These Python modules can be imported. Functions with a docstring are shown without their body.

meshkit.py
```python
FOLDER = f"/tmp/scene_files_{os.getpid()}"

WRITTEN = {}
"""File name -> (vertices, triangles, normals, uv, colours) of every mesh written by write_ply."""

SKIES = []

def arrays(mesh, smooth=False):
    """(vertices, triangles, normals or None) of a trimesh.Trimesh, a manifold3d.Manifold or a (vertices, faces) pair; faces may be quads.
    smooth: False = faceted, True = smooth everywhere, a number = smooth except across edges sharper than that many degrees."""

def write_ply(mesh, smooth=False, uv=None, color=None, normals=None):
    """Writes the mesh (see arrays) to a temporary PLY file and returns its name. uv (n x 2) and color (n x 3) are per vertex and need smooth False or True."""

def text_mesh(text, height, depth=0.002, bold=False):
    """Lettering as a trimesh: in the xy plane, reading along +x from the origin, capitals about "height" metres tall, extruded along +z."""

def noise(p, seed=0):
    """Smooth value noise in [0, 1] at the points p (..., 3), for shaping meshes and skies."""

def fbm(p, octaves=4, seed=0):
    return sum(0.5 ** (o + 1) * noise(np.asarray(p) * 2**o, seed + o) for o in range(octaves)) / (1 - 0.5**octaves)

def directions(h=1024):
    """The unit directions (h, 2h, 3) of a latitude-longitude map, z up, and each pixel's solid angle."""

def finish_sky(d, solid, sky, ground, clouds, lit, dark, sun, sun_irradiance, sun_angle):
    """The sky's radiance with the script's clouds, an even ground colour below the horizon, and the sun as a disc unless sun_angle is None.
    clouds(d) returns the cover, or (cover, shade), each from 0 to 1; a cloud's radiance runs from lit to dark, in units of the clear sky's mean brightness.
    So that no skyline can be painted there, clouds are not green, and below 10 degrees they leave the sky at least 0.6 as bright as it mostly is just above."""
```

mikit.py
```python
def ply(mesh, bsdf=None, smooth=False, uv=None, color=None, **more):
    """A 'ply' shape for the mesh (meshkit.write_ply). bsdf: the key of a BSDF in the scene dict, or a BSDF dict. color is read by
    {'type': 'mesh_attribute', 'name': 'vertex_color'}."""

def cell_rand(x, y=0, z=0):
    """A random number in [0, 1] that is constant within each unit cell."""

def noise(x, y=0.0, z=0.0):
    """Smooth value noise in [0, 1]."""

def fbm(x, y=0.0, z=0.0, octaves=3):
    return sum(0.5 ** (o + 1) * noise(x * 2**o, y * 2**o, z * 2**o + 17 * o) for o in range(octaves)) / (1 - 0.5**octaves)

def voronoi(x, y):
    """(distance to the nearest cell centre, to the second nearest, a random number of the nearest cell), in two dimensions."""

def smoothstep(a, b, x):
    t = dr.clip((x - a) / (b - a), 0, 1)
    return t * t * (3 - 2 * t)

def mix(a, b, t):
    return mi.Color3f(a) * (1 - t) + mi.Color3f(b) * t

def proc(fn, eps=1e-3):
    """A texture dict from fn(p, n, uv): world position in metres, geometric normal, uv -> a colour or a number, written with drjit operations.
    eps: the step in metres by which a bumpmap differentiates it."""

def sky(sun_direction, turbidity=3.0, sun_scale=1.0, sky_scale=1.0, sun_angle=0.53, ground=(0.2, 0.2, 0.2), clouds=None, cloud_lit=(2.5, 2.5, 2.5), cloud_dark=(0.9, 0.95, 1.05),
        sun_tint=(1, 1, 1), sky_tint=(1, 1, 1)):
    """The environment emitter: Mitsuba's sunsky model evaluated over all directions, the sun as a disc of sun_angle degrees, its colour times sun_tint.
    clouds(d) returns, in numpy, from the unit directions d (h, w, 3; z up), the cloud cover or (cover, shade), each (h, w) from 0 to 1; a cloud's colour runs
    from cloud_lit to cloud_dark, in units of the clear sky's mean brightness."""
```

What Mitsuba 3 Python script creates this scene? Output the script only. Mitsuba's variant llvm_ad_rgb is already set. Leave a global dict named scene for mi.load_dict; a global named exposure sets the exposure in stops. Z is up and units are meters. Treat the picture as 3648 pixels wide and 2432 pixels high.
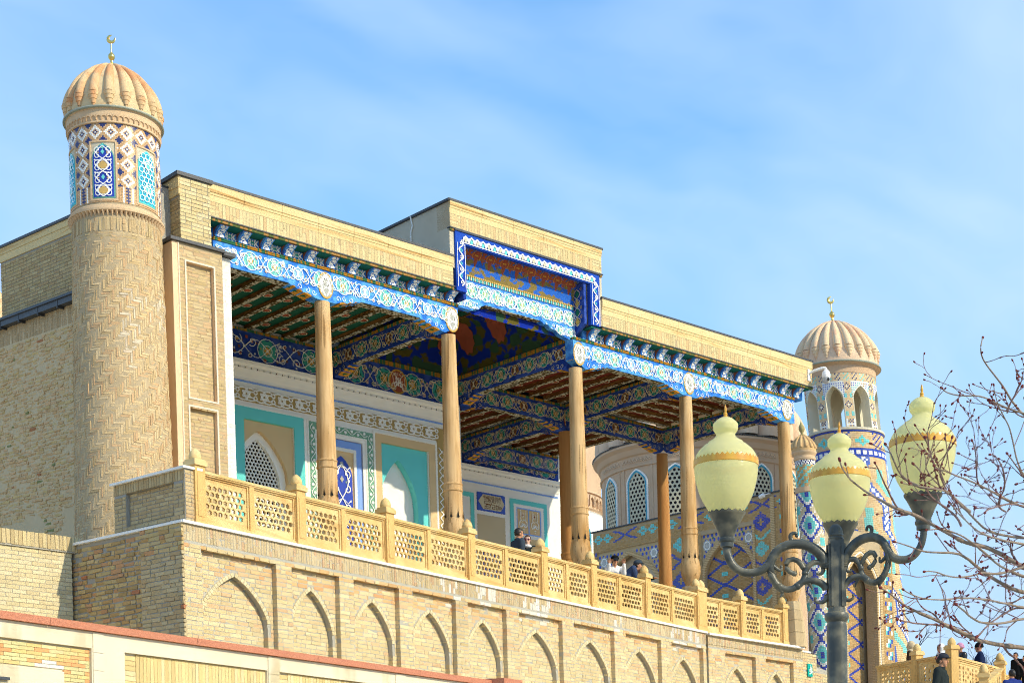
import math, random
import numpy as np, trimesh, mitsuba as mi, mikit, meshkit, drjit as dr, manifold3d as m3
from shapely.geometry import Polygon, LineString, box as sbox, Point
from shapely.ops import unary_union
from shapely import affinity
from mikit import proc, noise, fbm, smoothstep, mix, cell_rand
from mitsuba import ScalarTransform4f as T4

scene, labels = {"type": "scene"}, {}
rng = np.random.default_rng(7)
PI = math.pi

# ---------------------------------------------------------------- camera, sky, exposure
CAMZ = 1.6
FOV = math.degrees(2 * math.atan(1824 / 6044))
scene["camera"] = {"type": "perspective", "fov": FOV, "fov_axis": "x", "near_clip": 0.1, "far_clip": 5000.0,
    "principal_point_offset_x": 0.0, "principal_point_offset_y": -0.754,
    "to_world": T4().look_at(origin=[0, 0, CAMZ], target=[0, 1, CAMZ], up=[0, 0, 1])}
exposure = 2.27
SUN = np.array([0.715, -0.455, 0.532])


def sky_clouds(d):
    p = d / np.maximum(d[..., 2:3] + 0.35, 0.05)
    x, y = p[..., 0] * .80 + p[..., 1] * .60, p[..., 1] * .80 - p[..., 0] * .60
    q = np.stack([x * 1.1, y * 2.3, 0 * x], -1)
    w = meshkit.fbm(q * 1.6 + 3.1, 4, seed=4)
    a = meshkit.fbm(q * np.array([2.6, 2.2, 1.0]) + 1.6 * w[..., None] + 5.0, 6, seed=11)
    b = meshkit.fbm(q * 0.8 + 9.3, 3, seed=21)
    c = np.clip((0.75 * a + 0.75 * b - 0.58) * 2.6, 0, 1)
    low = np.clip((0.36 - d[..., 2]) / 0.26, 0, 1)
    return np.clip(0.10 + 0.78 * c + 0.45 * low, 0, 0.95), np.clip(0.25 + 0.9 * low * (1 - 0.7 * c), 0, 1)


scene["sky"] = mikit.sky(SUN.tolist(), turbidity=2.6, sun_scale=0.74, sky_scale=1.66, clouds=sky_clouds,
    cloud_lit=(1.32, 1.68, 2.08), cloud_dark=(0.80, 1.22, 1.80), sky_tint=(0.52, 0.84, 1.04), sun_tint=(0.91, 1.0, 1.06), ground=(0.40, 0.33, 0.24))

# ---------------------------------------------------------------- frames
# The building's own frame: u along the colonnade, v into the building, w up; everything of the place is placed in it.
BU, BV, BW = np.array([.751, .6603, 0]), np.array([-.6603, .751, -.013]), np.array([-.03, 0, 1.])
BO = np.array([-4.03, 39.46, CAMZ])
BM = np.stack([BU, BV, BW])


def B(p):
    return BO + np.asarray(p, float) @ BM


def binv(x, y, z):
    return np.linalg.solve(BM.T, np.array([x, y, z + CAMZ]) - BO)


def wall_frame(u0, v0, u1, v1, flip=False):
    """s along the wall from (u0,v0) to (u1,v1), t = height, h = out of the wall towards the viewer's side."""
    d = np.array([u1 - u0, v1 - v0], float)
    L = np.linalg.norm(d)
    d /= L
    n = np.array([d[1], -d[0]]) * (-1 if flip else 1)
    S, N = np.array([d[0], d[1], 0]), np.array([n[0], n[1], 0])

    def f(p):
        p = np.asarray(p, float)
        return B(np.array([u0, v0, 0]) + p[:, :1] * S + p[:, 1:2] * np.array([0, 0, 1.]) + p[:, 2:3] * N)
    f.L = L
    return f


def cyl_frame(u, v, r0, w0, slope=0.0, lean=(0.0, 0.0)):
    """s = arc length at radius r0, t = height, h = out of the surface; radius shrinks by slope per metre above w0, the axis leans."""
    def f(p):
        p = np.asarray(p, float)
        a, t = p[:, 0] / r0, p[:, 1]
        r = r0 - slope * (t - w0) + p[:, 2]
        return B(np.stack([u + r * np.sin(a) + lean[0] * (t - w0), v - r * np.cos(a) + lean[1] * (t - w0), t], 1))
    return f


def world(p):
    return np.asarray(p, float) + np.array([0, 0, CAMZ])


# ---------------------------------------------------------------- meshes
class MB:
    """Collects pieces (vertices, triangles, a colour each) of one mesh."""
    def __init__(s):
        s.v, s.f, s.c, s.n = [], [], [], 0

    def add(s, v, f, c=None):
        v = np.asarray(v, float)
        s.v.append(v)
        s.f.append(np.asarray(f, int) + s.n)
        s.c.append(np.tile(np.asarray(c if c is not None else (.5, .5, .5), float), (len(v), 1)))
        s.n += len(v)
        return s

    def box(s, a, b, c=None, jit=0.0, back=True):
        (x0, y0, z0), (x1, y1, z1) = a, b
        v = np.array([[x0, y0, z0], [x1, y0, z0], [x1, y1, z0], [x0, y1, z0], [x0, y0, z1], [x1, y0, z1], [x1, y1, z1], [x0, y1, z1]])
        if jit:
            v = v + rng.normal(0, jit, v.shape)
        f = BOXF if back else BOXF[2:]
        return s.add(v, f, c)

    def quad(s, a, b, c_, d, c=None):
        return s.add([a, b, c_, d], [[0, 1, 2], [0, 2, 3]], c)

    def grid(s, P, c=None, close=False):
        """P: (n, m, 3) points -> quads."""
        n, m = P.shape[:2]
        i, j = np.meshgrid(np.arange(n - 1), np.arange(m if close else m - 1), indexing="ij")
        k = (j + 1) % m
        a, b, c2, d = i * m + j, i * m + k, (i + 1) * m + k, (i + 1) * m + j
        f = np.concatenate([np.stack([a, b, c2], -1).reshape(-1, 3), np.stack([a, c2, d], -1).reshape(-1, 3)])
        return s.add(P.reshape(-1, 3), f, c)

    def lathe(s, prof, o=(0, 0, 0), n=24, c=None, lean=(0, 0)):
        prof = np.asarray(prof, float)
        a = np.arange(n) / n * 2 * PI
        P = np.stack([o[0] + prof[:, :1] * np.cos(a) + lean[0] * prof[:, 1:2], o[1] + prof[:, :1] * np.sin(a) + lean[1] * prof[:, 1:2], o[2] + prof[:, 1:2] + 0 * a], -1)
        return s.grid(P, c, close=True)

    def tube(s, pts, r, n=8, c=None):
        pts = np.asarray(pts, float)
        r = np.broadcast_to(np.asarray(r, float), len(pts))
        t = np.gradient(pts, axis=0)
        t /= np.maximum(np.linalg.norm(t, axis=1, keepdims=True), 1e-9)
        ref = np.array([0.13, 0.07, 0.98]) if abs(t[:, 2]).mean() < 0.9 else np.array([0.98, 0.1, 0.05])
        x = np.cross(t, ref)
        x /= np.maximum(np.linalg.norm(x, axis=1, keepdims=True), 1e-9)
        y = np.cross(t, x)
        a = np.arange(n) / n * 2 * PI
        P = pts[:, None] + r[:, None, None] * (x[:, None] * np.cos(a)[None, :, None] + y[:, None] * np.sin(a)[None, :, None])
        s.grid(P, c, close=True)
        for k in (0, -1):
            m = len(a)
            s.add(np.vstack([P[k], pts[k]]), [[i, (i + 1) % m, m] for i in range(m)], c)
        return s

    def prism(s, poly, h0, h1, c=None):
        """A shapely polygon in (s, t), from h0 to h1."""
        for g in getattr(poly, "geoms", [poly]):
            if g.is_empty or g.area < 1e-7 or g.geom_type != "Polygon":
                continue
            m = trimesh.creation.extrude_polygon(g, h1 - h0, engine="earcut")
            s.add(np.array(m.vertices) + [0, 0, h0], m.faces, c)
        return s

    def flat(s, poly, h, c=None):
        for g in getattr(poly, "geoms", [poly]):
            if g.is_empty or g.geom_type != "Polygon":
                continue
            v, f = trimesh.creation.triangulate_polygon(g, engine="earcut")
            s.add(np.c_[v, np.full(len(v), h)], f, c)
        return s

    def mesh(s):
        return np.vstack(s.v), np.vstack(s.f), np.vstack(s.c)


BOXF = np.array([[0, 2, 1], [0, 3, 2], [4, 5, 6], [4, 6, 7], [0, 1, 5], [0, 5, 4], [2, 3, 7], [2, 7, 6], [1, 2, 6], [1, 6, 5], [0, 4, 7], [0, 7, 3]])
used = {}


def num(key):
    used[key] = used.get(key, -1) + 1
    return key if used[key] == 0 else f"{key}_{used[key]:03d}"


def E(key, mb, bsdf, f=None, smooth=False, color=False, label=None, cat=None, group=None, kind=None):
    """One entry of the scene from a collected mesh; f maps its points to the world."""
    key = num(key)
    v, fc, c = mb.mesh() if isinstance(mb, MB) else (mb[0], mb[1], None)
    if f is not None:
        v = f(v)
    if color:
        scene[key] = mikit.ply((v, fc), bsdf, smooth=False, color=c)
    else:
        scene[key] = mikit.ply((v, fc), bsdf, smooth=smooth)
    tag(key, label, cat, group, kind)
    return key


def tag(key, label=None, cat=None, group=None, kind=None):
    d = {k: x for k, x in (("label", label), ("category", cat), ("group", group), ("kind", kind)) if x}
    if d:
        labels[key] = d


def thing(name, label, cat, group=None, kind=None):
    key = num(name)
    tag(key, label, cat, group, kind)
    return key


# ---------------------------------------------------------------- materials
def rgb(*c):
    return {"type": "rgb", "value": list(c)}


def mat(key, col, rough=None, bump=None, bscale=0.004, eps=0.004, spec=None):
    tex = proc(col) if callable(col) else (rgb(*col) if isinstance(col, tuple) else col)
    if rough is None:
        b = {"type": "diffuse", "reflectance": tex}
    else:
        b = {"type": "principled", "base_color": tex, "roughness": rough, "specular": spec if spec is not None else 0.4}
    if bump is not None:
        b = {"type": "bumpmap", "arbitrary": {**proc(bump, eps), }, "scale": bscale, "bsdf": b}
    scene[key] = {"type": "twosided", "bsdf": b}


vcol = {"type": "mesh_attribute", "name": "vertex_color"}


def grit(p, n, uv):
    return fbm(p.x * 22, p.y * 22, p.z * 22, octaves=3)


mat("brick_clay", vcol)
mat("paint_vertex", vcol)
mat("glazed", vcol, rough=0.22, spec=0.5)
mat("mortar", lambda p, n, uv: mix((.36, .35, .31), (.48, .45, .38), fbm(p.x * 3, p.y * 3, p.z * 3)))
mat("mortar_buff", lambda p, n, uv: mix((.40, .31, .19), (.48, .39, .26), fbm(p.x * 4 + 3, p.y * 4, p.z * 4)))
mat("plaster_peach", lambda p, n, uv: mix((.74, .53, .34), (.79, .60, .41), fbm(p.x * 2, p.y * 2, p.z * 1.2)))
mat("plaster_grey", lambda p, n, uv: mix((.48, .42, .31), (.62, .56, .44), fbm(p.x * 1.5, p.y * 1.5, p.z * 0.8, octaves=4)))
mat("white_paint", (.84, .83, .79))
mat("marble", (.78, .77, .74), rough=0.45)
mat("mortar_grey", (.34, .33, .30))


def strata(p, n, uv):
    k = p.z * 9 + 0.5 * p.x + 2.2 * fbm(p.x * .55, p.y * .55, p.z * 2.2)
    a = smoothstep(.52, .85, noise(k * 2.6, 1.5)) * smoothstep(.3, .7, noise(p.x * .8, p.y * .8, p.z * 3))
    c = mix((.66, .50, .24), (.74, .60, .34), fbm(p.x * .9, p.y * .9, p.z * 4))
    return mix(c, (.50, .27, .09), a * 0.85)


def stone_yellow(p, n, uv):
    k = p.z * 7 + 1.1 * p.x + 2.5 * fbm(p.x * 1.1, p.y * 1.1, p.z * 1.6)
    a = smoothstep(.60, .95, noise(k * 2.1, 4.5))
    c = mix((.62, .43, .18), (.72, .54, .27), smoothstep(.3, .7, fbm(p.x * 2.3, p.y * 2.3, p.z * 1.2)))
    return mix(c, (.52, .28, .10), a * 0.45)


mat("sandstone", strata)
mat("limestone", stone_yellow)
mat("base_stone", lambda p, n, uv: mix((.42, .31, .17), (.62, .50, .32), fbm(p.x * 2.2, p.y * 2.2, p.z * 1.1, octaves=4)))
mat("granite_red", lambda p, n, uv: mix((.40, .14, .085), (.58, .27, .18), noise(p.x * 90, p.y * 90, p.z * 90)))
mat("flashing", (.055, .060, .070), rough=0.5)


def concrete(p, n, uv):
    a = fbm(p.x * 1.3, p.y * 1.3, p.z * 0.6, octaves=4)
    b = smoothstep(.52, .78, fbm(p.x * 2.8 + 4, p.y * 2.8, p.z * 0.9, octaves=4))
    return mix(mix((.60, .54, .40), (.74, .69, .56), a), (.46, .36, .19), b * .55)


mat("concrete", concrete)


def log_wood(p, n, uv):
    a = fbm(p.x * 26, p.y * 26, p.z * 1.1, octaves=3)
    b = fbm(p.x * 2.4 + 9, p.y * 2.4, p.z * .9, octaves=3)
    crack = smoothstep(.77, .83, noise(p.x * 36, p.y * 36, p.z * .5))
    c = mix((.42, .235, .09), (.62, .43, .23), smoothstep(.25, .68, a * .4 + b * .6))
    return mix(c, (.20, .11, .045), crack * .7)


mat("log_wood", log_wood)
mat("log_wood_orange", lambda p, n, uv: mix((.36, .15, .045), (.52, .29, .12), fbm(p.x * 14, p.y * 14, p.z * .8)))
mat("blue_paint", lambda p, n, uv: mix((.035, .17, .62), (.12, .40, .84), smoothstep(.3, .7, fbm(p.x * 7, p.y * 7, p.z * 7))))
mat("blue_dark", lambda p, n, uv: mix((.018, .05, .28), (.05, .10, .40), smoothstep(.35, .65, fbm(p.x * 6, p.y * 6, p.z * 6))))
mat("cobalt", (.020, .05, .40), rough=0.35)
mat("soft_blue", (.24, .40, .85))
mat("turquoise", (.15, .62, .62))
mat("tan_paint", (.68, .50, .28))
mat("tan_deep", (.45, .32, .13))
mat("green_dark", lambda p, n, uv: mix((.012, .075, .05), (.03, .12, .075), noise(p.x * 2, p.y * 2, p.z * 2)))
mat("oxblood", (.16, .035, .022))
mat("red_brown", (.36, .13, .09))
mat("green_paint", (.02, .15, .13))
mat("ochre", (.55, .27, .045))
mat("line_white", (.72, .73, .70))
mat("terracotta", lambda p, n, uv: mix(mix((.62, .43, .25), (.66, .49, .29), fbm(p.x * 2, p.y * 2, p.z * 2)), (.62, .27, .12), smoothstep(.46, .68, fbm(p.x * 2.6 + 7, p.y * 2.6, p.z * 1.7, octaves=4)) * .75))
mat("terracotta_plain", lambda p, n, uv: mix((.60, .42, .26), (.66, .50, .33), fbm(p.x * 3, p.y * 3, p.z * 3)))
mat("pink_plaster", lambda p, n, uv: mix((.54, .37, .24), (.62, .46, .32), fbm(p.x * 1.2, p.y * 1.2, p.z * 1.2)))
mat("brass", (.62, .45, .12), rough=0.3)
scene["brass"] = {"type": "twosided", "bsdf": {"type": "principled", "base_color": rgb(.78, .58, .18), "metallic": 1.0, "roughness": 0.28}}
mat("iron", lambda p, n, uv: mix((.050, .058, .056), (.15, .145, .11), smoothstep(.35, .75, fbm(p.x * 12, p.y * 12, p.z * 12))), rough=0.38)
scene["lamp_glass"] = {"type": "principledthin", "base_color": rgb(.90, .87, .52), "roughness": 0.14, "spec_trans": 0.22, "diff_trans": 1.0, "eta": 1.45}
mat("lamp_band", lambda p, n, uv: mix((.55, .24, .03), (.68, .42, .06), noise(p.x * 40, p.y * 40, p.z * 10)), rough=0.35)
mat("dark_fill", (.02, .02, .022))  # near-black for window depths and for the shade painted between dentils
mat("camera_white", (.80, .80, .80), rough=0.3)
mat("camera_black", (.01, .01, .012), rough=0.1)
mat("sign_green", (.0, .34, .29), rough=0.3)
mat("skin", (.50, .26, .16))
mat("skin_pale", (.66, .42, .32))
mat("hair", (.016, .012, .010), rough=0.5)
mat("hair_brown", (.07, .04, .025), rough=0.5)
mat("cloth_navy", (.018, .028, .075))
mat("cloth_slate", (.045, .062, .085))
mat("cloth_black", (.012, .013, .015))
mat("cloth_olive", (.022, .05, .045))
mat("cloth_white", (.72, .72, .72))
mat("cloth_beige", (.55, .45, .30))
mat("cloth_pink", (.55, .28, .42))
mat("cloth_charcoal", (.028, .036, .038))
mat("cloth_teal", (.01, .10, .13))
mat("glasses", (.10, .01, .03), rough=0.08)
mat("bark", lambda p, n, uv: mix((.20, .15, .12), (.36, .30, .25), fbm(p.x * 30, p.y * 30, p.z * 30)))
mat("bark_far", (.085, .075, .06))
mat("twig", (.24, .16, .15))
mat("bud", (.16, .045, .045))
mat("earth", lambda p, n, uv: mix((.38, .32, .22), (.50, .43, .32), fbm(p.x * .5, p.y * .5, 0.0, octaves=4)))
mat("paving", (.55, .49, .38))
COL = {"white": (.86, .87, .84), "cobalt": (.022, .055, .42), "navy": (.03, .04, .17), "turq": (.14, .58, .58), "teal": (.05, .34, .30), "gold": (.55, .36, .10), "ochre": (.55, .30, .06),
       "green": (.02, .15, .09), "red": (.34, .09, .05), "pink": (.55, .32, .28), "sky": (.30, .55, .85), "brown": (.19, .085, .045), "cream": (.70, .62, .45), "grey": (.40, .41, .38), "black": (.02, .02, .02),
       "lime": (.40, .50, .20), "lapis": (.07, .13, .50), "mint": (.22, .58, .54)}


# ---------------------------------------------------------------- bricks
def clay(pal, n=1):
    pal = np.asarray(pal, float)
    c = pal[rng.integers(0, len(pal), n)] * rng.uniform(.93, 1.07, (n, 1))
    return c


BUFF = [(.60, .48, .27), (.61, .49, .28), (.59, .47, .26), (.62, .51, .30), (.60, .46, .26), (.61, .42, .24), (.58, .46, .25), (.63, .52, .31)]
PALE = [(.62, .53, .33), (.66, .57, .37), (.63, .53, .31), (.60, .50, .30)]
ROUGH = [(.46, .31, .14), (.50, .37, .18), (.44, .29, .13), (.48, .38, .19), (.50, .29, .15), (.40, .28, .13), (.52, .40, .21)]
OLD = [(.52, .39, .22), (.49, .36, .20), (.54, .42, .24), (.52, .36, .20), (.48, .37, .20)]
TAN = [(.48, .37, .20), (.45, .35, .18), (.50, .40, .22), (.44, .32, .17)]


def in_view(P):
    d = P - np.array([0, 0, CAMZ])
    x, y = 1824 + 6044 * d[:, 0] / d[:, 1], 3050 - 6044 * d[:, 2] / d[:, 1]
    ok = (d[:, 1] > 1) & (x > 10) & (x < 3638) & (y > 10) & (y < 2422)
    return ok, d[:, 1]


def bricks(holder, rects, f, pal, parts=300, piece="brick", bsdf="brick_clay", jit=0.002, colors=None, rest="brickwork"):
    """rects: rows (s0, s1, t0, t1, h0, h1). The ones that show largest are parts, the others one part of the holder."""
    R = np.array(rects, float)
    if not len(R):
        return
    C = np.array(colors) if colors is not None else clay(pal, len(R))
    mid = f(np.c_[(R[:, 0] + R[:, 1]) / 2, (R[:, 2] + R[:, 3]) / 2, R[:, 5]])
    ok, depth = in_view(mid)
    size = np.where(ok, (R[:, 1] - R[:, 0]) * (R[:, 3] - R[:, 2]) / depth ** 2, 0) * (1 + .3 * rng.random(len(R)))
    order = np.argsort(-size)
    rest_mb = MB()
    nr = 0
    for r, i in enumerate(order):
        s0, s1, t0, t1, h0, h1 = R[i]
        if r < parts and ok[i]:
            mb = MB().box((s0, t0, h0), (s1, t1, h1), C[i], jit, back=False)
            E(f"{holder}__{piece}", mb, bsdf, f, color=True)
        else:
            rest_mb.box((s0, t0, h0), (s1, t1, h1), C[i], jit, back=False)
            nr += 1
    if nr:
        E(f"{holder}__{rest}", rest_mb, bsdf, f, color=True, kind="stuff")


def courses(intervals, t0, t1, H=.085, L=.29, joint=.014, h0=-.06, h1=.0, hj=.003, header=True, ragged=0.0):
    """Courses of bricks; intervals(t) -> the stretches (s0, s1) of wall at that height."""
    out = []
    n = int(round((t1 - t0) / H))
    for i in range(n):
        a, b = t0 + i * H, t0 + (i + 1) * H - joint
        for s0, s1 in intervals((a + b) / 2):
            s = s0 - (0 if i % 2 else L * .5) * (1 if s1 - s0 > L else 0)
            k = i
            while s < s1 - .01:
                l = L * (.5 if header and (k % 3 == 2) else 1) * (1 + ragged * rng.uniform(-.3, .3))
                e0, e1 = max(s, s0), min(s + l - joint, s1)
                if e1 - e0 > .02:
                    dt = ragged * rng.uniform(-.006, .006)
                    out.append((e0, e1, a + dt, b + dt - ragged * rng.uniform(0, .012), h0, h1 + rng.uniform(-hj, hj)))
                s += l
                k += 1
    return out


def soldiers(s0, s1, t0, t1, w=.075, joint=.012, h0=-.06, h1=0.0, split=0.5, hj=.003):
    out, s = [], s0
    while s < s1 - .01:
        e = min(s + w - joint, s1)
        if rng.random() < split:
            m = t0 + (t1 - t0) * rng.uniform(.3, .7)
            out += [(s, e, t0, m - joint / 2, h0, h1 + rng.uniform(-hj, hj)), (s, e, m + joint / 2, t1, h0, h1 + rng.uniform(-hj, hj))]
        else:
            out.append((s, e, t0, t1, h0, h1 + rng.uniform(-hj, hj)))
        s += w
    return out


def arch_curve(hw, rise, n=14):
    """Half of a four-centred arch: points (x, drop) from the crown out to the springing."""
    q = np.array([(0, 0), (.17, .085), (.36, .21), (.56, .385), (.75, .59), (.88, .78), (.96, .95), (1.0, 1.22)])
    x = np.linspace(0, 1, n)
    return np.c_[np.interp(x, np.linspace(0, 1, len(q)), q[:, 0]) * hw, np.interp(x, np.linspace(0, 1, len(q)), q[:, 1]) * rise / 1.22]


def arch_poly(c, hw, top, rise, bottom, n=14):
    a = arch_curve(hw, rise, n)
    pts = [(c - hw, bottom)] + [(c - x, top - d) for x, d in a[::-1]] + [(c + x, top - d) for x, d in a[1:]] + [(c + hw, bottom)]
    return Polygon(pts)


# ---------------------------------------------------------------- painted ornament, cut as thin shapes
class Orn:
    def __init__(s):
        s.d = {}

    def poly(s, pts, c):
        v = np.asarray(pts, float)
        s.d.setdefault(c, []).append((v, np.array([[0, i, i + 1] for i in range(1, len(v) - 1)])))

    def blob(s, x, y, r, c, n=10, petals=0, depth=.3, rot=0.0, sy=1.0):
        a = np.linspace(0, 2 * PI, (petals * 4 if petals else n), endpoint=False) + rot
        rr = r * (1 - depth * (0.5 - 0.5 * np.cos(a * petals - rot * petals))) if petals else r + 0 * a
        v = np.c_[x + rr * np.cos(a), y + sy * rr * np.sin(a)]
        m = len(v)
        s.d.setdefault(c, []).append((np.vstack([[x, y], v]), np.array([[0, i + 1, (i + 1) % m + 1] for i in range(m)])))

    def line(s, pts, w, c, closed=False):
        p = np.asarray(pts, float)
        if closed:
            p = np.vstack([p, p[:1]])
        t = np.gradient(p, axis=0)
        t /= np.maximum(np.linalg.norm(t, axis=1, keepdims=True), 1e-9)
        q = np.c_[-t[:, 1], t[:, 0]] * w / 2
        m = len(p)
        f = [[i, i + 1, m + i + 1] for i in range(m - 1)] + [[i, m + i + 1, m + i] for i in range(m - 1)]
        s.d.setdefault(c, []).append((np.vstack([p + q, p - q]), np.array(f)))

    def segs(s, pts, w, c, closed=False):
        p = list(pts) + ([pts[0]] if closed else [])
        for a, b in zip(p[:-1], p[1:]):
            s.line([a, b], w, c)

    def ring(s, x, y, r, w, c, n=20, sy=1.0):
        a = np.linspace(0, 2 * PI, n, endpoint=False)
        s.line(np.c_[x + r * np.cos(a), y + sy * r * np.sin(a)], w, c, closed=True)

    def spiral(s, x, y, r, a0, turns, w, c, n=14):
        k = np.linspace(0, 1, n)
        a, rr = a0 + turns * 2 * PI * k, r * (1 - .85 * k)
        s.line(np.c_[x + rr * np.cos(a), y + rr * np.sin(a)], w, c)

    def emit(s, parent, f, h=.004, bsdf="paint_vertex", names=None, clip=None, smooth=False):
        order = [c for c in ORDER if c in s.d]
        names = names or {}
        groups = {}
        for k, c in enumerate(order):
            mb = groups.setdefault(names.get(c, ORN.get(c, "painted_ornament")), MB())
            for v, fc in s.d[c]:
                if clip is not None and not clip(v.mean(0)):
                    continue
                mb.add(np.c_[v, np.full(len(v), h + .0012 * ORDER.index(c))], fc, COL[c] if isinstance(c, str) else c)
        for nm, mb in groups.items():
            if mb.n:
                E(f"{parent}__{nm}", mb, bsdf, f, color=True, kind="stuff")


ORDER = ["mint", "brown", "navy", "cobalt", "sky", "teal", "green", "turq", "red", "pink", "ochre", "gold", "lime", "grey", "black", "cream", "white"]
ORN = {"white": "scrollwork", "cream": "scrollwork", "teal": "painted_blossom", "mint": "painted_blossom", "turq": "painted_blossom", "green": "painted_blossom", "pink": "painted_blossom", "red": "painted_blossom", "gold": "gilt_leaf", "ochre": "gilt_leaf", "lime": "gilt_leaf"}


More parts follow.
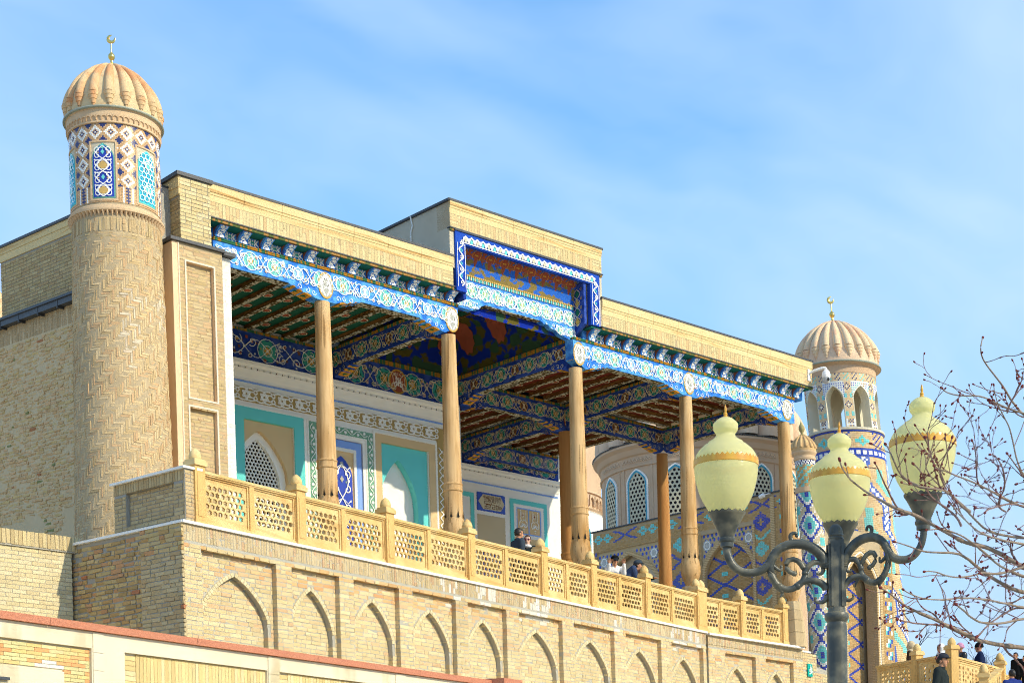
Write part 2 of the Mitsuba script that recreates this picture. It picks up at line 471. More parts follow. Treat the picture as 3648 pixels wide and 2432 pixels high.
def floral(o, s0, s1, t0, t1, seed=0, pal="lit", period=None, medallions=True, w=.018):
    """Scrolling vines, blossoms and medallions along a strip."""
    r = np.random.default_rng(seed)
    H, m = t1 - t0, (t0 + t1) / 2
    P = period or H * 2.1
    n = max(1, int(round((s1 - s0) / P)))
    P = (s1 - s0) / n
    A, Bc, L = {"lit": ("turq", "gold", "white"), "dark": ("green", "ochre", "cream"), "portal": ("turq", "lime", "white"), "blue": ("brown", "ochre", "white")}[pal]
    fl = "pink" if pal in ("dark", "lit") else ("sky" if pal == "portal" else "red")
    for i in range(n):
        a, b = s0 + i * P, s0 + (i + 1) * P
        q = np.linspace(0, 1, 15)
        sg = 1 if i % 2 else -1
        c = (a + b) / 2
        if not (medallions and i % 3 == 0):
            o.blob(c, m, min(H, P) * .46, "mint" if pal in ("lit", "portal") else "teal", petals=8, depth=.22, rot=r.random())
            o.ring(c, m, min(H, P) * .45, w * .8, L, n=18)
        o.line(np.c_[a + (b - a) * q, m + sg * H * .34 * np.sin(q * 2 * PI)], w, L)
        o.line(np.c_[a + (b - a) * q, m - sg * H * .34 * np.sin(q * 2 * PI)], w * .8, L)
        for q_ in range(9):
            o.blob(a + P * r.random(), t0 + H * r.uniform(.06, .94), H * r.uniform(.025, .045), [L, L, Bc][r.integers(0, 3)], n=5)
        for q_ in range(7):
            o.blob(a + P * r.random(), t0 + H * r.uniform(.1, .9), H * r.uniform(.05, .10), ["sky", "turq", A, "sky", fl][r.integers(0, 5)] if pal in ("lit", "portal") else [A, fl, "cobalt", "brown"][r.integers(0, 4)], petals=4, rot=r.random())
        for q_ in range(4):
            o.spiral(a + P * r.random(), t0 + H * r.uniform(.12, .88), H * r.uniform(.08, .14), r.random() * 6, r.choice([-1.1, 1.1]), w * .75, L, n=8)
        if medallions and i % 3 == 0:
            o.blob(c, m, H * .31, "brown" if pal != "lit" else "sky", n=16)
            o.ring(c, m, H * .31, w * 1.1, L if pal != "dark" else "ochre")
            for k in range(3):
                o.blob(c, m + (k - 1) * H * .13, H * .07, L, petals=5, rot=k)
        else:
            o.blob(c, m, H * .33, A, petals=6, rot=r.random(), depth=.35)
            o.blob(c, m, H * .17, Bc, petals=5, rot=r.random())
            o.ring(c, m, H * .21, w * .8, L, n=12)
            o.blob(c, m, H * .06, "cream" if pal != "dark" else "red")
        for k in range(2):
            x, y = a + P * (.16 + .68 * k), m + sg * (1 - 2 * k) * H * .24
            o.spiral(x, y, H * .20, r.random() * 6, 1.2 * sg, w * .9, L)
            o.blob(x, y, H * .07, [fl, Bc][k], petals=5, rot=r.random())
            o.blob(x + P * .10, y - sg * H * .02 * (1 - 2 * k), H * .055, A, n=6)
            x2, y2 = a + P * (.10 + .8 * k), m - sg * (1 - 2 * k) * H * .30
            o.blob(x2, y2, H * .085, [A, fl][k], petals=5, rot=r.random(), depth=.5)
            o.spiral(x2, y2, H * .12, r.random() * 6, -1.0 * sg, w * .7, L, n=9)
    return o


def scroll_patch(o, x0, x1, y0, y1, c="white", w=.014, seed=0, back=None):
    """A small symmetrical arabesque filling a rectangle."""
    cx, cy, hx, hy = (x0 + x1) / 2, (y0 + y1) / 2, (x1 - x0) / 2, (y1 - y0) / 2
    if back:
        o.blob(cx, cy, min(hx, hy) * .75, back, petals=6, depth=.3, sy=hy / max(min(hx, hy), 1e-6) * .9)
    for s in (-1, 1):
        o.spiral(cx + s * hx * .48, cy + hy * .30, min(hx, hy) * .5, PI / 2, s * 1.1, w, c, n=11)
        o.spiral(cx + s * hx * .45, cy - hy * .42, min(hx, hy) * .45, -PI / 2, -s * 1.0, w, c, n=10)
        o.line([(cx + s * hx * .9, cy - hy * .8), (cx + s * hx * .5, cy), (cx + s * hx * .85, cy + hy * .85)], w, c)
    o.blob(cx, cy + hy * .45, min(hx, hy) * .22, c, petals=5)
    o.blob(cx, cy - hy * .35, min(hx, hy) * .20, c, petals=5, rot=.4)


def arabesque_panel(o, c, hw, y0, y1, w=.02, cols=("white", "gold", "turq")):
    """A tall mirrored vine with palmettes, as on the glazed panels."""
    n = 4
    H = (y1 - y0) / n
    for i in range(n):
        y = y0 + (i + .5) * H
        if i % 2 == 0:
            o.blob(c, y, hw * .52, cols[1], petals=6, depth=.25, rot=PI / 2, sy=.9)
            o.ring(c, y, hw * .52, w * .8, cols[0], n=14, sy=.9)
        o.blob(c, y + H * .05, hw * .2, cols[2], petals=4, depth=.4, sy=1.4)
        for s in (-1, 1):
            o.blob(c + s * hw * .80, y + H * .42, hw * .10, cols[0], petals=3, rot=s)
            o.blob(c + s * hw * .45, y - H * .02, hw * .09, cols[1], petals=5)
            o.line([(c + s * hw * .2, y + H * .45), (c + s * hw * .55, y + H * .34), (c + s * hw * .88, y + H * .46)], w * .8, cols[0])
        for s in (-1, 1):
            o.spiral(c + s * hw * .52, y + H * .22, hw * .38, -PI / 2, s * 1.15, w, cols[0], n=14)
            o.spiral(c + s * hw * .52, y - H * .24, hw * .36, PI / 2, -s * 1.1, w, cols[0], n=14)
            q = np.linspace(0, 1, 10)
            o.line(np.c_[c + s * hw * .62 * np.sin(q * PI), y - H * .5 + H * q], w, cols[0])
            o.blob(c + s * hw * .70, y + H * .02, hw * .12, cols[0], petals=3, rot=s)
    o.blob(c, y1 - H * .02, hw * .22, cols[2], petals=5, sy=1.3)
# ================================================================ the setting
def ground_mesh():
    ys = np.r_[-400, -60, np.arange(-20, 64, 2.0), 90, 160, 400, 1500]
    xs = np.r_[-1200, -300, -120, np.arange(-60, 61, 3.0), 120, 300, 1200]
    X, Y = np.meshgrid(xs, ys, indexing="ij")
    Z = np.interp(Y, [-400, 12, 33, 47, 49, 1500], [0, 0, 3.7, 6.0, 6.2, 6.2]) + .12 * (meshkit.noise(np.stack([X * .12, Y * .12, 0 * X], -1)) - .5)
    return MB().grid(np.stack([X, Y, Z], -1))


E("ground", ground_mesh(), "earth", smooth=True, kind="structure", label="pale dusty ground rising towards the terrace")
tA, tB, tC, tD = (-6.62, -4.63), (12.16, -.69), (16.89, -.29), (-7.16, -1.18)
floor_poly = Polygon([(tA[0] + .12, tA[1] + .15), (tB[0], tB[1] + .12), (tC[0], tC[1] + .1), (17.4, .3), (17.4, 12), (-5, 12), (-5, 0), (tD[0] + .1, tD[1])])
mb = MB()
for g in [floor_poly]:
    v, fc = trimesh.creation.triangulate_polygon(g, engine="earcut")
    mb.add(np.c_[v, np.full(len(v), 6.19)], fc)
    mb.add(np.c_[v, np.full(len(v), 5.9)], fc[:, ::-1])
E("terrace_floor", mb, "paving", B, kind="structure", label="stone paved terrace floor behind the balustrade")

# ================================================================ terrace wall with its blind arches
TW = thing("terrace_wall", "buff brick terrace wall with a row of pointed blind arches below the balustrade", "wall")
W0 = 2.6


def terrace_face(f, niches, s_a, s_b, tag_rest):
    L = s_b
    holes_n = [sbox(a, W0 - 1, b, 5.75) for a, b in niches]
    arches = []
    for a, b in niches:
        c, hw = (a + b) / 2 - .045, (b - a) / 2 * .885
        arches.append((c, hw))
    A_p = [arch_poly(c, hw, 5.34, .95, W0 - 1) for c, hw in arches]
    core = MB()
    front = sbox(s_a, W0, s_b, 6.15)
    core.prism(front.difference(unary_union([h.buffer(.004) for h in holes_n])), -.135, -.006)
    core.prism(front.difference(unary_union([p.buffer(.004) for p in A_p])), -.25, -.126)
    core.prism(front, -.55, -.246)
    core.box((s_b - .02, W0, -.6), (s_b + .30, 6.14, -.30))
    E(TW + "__mortar_core", core, "mortar", f)

    def piers(t):
        e = [s_a] + [x for n_ in niches for x in n_] + [s_b]
        return [(e[i], e[i + 1]) for i in range(0, len(e), 2)] if t < 5.75 else [(s_a, s_b)]

    def half(t, c, hw, grow=0.0):
        a = arch_curve(hw, .95, 30)
        d = 5.34 + grow - t
        return 0 if d <= 0 else float(np.interp(d, a[:, 1], a[:, 0])) + grow

    def spandrel(t):
        out = []
        for (a, b), (c, hw) in zip(niches, arches):
            x = half(t, c, hw, .085) if t > 4.3 else hw + .0
            if x <= 0:
                out.append((a, b))
            else:
                out += [(a, c - x), (c + x, b)]
        return out

    def inner(t):
        return [(c - half(t, c, hw), c + half(t, c, hw)) for c, hw in arches if half(t, c, hw) > .04]
    R = courses(piers, W0 + .06, 5.84, h0=-.130, ragged=.25)
    R += soldiers(s_a, s_b, 5.845, 6.145, split=.55)
    R += [(a, b, c, d, -.25, -.12 + (h1)) for a, b, c, d, _, h1 in courses(spandrel, W0 + .06, 5.745, ragged=.25)]
    R += [(a, b, c, d, -.30, -.24 + h1) for a, b, c, d, _, h1 in courses(inner, W0 + .06, 5.33, ragged=.25)]
    Cl = clay(BUFF, len(R))
    for i, r in enumerate(R):
        mottle = fbmn(r[0] * .6, r[2] * .9)  # smooth noise that varies the tone of the upright brick band
        Cl[i] = Cl[i] * (.90 + .2 * fbmn(r[0] * .9 + 40, r[2] * 1.4))
        if fbmn(r[0] * 2.2 + 9, r[2] * .35) > .80 and r[2] > 4.4:
            Cl[i] = Cl[i] * np.array([.86, .84, .82])
        if r[2] > 5.84:
            Cl[i] = Cl[i] * np.array([.84, .83, .88]) + .03 * (mottle - .4)
        elif r[2] > 5.35 and rng.random() < .4:
            Cl[i] = Cl[i] * np.array([1.0, .82, .72])
        s = r[0]
        for x0, k in ((7.9, .3), (9.2, .55), (10.9, .7), (11.4, .5), (14.6, .5), (17.6, .55), (18.5, .6)):
            if tag_rest == "a" and abs(s - x0) < .35 and 5.55 < r[2] < 6.0 and rng.random() < k:
                Cl[i] = Cl[i] * .45 + np.array([.42, .42, .42])
    bricks(TW, R, f, BUFF, parts=300 if tag_rest == "a" else 60, jit=.003, colors=Cl)
    for c, hw in arches:
        ring = MB()
        a = arch_curve(hw, .95, 60)
        seg = np.r_[0, np.cumsum(np.linalg.norm(np.diff(a, axis=0), axis=1))]
        k = np.arange(0, seg[-1] * .93, .082)
        px, py = np.interp(k, seg, a[:, 0]), np.interp(k, seg, a[:, 1])
        nx, ny = np.gradient(py), -np.gradient(px)
        ln = np.maximum(np.hypot(nx, ny), 1e-9)
        nx, ny = nx / ln, ny / ln
        nx[0], ny[0] = 0.35, -.94
        for sd in (-1, 1):
            for i in range(len(k) - 1):
                g = .004
                p = [(c + sd * (px[i] + nx[i] * o), 5.34 - (py[i] + ny[i] * o)) for o in (0, .088)] + [(c + sd * (px[i + 1] + nx[i + 1] * o), 5.34 - (py[i + 1] + ny[i + 1] * o)) for o in (.088, 0)]
                p = np.array(p)
                m = p.mean(0)
                p = m + (p - m) * .90
                lo, hi = np.c_[p, np.full(4, -.25)], np.c_[p, np.full(4, -.108)]
                ring.add(np.vstack([lo, hi]), BOXF, clay([(.63, .54, .34), (.66, .56, .36), (.60, .50, .30)])[0])
        E(TW + "__arch_ring", ring, "brick_clay", f, color=True)


def fbmn(x, y):
    return float(meshkit.noise(np.array([[x, y, 0.3]]))[0])


fT = wall_frame(*tA, *tB)
terrace_face(fT, [(.44, 2.42), (2.86, 4.25), (4.70, 6.14), (6.60, 8.09), (8.53, 9.98), (10.47, 12.25), (12.75, 14.55), (15.08, 16.81), (17.33, 19.0)], 0, fT.L - .02, "a")
fT2 = wall_frame(tB[0] + .25, tB[1] + .16, tC[0] + .1, tC[1] + .12)
terrace_face(fT2, [(.78, 2.22), (2.72, 4.1)], 0.0, fT2.L, "b")
# the short return at the left corner: rough old work, with a newer proud strip at the corner
fR = wall_frame(*tD, *tA)
core = MB().prism(sbox(0, W0, fR.L - .10, 6.15), -.3, -.018).prism(sbox(2.25, W0, fR.L - .05, 6.12), -.02, .030)
E(TW + "__mortar_core", core, "mortar_grey", fR)
R = courses(lambda t: [(.02, 2.24)], W0, 6.14, H=.092, L=.27, joint=.022, h1=.0, hj=.010, ragged=.9)
R += [(a, b, c, d, -.02, .045 + h1 * .3) for a, b, c, d, _, h1 in courses(lambda t: [(2.26, fR.L - .002)], W0, 6.14, ragged=.4, joint=.016)]
Cl = clay(ROUGH, len(R))
for i, r in enumerate(R):
    if r[0] > 2.2 and r[2] < 5.6:
        Cl[i] = clay([(.48, .38, .22), (.50, .41, .25), (.46, .34, .19)])[0]
    if rng.random() < .025:
        Cl[i] = (.44, .19, .10)
kp_ = [i for i, r in enumerate(R) if not (r[0] < 1.3 and 5.2 < r[2] < 6.0 and rng.random() < .16) and not (r[0] < .5 and r[2] < 4.3 and rng.random() < .3)]
R, Cl = [R[i] for i in kp_], Cl[kp_]
bricks(TW, R, fR, ROUGH, parts=240, jit=.006, colors=Cl, piece="old_brick", rest="old_brickwork")
# white stone ledge
mb = MB()
for a, b in ((tA, tB), ((tB[0] + .22, tB[1] + .12), tC)):
    ff = wall_frame(*a, *b)
    n = max(1, int(ff.L / 1.5))
    for k in range(n):
        mb2 = MB().box((k * ff.L / n - (.05 if k == 0 and a == tA else 0), 6.152, -.30), ((k + 1) * ff.L / n - .006, 6.205, .055), None)
        E(TW + "__ledge_slab", mb2, "marble", ff)
E(TW + "__ledge_slab", MB().box((-.02, 6.152, -.25), (fR.L + .03, 6.20, .06)), "marble", fR)
# pier that carries the wall on beyond the last column
fE = wall_frame(tC[0] + .12, tC[1] + .35, tC[0] + 2.6, tC[1] + .65)
E(TW + "__mortar_core", MB().prism(Polygon([(0, W0), (2.5, W0), (2.5, 5.6), (1.1, 5.75), (1.1, 6.0), (0, 6.12)]), -.6, -.012), "mortar", fE)
R = [r for r in courses(lambda t: [(0, 2.5)], W0, 5.6, ragged=.2) + courses(lambda t: [(0, 1.08)], 5.62, 6.1, ragged=.2)]
bricks(TW, R, fE, BUFF, parts=40, colors=clay(BUFF, len(R)))
fE2 = wall_frame(tC[0] + .12, tC[1] + .05, tC[0] + .13, tC[1] + .35, flip=True)
E(TW + "__ledge_slab", MB().box((-.1, 6.13, -.35), (.75, 6.18, .03)), "marble", fE)

# sign on that pier
SG = thing("exit_sign", "small green sign with a white figure above a slanting ramp", "sign")
E(SG + "__sign_board", MB().box((.52, 5.42, .012), (.78, 5.80, .04)), "sign_green", fE)
o = Orn()
o.blob(.655, 5.735, .021, "white", n=10)
o.line([(.662, 5.71), (.668, 5.64), (.672, 5.575)], .040, "white")
o.line([(.655, 5.685), (.635, 5.63)], .018, "white")
o.line([(.675, 5.69), (.70, 5.655)], .018, "white")
o.line([(.672, 5.60), (.66, 5.545)], .022, "white")
o.ring(.605, 5.60, .030, .018, "white", n=14)
o.line([(.57, 5.487), (.745, 5.575)], .034, "white")
o.emit(SG, fE, .041, names={"white": "white_pictogram"})

# pale brick wall to the left, in front of the minaret's foot
PW = thing("pale_brick_wall", "pale cream brick wall with an upright brick coping at the left edge", "wall")
fP = wall_frame(-17, -1.3, -7.2, -1.3)
E(PW + "__mortar_core", MB().prism(sbox(0, W0, fP.L, 6.0), -.4, -.010).prism(sbox(0, 6.0, fP.L + .15, 6.29), -.4, .035), "mortar", fP)
R = courses(lambda t: [(0, fP.L)], W0, 6.02, H=.083, L=.28, joint=.012, hj=.002, header=False)
bricks(PW, R, fP, PALE, parts=260, jit=.0015)
R = soldiers(0, fP.L + .16, 6.03, 6.31, w=.085, split=0.0, h1=.05, h0=-.2)
bricks(PW, R, fP, [(.58, .47, .26), (.54, .43, .24), (.50, .39, .21)], parts=40, piece="coping_brick", jit=.004, rest="coping_brickwork")

# short brick parapet between the minaret and the balustrade
PP = thing("brick_parapet", "short brick parapet with a recessed panel and white coping beside the minaret", "wall")
pa, pb = (-6.80, -2.35), (-6.50, -4.52)
fQ = wall_frame(*pa, *pb)
fQ2 = wall_frame(pb[0] - .01, pb[1] - .035, pb[0] + .35, pb[1] + .03)
core = MB().prism(sbox(0, 6.2, fQ.L, 7.2).difference(sbox(.38, 6.32, fQ.L - .33, 7.0)), -.10, -.012).prism(sbox(0, 6.2, fQ.L, 7.2), -.34, -.10)
E(PP + "__mortar_core", core, "mortar_grey", fQ)


def q_iv(t):
    return [(0, .37), (fQ.L - .32, fQ.L)] if 6.32 < t < 7.0 else [(0, fQ.L)]


R = [r for r in courses(q_iv, 6.21, 6.98, H=.075, L=.27, joint=.017) if True]
R += soldiers(0, fQ.L, 7.0, 7.19, w=.08, split=0)
R += [(a, b, c, d, -.16, -.088 + h) for a, b, c, d, _, h in courses(lambda t: [(.385, fQ.L - .335)], 6.33, 6.99, H=.075, L=.27, joint=.017)]
bricks(PP, R, fQ, [(.47, .36, .20), (.50, .40, .23), (.44, .33, .18)], parts=180)
R = courses(lambda t: [(0.01, .34)], 6.21, 7.18, H=.075, L=.27, joint=.015)
E(PP + "__mortar_core", MB().box((0, 6.2, -.02), (.34, 7.19, -.010)), "mortar_grey", fQ2)
bricks(PP, R, fQ2, OLD, parts=30)
E(PP + "__coping", MB().box((-.05, 7.2, -.40), (fQ.L + .06, 7.245, .06)), "marble", fQ)


# ================================================================ balustrade
def lattice(x0, x1, y0, y1, p=.136, r=.060):
    P = sbox(x0, y0, x1, y1)
    holes = []
    cx, cy = (x0 + x1) / 2, (y0 + y1) / 2
    ny, nx = int((y1 - y0) / (p * .866)) + 2, int((x1 - x0) / p) + 2
    for j in range(-ny, ny + 1):
        for i in range(-nx, nx + 1):
            x, y = cx + (i + (.5 if j % 2 else 0)) * p, cy + j * p * .866
            if not (x0 + r < x < x1 - r and y0 + r < y < y1 - r):
                continue
            k = (i - j // 2 - (0 if j % 2 == 0 else 0) + 2 * j) % 3
            a = np.arange(12 if k == 0 else 6) * (PI / 6 if k == 0 else PI / 3) + (.26 if k == 1 else .52)
            rr = r * (np.where(np.arange(12) % 2, .70, 1.08) if k == 0 else np.array([1.1, .85, 1.0, 1.1, .82, .98]))
            holes.append(Polygon(np.c_[x + rr * np.cos(a), y + rr * np.sin(a)]))
    return P.difference(unary_union(holes)) if holes else P


def hexwin(poly, p, r, rim):
    x0, y0, x1, y1 = poly.bounds
    inner = poly.buffer(-rim)
    H = []
    for j in range(int((y1 - y0) / (p * .866)) + 2):
        for i in range(int((x1 - x0) / p) + 2):
            x, y = x0 + (i + (.5 if j % 2 else 0)) * p, y0 + j * p * .866
            H.append(Polygon([(x + r * math.cos(a), y + r * math.sin(a)) for a in np.arange(6) * PI / 3 + PI / 6]))
    return poly.difference(unary_union(H).intersection(inner))


BL = thing("stone_balustrade", "pierced honey coloured stone balustrade with domed posts along the terrace", "balustrade")


mat("limestone_warm", lambda p, n, uv: mix((.60, .37, .13), (.70, .49, .22), fbm(p.x * 3, p.y * 3, p.z * .9)))


def post(holder, f, s, wd, top=7.30, z0=6.205, hc=-.13, balls=1, mat_="limestone"):
    k = num(holder + "__post")
    hd = .125
    mb = MB().box((s - wd / 2, z0, hc - hd), (s + wd / 2, top, hc + hd))
    mb.box((s - wd / 2 - .015, z0, hc - hd - .015), (s + wd / 2 + .015, z0 + .1, hc + hd + .015))
    mb.box((s - wd / 2 + .05, z0 + .14, hc + hd + .001), (s + wd / 2 - .05, top - .14, hc + hd + .012))
    mb.box((s - wd / 2 - .012, z0 + .14, hc - hd + .05), (s - wd / 2 - .001, top - .14, hc + hd - .05))
    scene[k] = mikit.ply((f(mb.mesh()[0]), mb.mesh()[1]), "limestone_warm")
    E(k + "__cap", MB().box((s - wd / 2 - .035, top, hc - hd - .035), (s + wd / 2 + .035, top + .085, hc + hd + .035)).box((s - wd / 2 - .012, top + .085, hc - hd - .012), (s + wd / 2 + .012, top + .125, hc + hd + .012)), mat_, f)
    prof = [(.105, 0), (.118, .03), (.118, .07), (.105, .12), (.08, .165), (.045, .20), (.012, .222), (.0, .23)]
    for b in range(balls):
        o_ = s + (0 if balls == 1 else (-.13 if b == 0 else .13))
        m = MB().lathe(prof, (0, 0, 0), 18)
        v = m.mesh()[0]
        E(k + "__ball", (np.c_[o_ + v[:, 0], top + .125 + v[:, 2], hc + v[:, 1]], m.mesh()[1]), mat_, f, smooth=40)


def balustrade_run(holder, f, posts, mulls, z0=6.205, mat_="limestone", wid=None):
    for i in range(len(posts) - 1):
        (a, wa, ba), (b, wb, bb) = posts[i], posts[i + 1]
        a, b, hc = a + wa / 2, b - wb / 2, -.13
        E(holder + "__top_rail", MB().box((a, z0 + .945, hc - .085), (b, z0 + .97, hc + .085)).box((a, z0 + .97, hc - .105), (b, z0 + 1.02, hc + .105)), mat_, f)
        E(holder + "__bottom_rail", MB().box((a, z0, hc - .09), (b, z0 + .07, hc + .09)), mat_, f)
        m = mulls[i]
        E(holder + "__mullion", MB().box((m - .06, z0 + .07, hc - .075), (m + .06, z0 + .945, hc + .075)), "limestone_warm", f)
        for c, d in ((a, m - .065), (m + .065, b)):
            P = lattice(c + .035, d - .035, z0 + .105, z0 + .915)
            frame = sbox(c, z0 + .07, d, z0 + .945).difference(sbox(c + .035, z0 + .105, d - .035, z0 + .915))
            E(holder + "__lattice_panel", MB().prism(P, hc - .022, hc + .022).prism(frame, hc - .045, hc + .05), mat_, f)


PS = [(.47, .26, 1), (3.20, .25, 1), (5.93, .25, 1), (8.76, .25, 1), (11.6, .25, 1), (13.73, .25, 1), (16.27, .25, 1), (19.05, .50, 2)]
for s, wd, nb in PS:
    post(BL, fT, s, wd, balls=nb)
balustrade_run(BL, fT, PS, [1.86, 4.50, 7.29, 10.13, 12.62, 14.98, 17.58])
PS2 = [(-.12, .05, 1), (1.72, .24, 1), (3.78, .24, 1)]
for s, wd, nb in PS2[1:]:
    post(BL, fT2, s, wd, balls=nb)
balustrade_run(BL, fT2, PS2, [.76, 2.73])
# ================================================================ the portico
PO = thing("portico", "open portico with carved wooden columns and painted blue beams under a flat stone eave", "building")
EV = -.46                                   # plane of the eave
US = [0, 3.785, 8.109, 12.359, 16.616]      # the front columns
fF = wall_frame(0, 0, 1, 0)                 # front plane: s = u, t = w, h = -v
SO = .15                                    # beams are this half-thick


def eave(u0, u1, top, bot, joints, name):
    """Coping, stone slabs, upright bricks and the lip of one stretch of eave (in front plane, v = EV)."""
    off = -EV
    n = joints
    E(PO + "__coping", MB().box((u0 - .02, top - .045, off - 1.2), (u1 + .03, top + .01, off + .045)), "flashing", fF)
    prof = [(0, bot + .40), (.012, bot + .40), (.012, bot + .56), (.022, bot + .565), (.022, bot + .60), (.034, bot + .605), (.034, top - .047), (0, top - .047)]
    for k in range(n):
        a, b = u0 + (u1 - u0) * k / n, u0 + (u1 - u0) * (k + 1) / n - .006
        mb = MB()
        P = np.array([[(a if q == 0 else b), y, off - .03 + h] for q in (0, 1) for h, y in [(0, bot + .395), (.030, bot + .395), (.030, bot + .53), (.044, bot + .54), (.044, bot + .585), (.062, bot + .60), (.062, top - .047), (0, top - .047)]]).reshape(2, 8, 3)
        mb.grid(P, close=True)
        for q in (0, 1):
            mb.add(P[q], [[0, i, i + 1] for i in range(1, 7)])
        E(PO + "__stone_slab", mb, "sandstone", fF)
    E(PO + "__eave_core", MB().box((u0, bot + .06, off - .5), (u1, top - .05, off - .031)).box((u0 + .003, bot + .062, off - .1), (u1 - .003, bot + .392, off - .005)), "mortar_buff", fF)
    R = soldiers(u0 + .35, u1 - .35, bot + .075, bot + .385, w=.088, joint=.010, h0=off - .05, h1=off, split=.35)
    R += courses(lambda t: [(u0 + .01, u0 + .34), (u1 - .34, u1 - .01)], bot + .075, bot + .39, H=.079, L=.26, h0=off - .05, h1=off, joint=.01)
    bricks(PO, R, fF, [(.60, .50, .28), (.62, .52, .30), (.57, .46, .25), (.60, .44, .24)], parts=90, piece="brick", rest="brickwork")
    E(PO + "__eave_lip", MB().box((u0 - .02, bot + .035, off - .10), (u1 + .02, bot + .06, off + .035)), "flashing", fF)
    E(PO + "__rope_moulding", MB().box((u0, bot - .02, off - .07), (u1, bot + .034, off + .012)), "rope", fF)


mat("rope", lambda p, n, uv: mix((.36, .20, .07), (.10, .13, .05), smoothstep(.35, .65, noise((p.x * .75 + p.y * .66) * 16, 0.0))))
eave(-3.36, 3.62, 14.68, 13.87, 7, "left")
eave(8.70, 17.46, 14.76, 13.92, 9, "right")
# the right end of the eave returns along the side
fS = wall_frame(17.42, -.42, 17.42, 6.0)
E(PO + "__eave_core", MB().box((0, 13.98, -.4), (6, 14.70, -.001)), "mortar_buff", fS)
E(PO + "__coping", MB().box((-.05, 14.715, -.5), (6, 14.77, .05)), "flashing", fS)
# raised middle part
PT, PB = 16.05, 15.31
eave(3.56, 8.74, PT, PB, 5, "portal")
fSideL = wall_frame(3.56, 2.6, 3.56, EV)    # faces left
E(PO + "__plaster_wall", MB().prism(sbox(0, 14.4, 2.6 - EV - .03, PT - .05), -.3, 0), "plaster_grey", fSideL)
E(PO + "__coping", MB().box((0, PT - .045, -.4), (2.6 - EV + .03, PT + .011, .05)), "flashing", fSideL)
fSideR = wall_frame(8.74, EV, 8.74, 2.6)
E(PO + "__plaster_wall", MB().prism(sbox(0.02, 14.0, 2.6 - EV, PT - .05), -.3, 0), "plaster_grey", fSideR)
E(PO + "__plaster_wall", MB().box((3.57, 15.12, -2.62), (8.73, 16.0, -2.5)), "plaster_grey", fF)
E(PO + "__cable", MB().tube([(1.62, 16.03, .03), (1.58, 16.04, .05), (1.60, 15.9, .04), (1.63, 15.8, .03), (1.55, 15.65, .03), (1.56, 15.3, .03), (1.53, 15.0, .03)], .018), "white_paint", fSideL, smooth=True)
E(PO + "__roof_slab", MB().box((-3.3, 14.42, -5.3), (3.54, 14.5, -.2)).box((8.76, 14.42, -10.4), (17.35, 14.5, -.2)).box((8.06, 14.42, -10.4), (8.76, 14.5, -2.7)).box((3.5, 15.3, -5.3), (8.7, 15.36, -2.65)).box((3.5, 14.3, -5.3), (8.7, 15.3, -5.2)), "flashing", fF)
E(PO + "__vent_pipe", MB().lathe([(.055, 0), (.055, .26), (.0, .26)], (0, 0, 0), 12), "camera_white", lambda p: B(np.c_[-2.95 + p[:, 0], .35 + p[:, 1], 14.5 + p[:, 2]]), smooth=40)

# frieze beams of the front
ornP = {"white": "white_scrollwork"}


def beam_poly(a, b, cols, bot=13.06, top=13.57, drop=12.86, rag=True, half=.24):
    """Outline of a beam with stepped brackets at the columns."""
    pts = [(a, top), (a, bot)]
    for c in cols:
        L = [(c - 1.02, bot), (c - .97, bot - .035), (c - .86, bot - .03), (c - .80, bot - .085), (c - .70, bot - .075), (c - .62, bot - .13), (c - .48, bot - .12), (c - half - .1, drop + .02), (c - half, drop)]
        R = [(2 * c - x, y) for x, y in L[::-1]]
        pts += [q for q in L + R if a <= q[0] <= b]
    pts += [(b, bot), (b, top)]
    pts = [p for i, p in enumerate(pts) if i == 0 or p != pts[i - 1]]
    P = Polygon(pts)
    return P if P.is_valid else P.buffer(0)


def consoles(holder, cols, f, lim, bot=13.06, th=SO):
    """Ochre painted stepped consoles under the brackets, with green leaves."""
    for c in cols:
        for sd in (-1, 1):
            if not lim[0] <= c + sd * .8 <= lim[1]:
                continue
            mb = MB()
            q = [(.98, .0, .86, .036), (.86, .036, .66, .10), (.66, .10, .40, .17)]
            for x0, y0, x1, y1 in q:
                xs = sorted((c + sd * x0, c + sd * x1))
                P = np.array([[c + sd * x0, bot - y0 - .012, -th - .03], [c + sd * x1, bot - y1 - .012, -th - .03], [c + sd * x1, bot - y1 - .012, th - .004], [c + sd * x0, bot - y0 - .012, th - .004]])
                mb.add(np.vstack([P, P + [0, .03, 0]]), BOXF)
            E(holder + "__console", mb, "ochre", f)
            o = Orn()
            for x0, y0, x1, y1 in q:
                o.poly([(c + sd * (x0 * .7 + x1 * .3), -.08), (c + sd * (x0 * .5 + x1 * .5), -.02), (c + sd * (x0 * .5 + x1 * .5), .06), (c + sd * (x0 * .25 + x1 * .75), .0)], "green")
            o.emit(holder, lambda p, f=f: f(np.c_[p[:, 0], np.interp(np.abs(p[:, 0] - c), [.40, .66, .86, .98], [bot - .17, bot - .10, bot - .036, bot]) - .018 - p[:, 2], p[:, 1]]), .0)


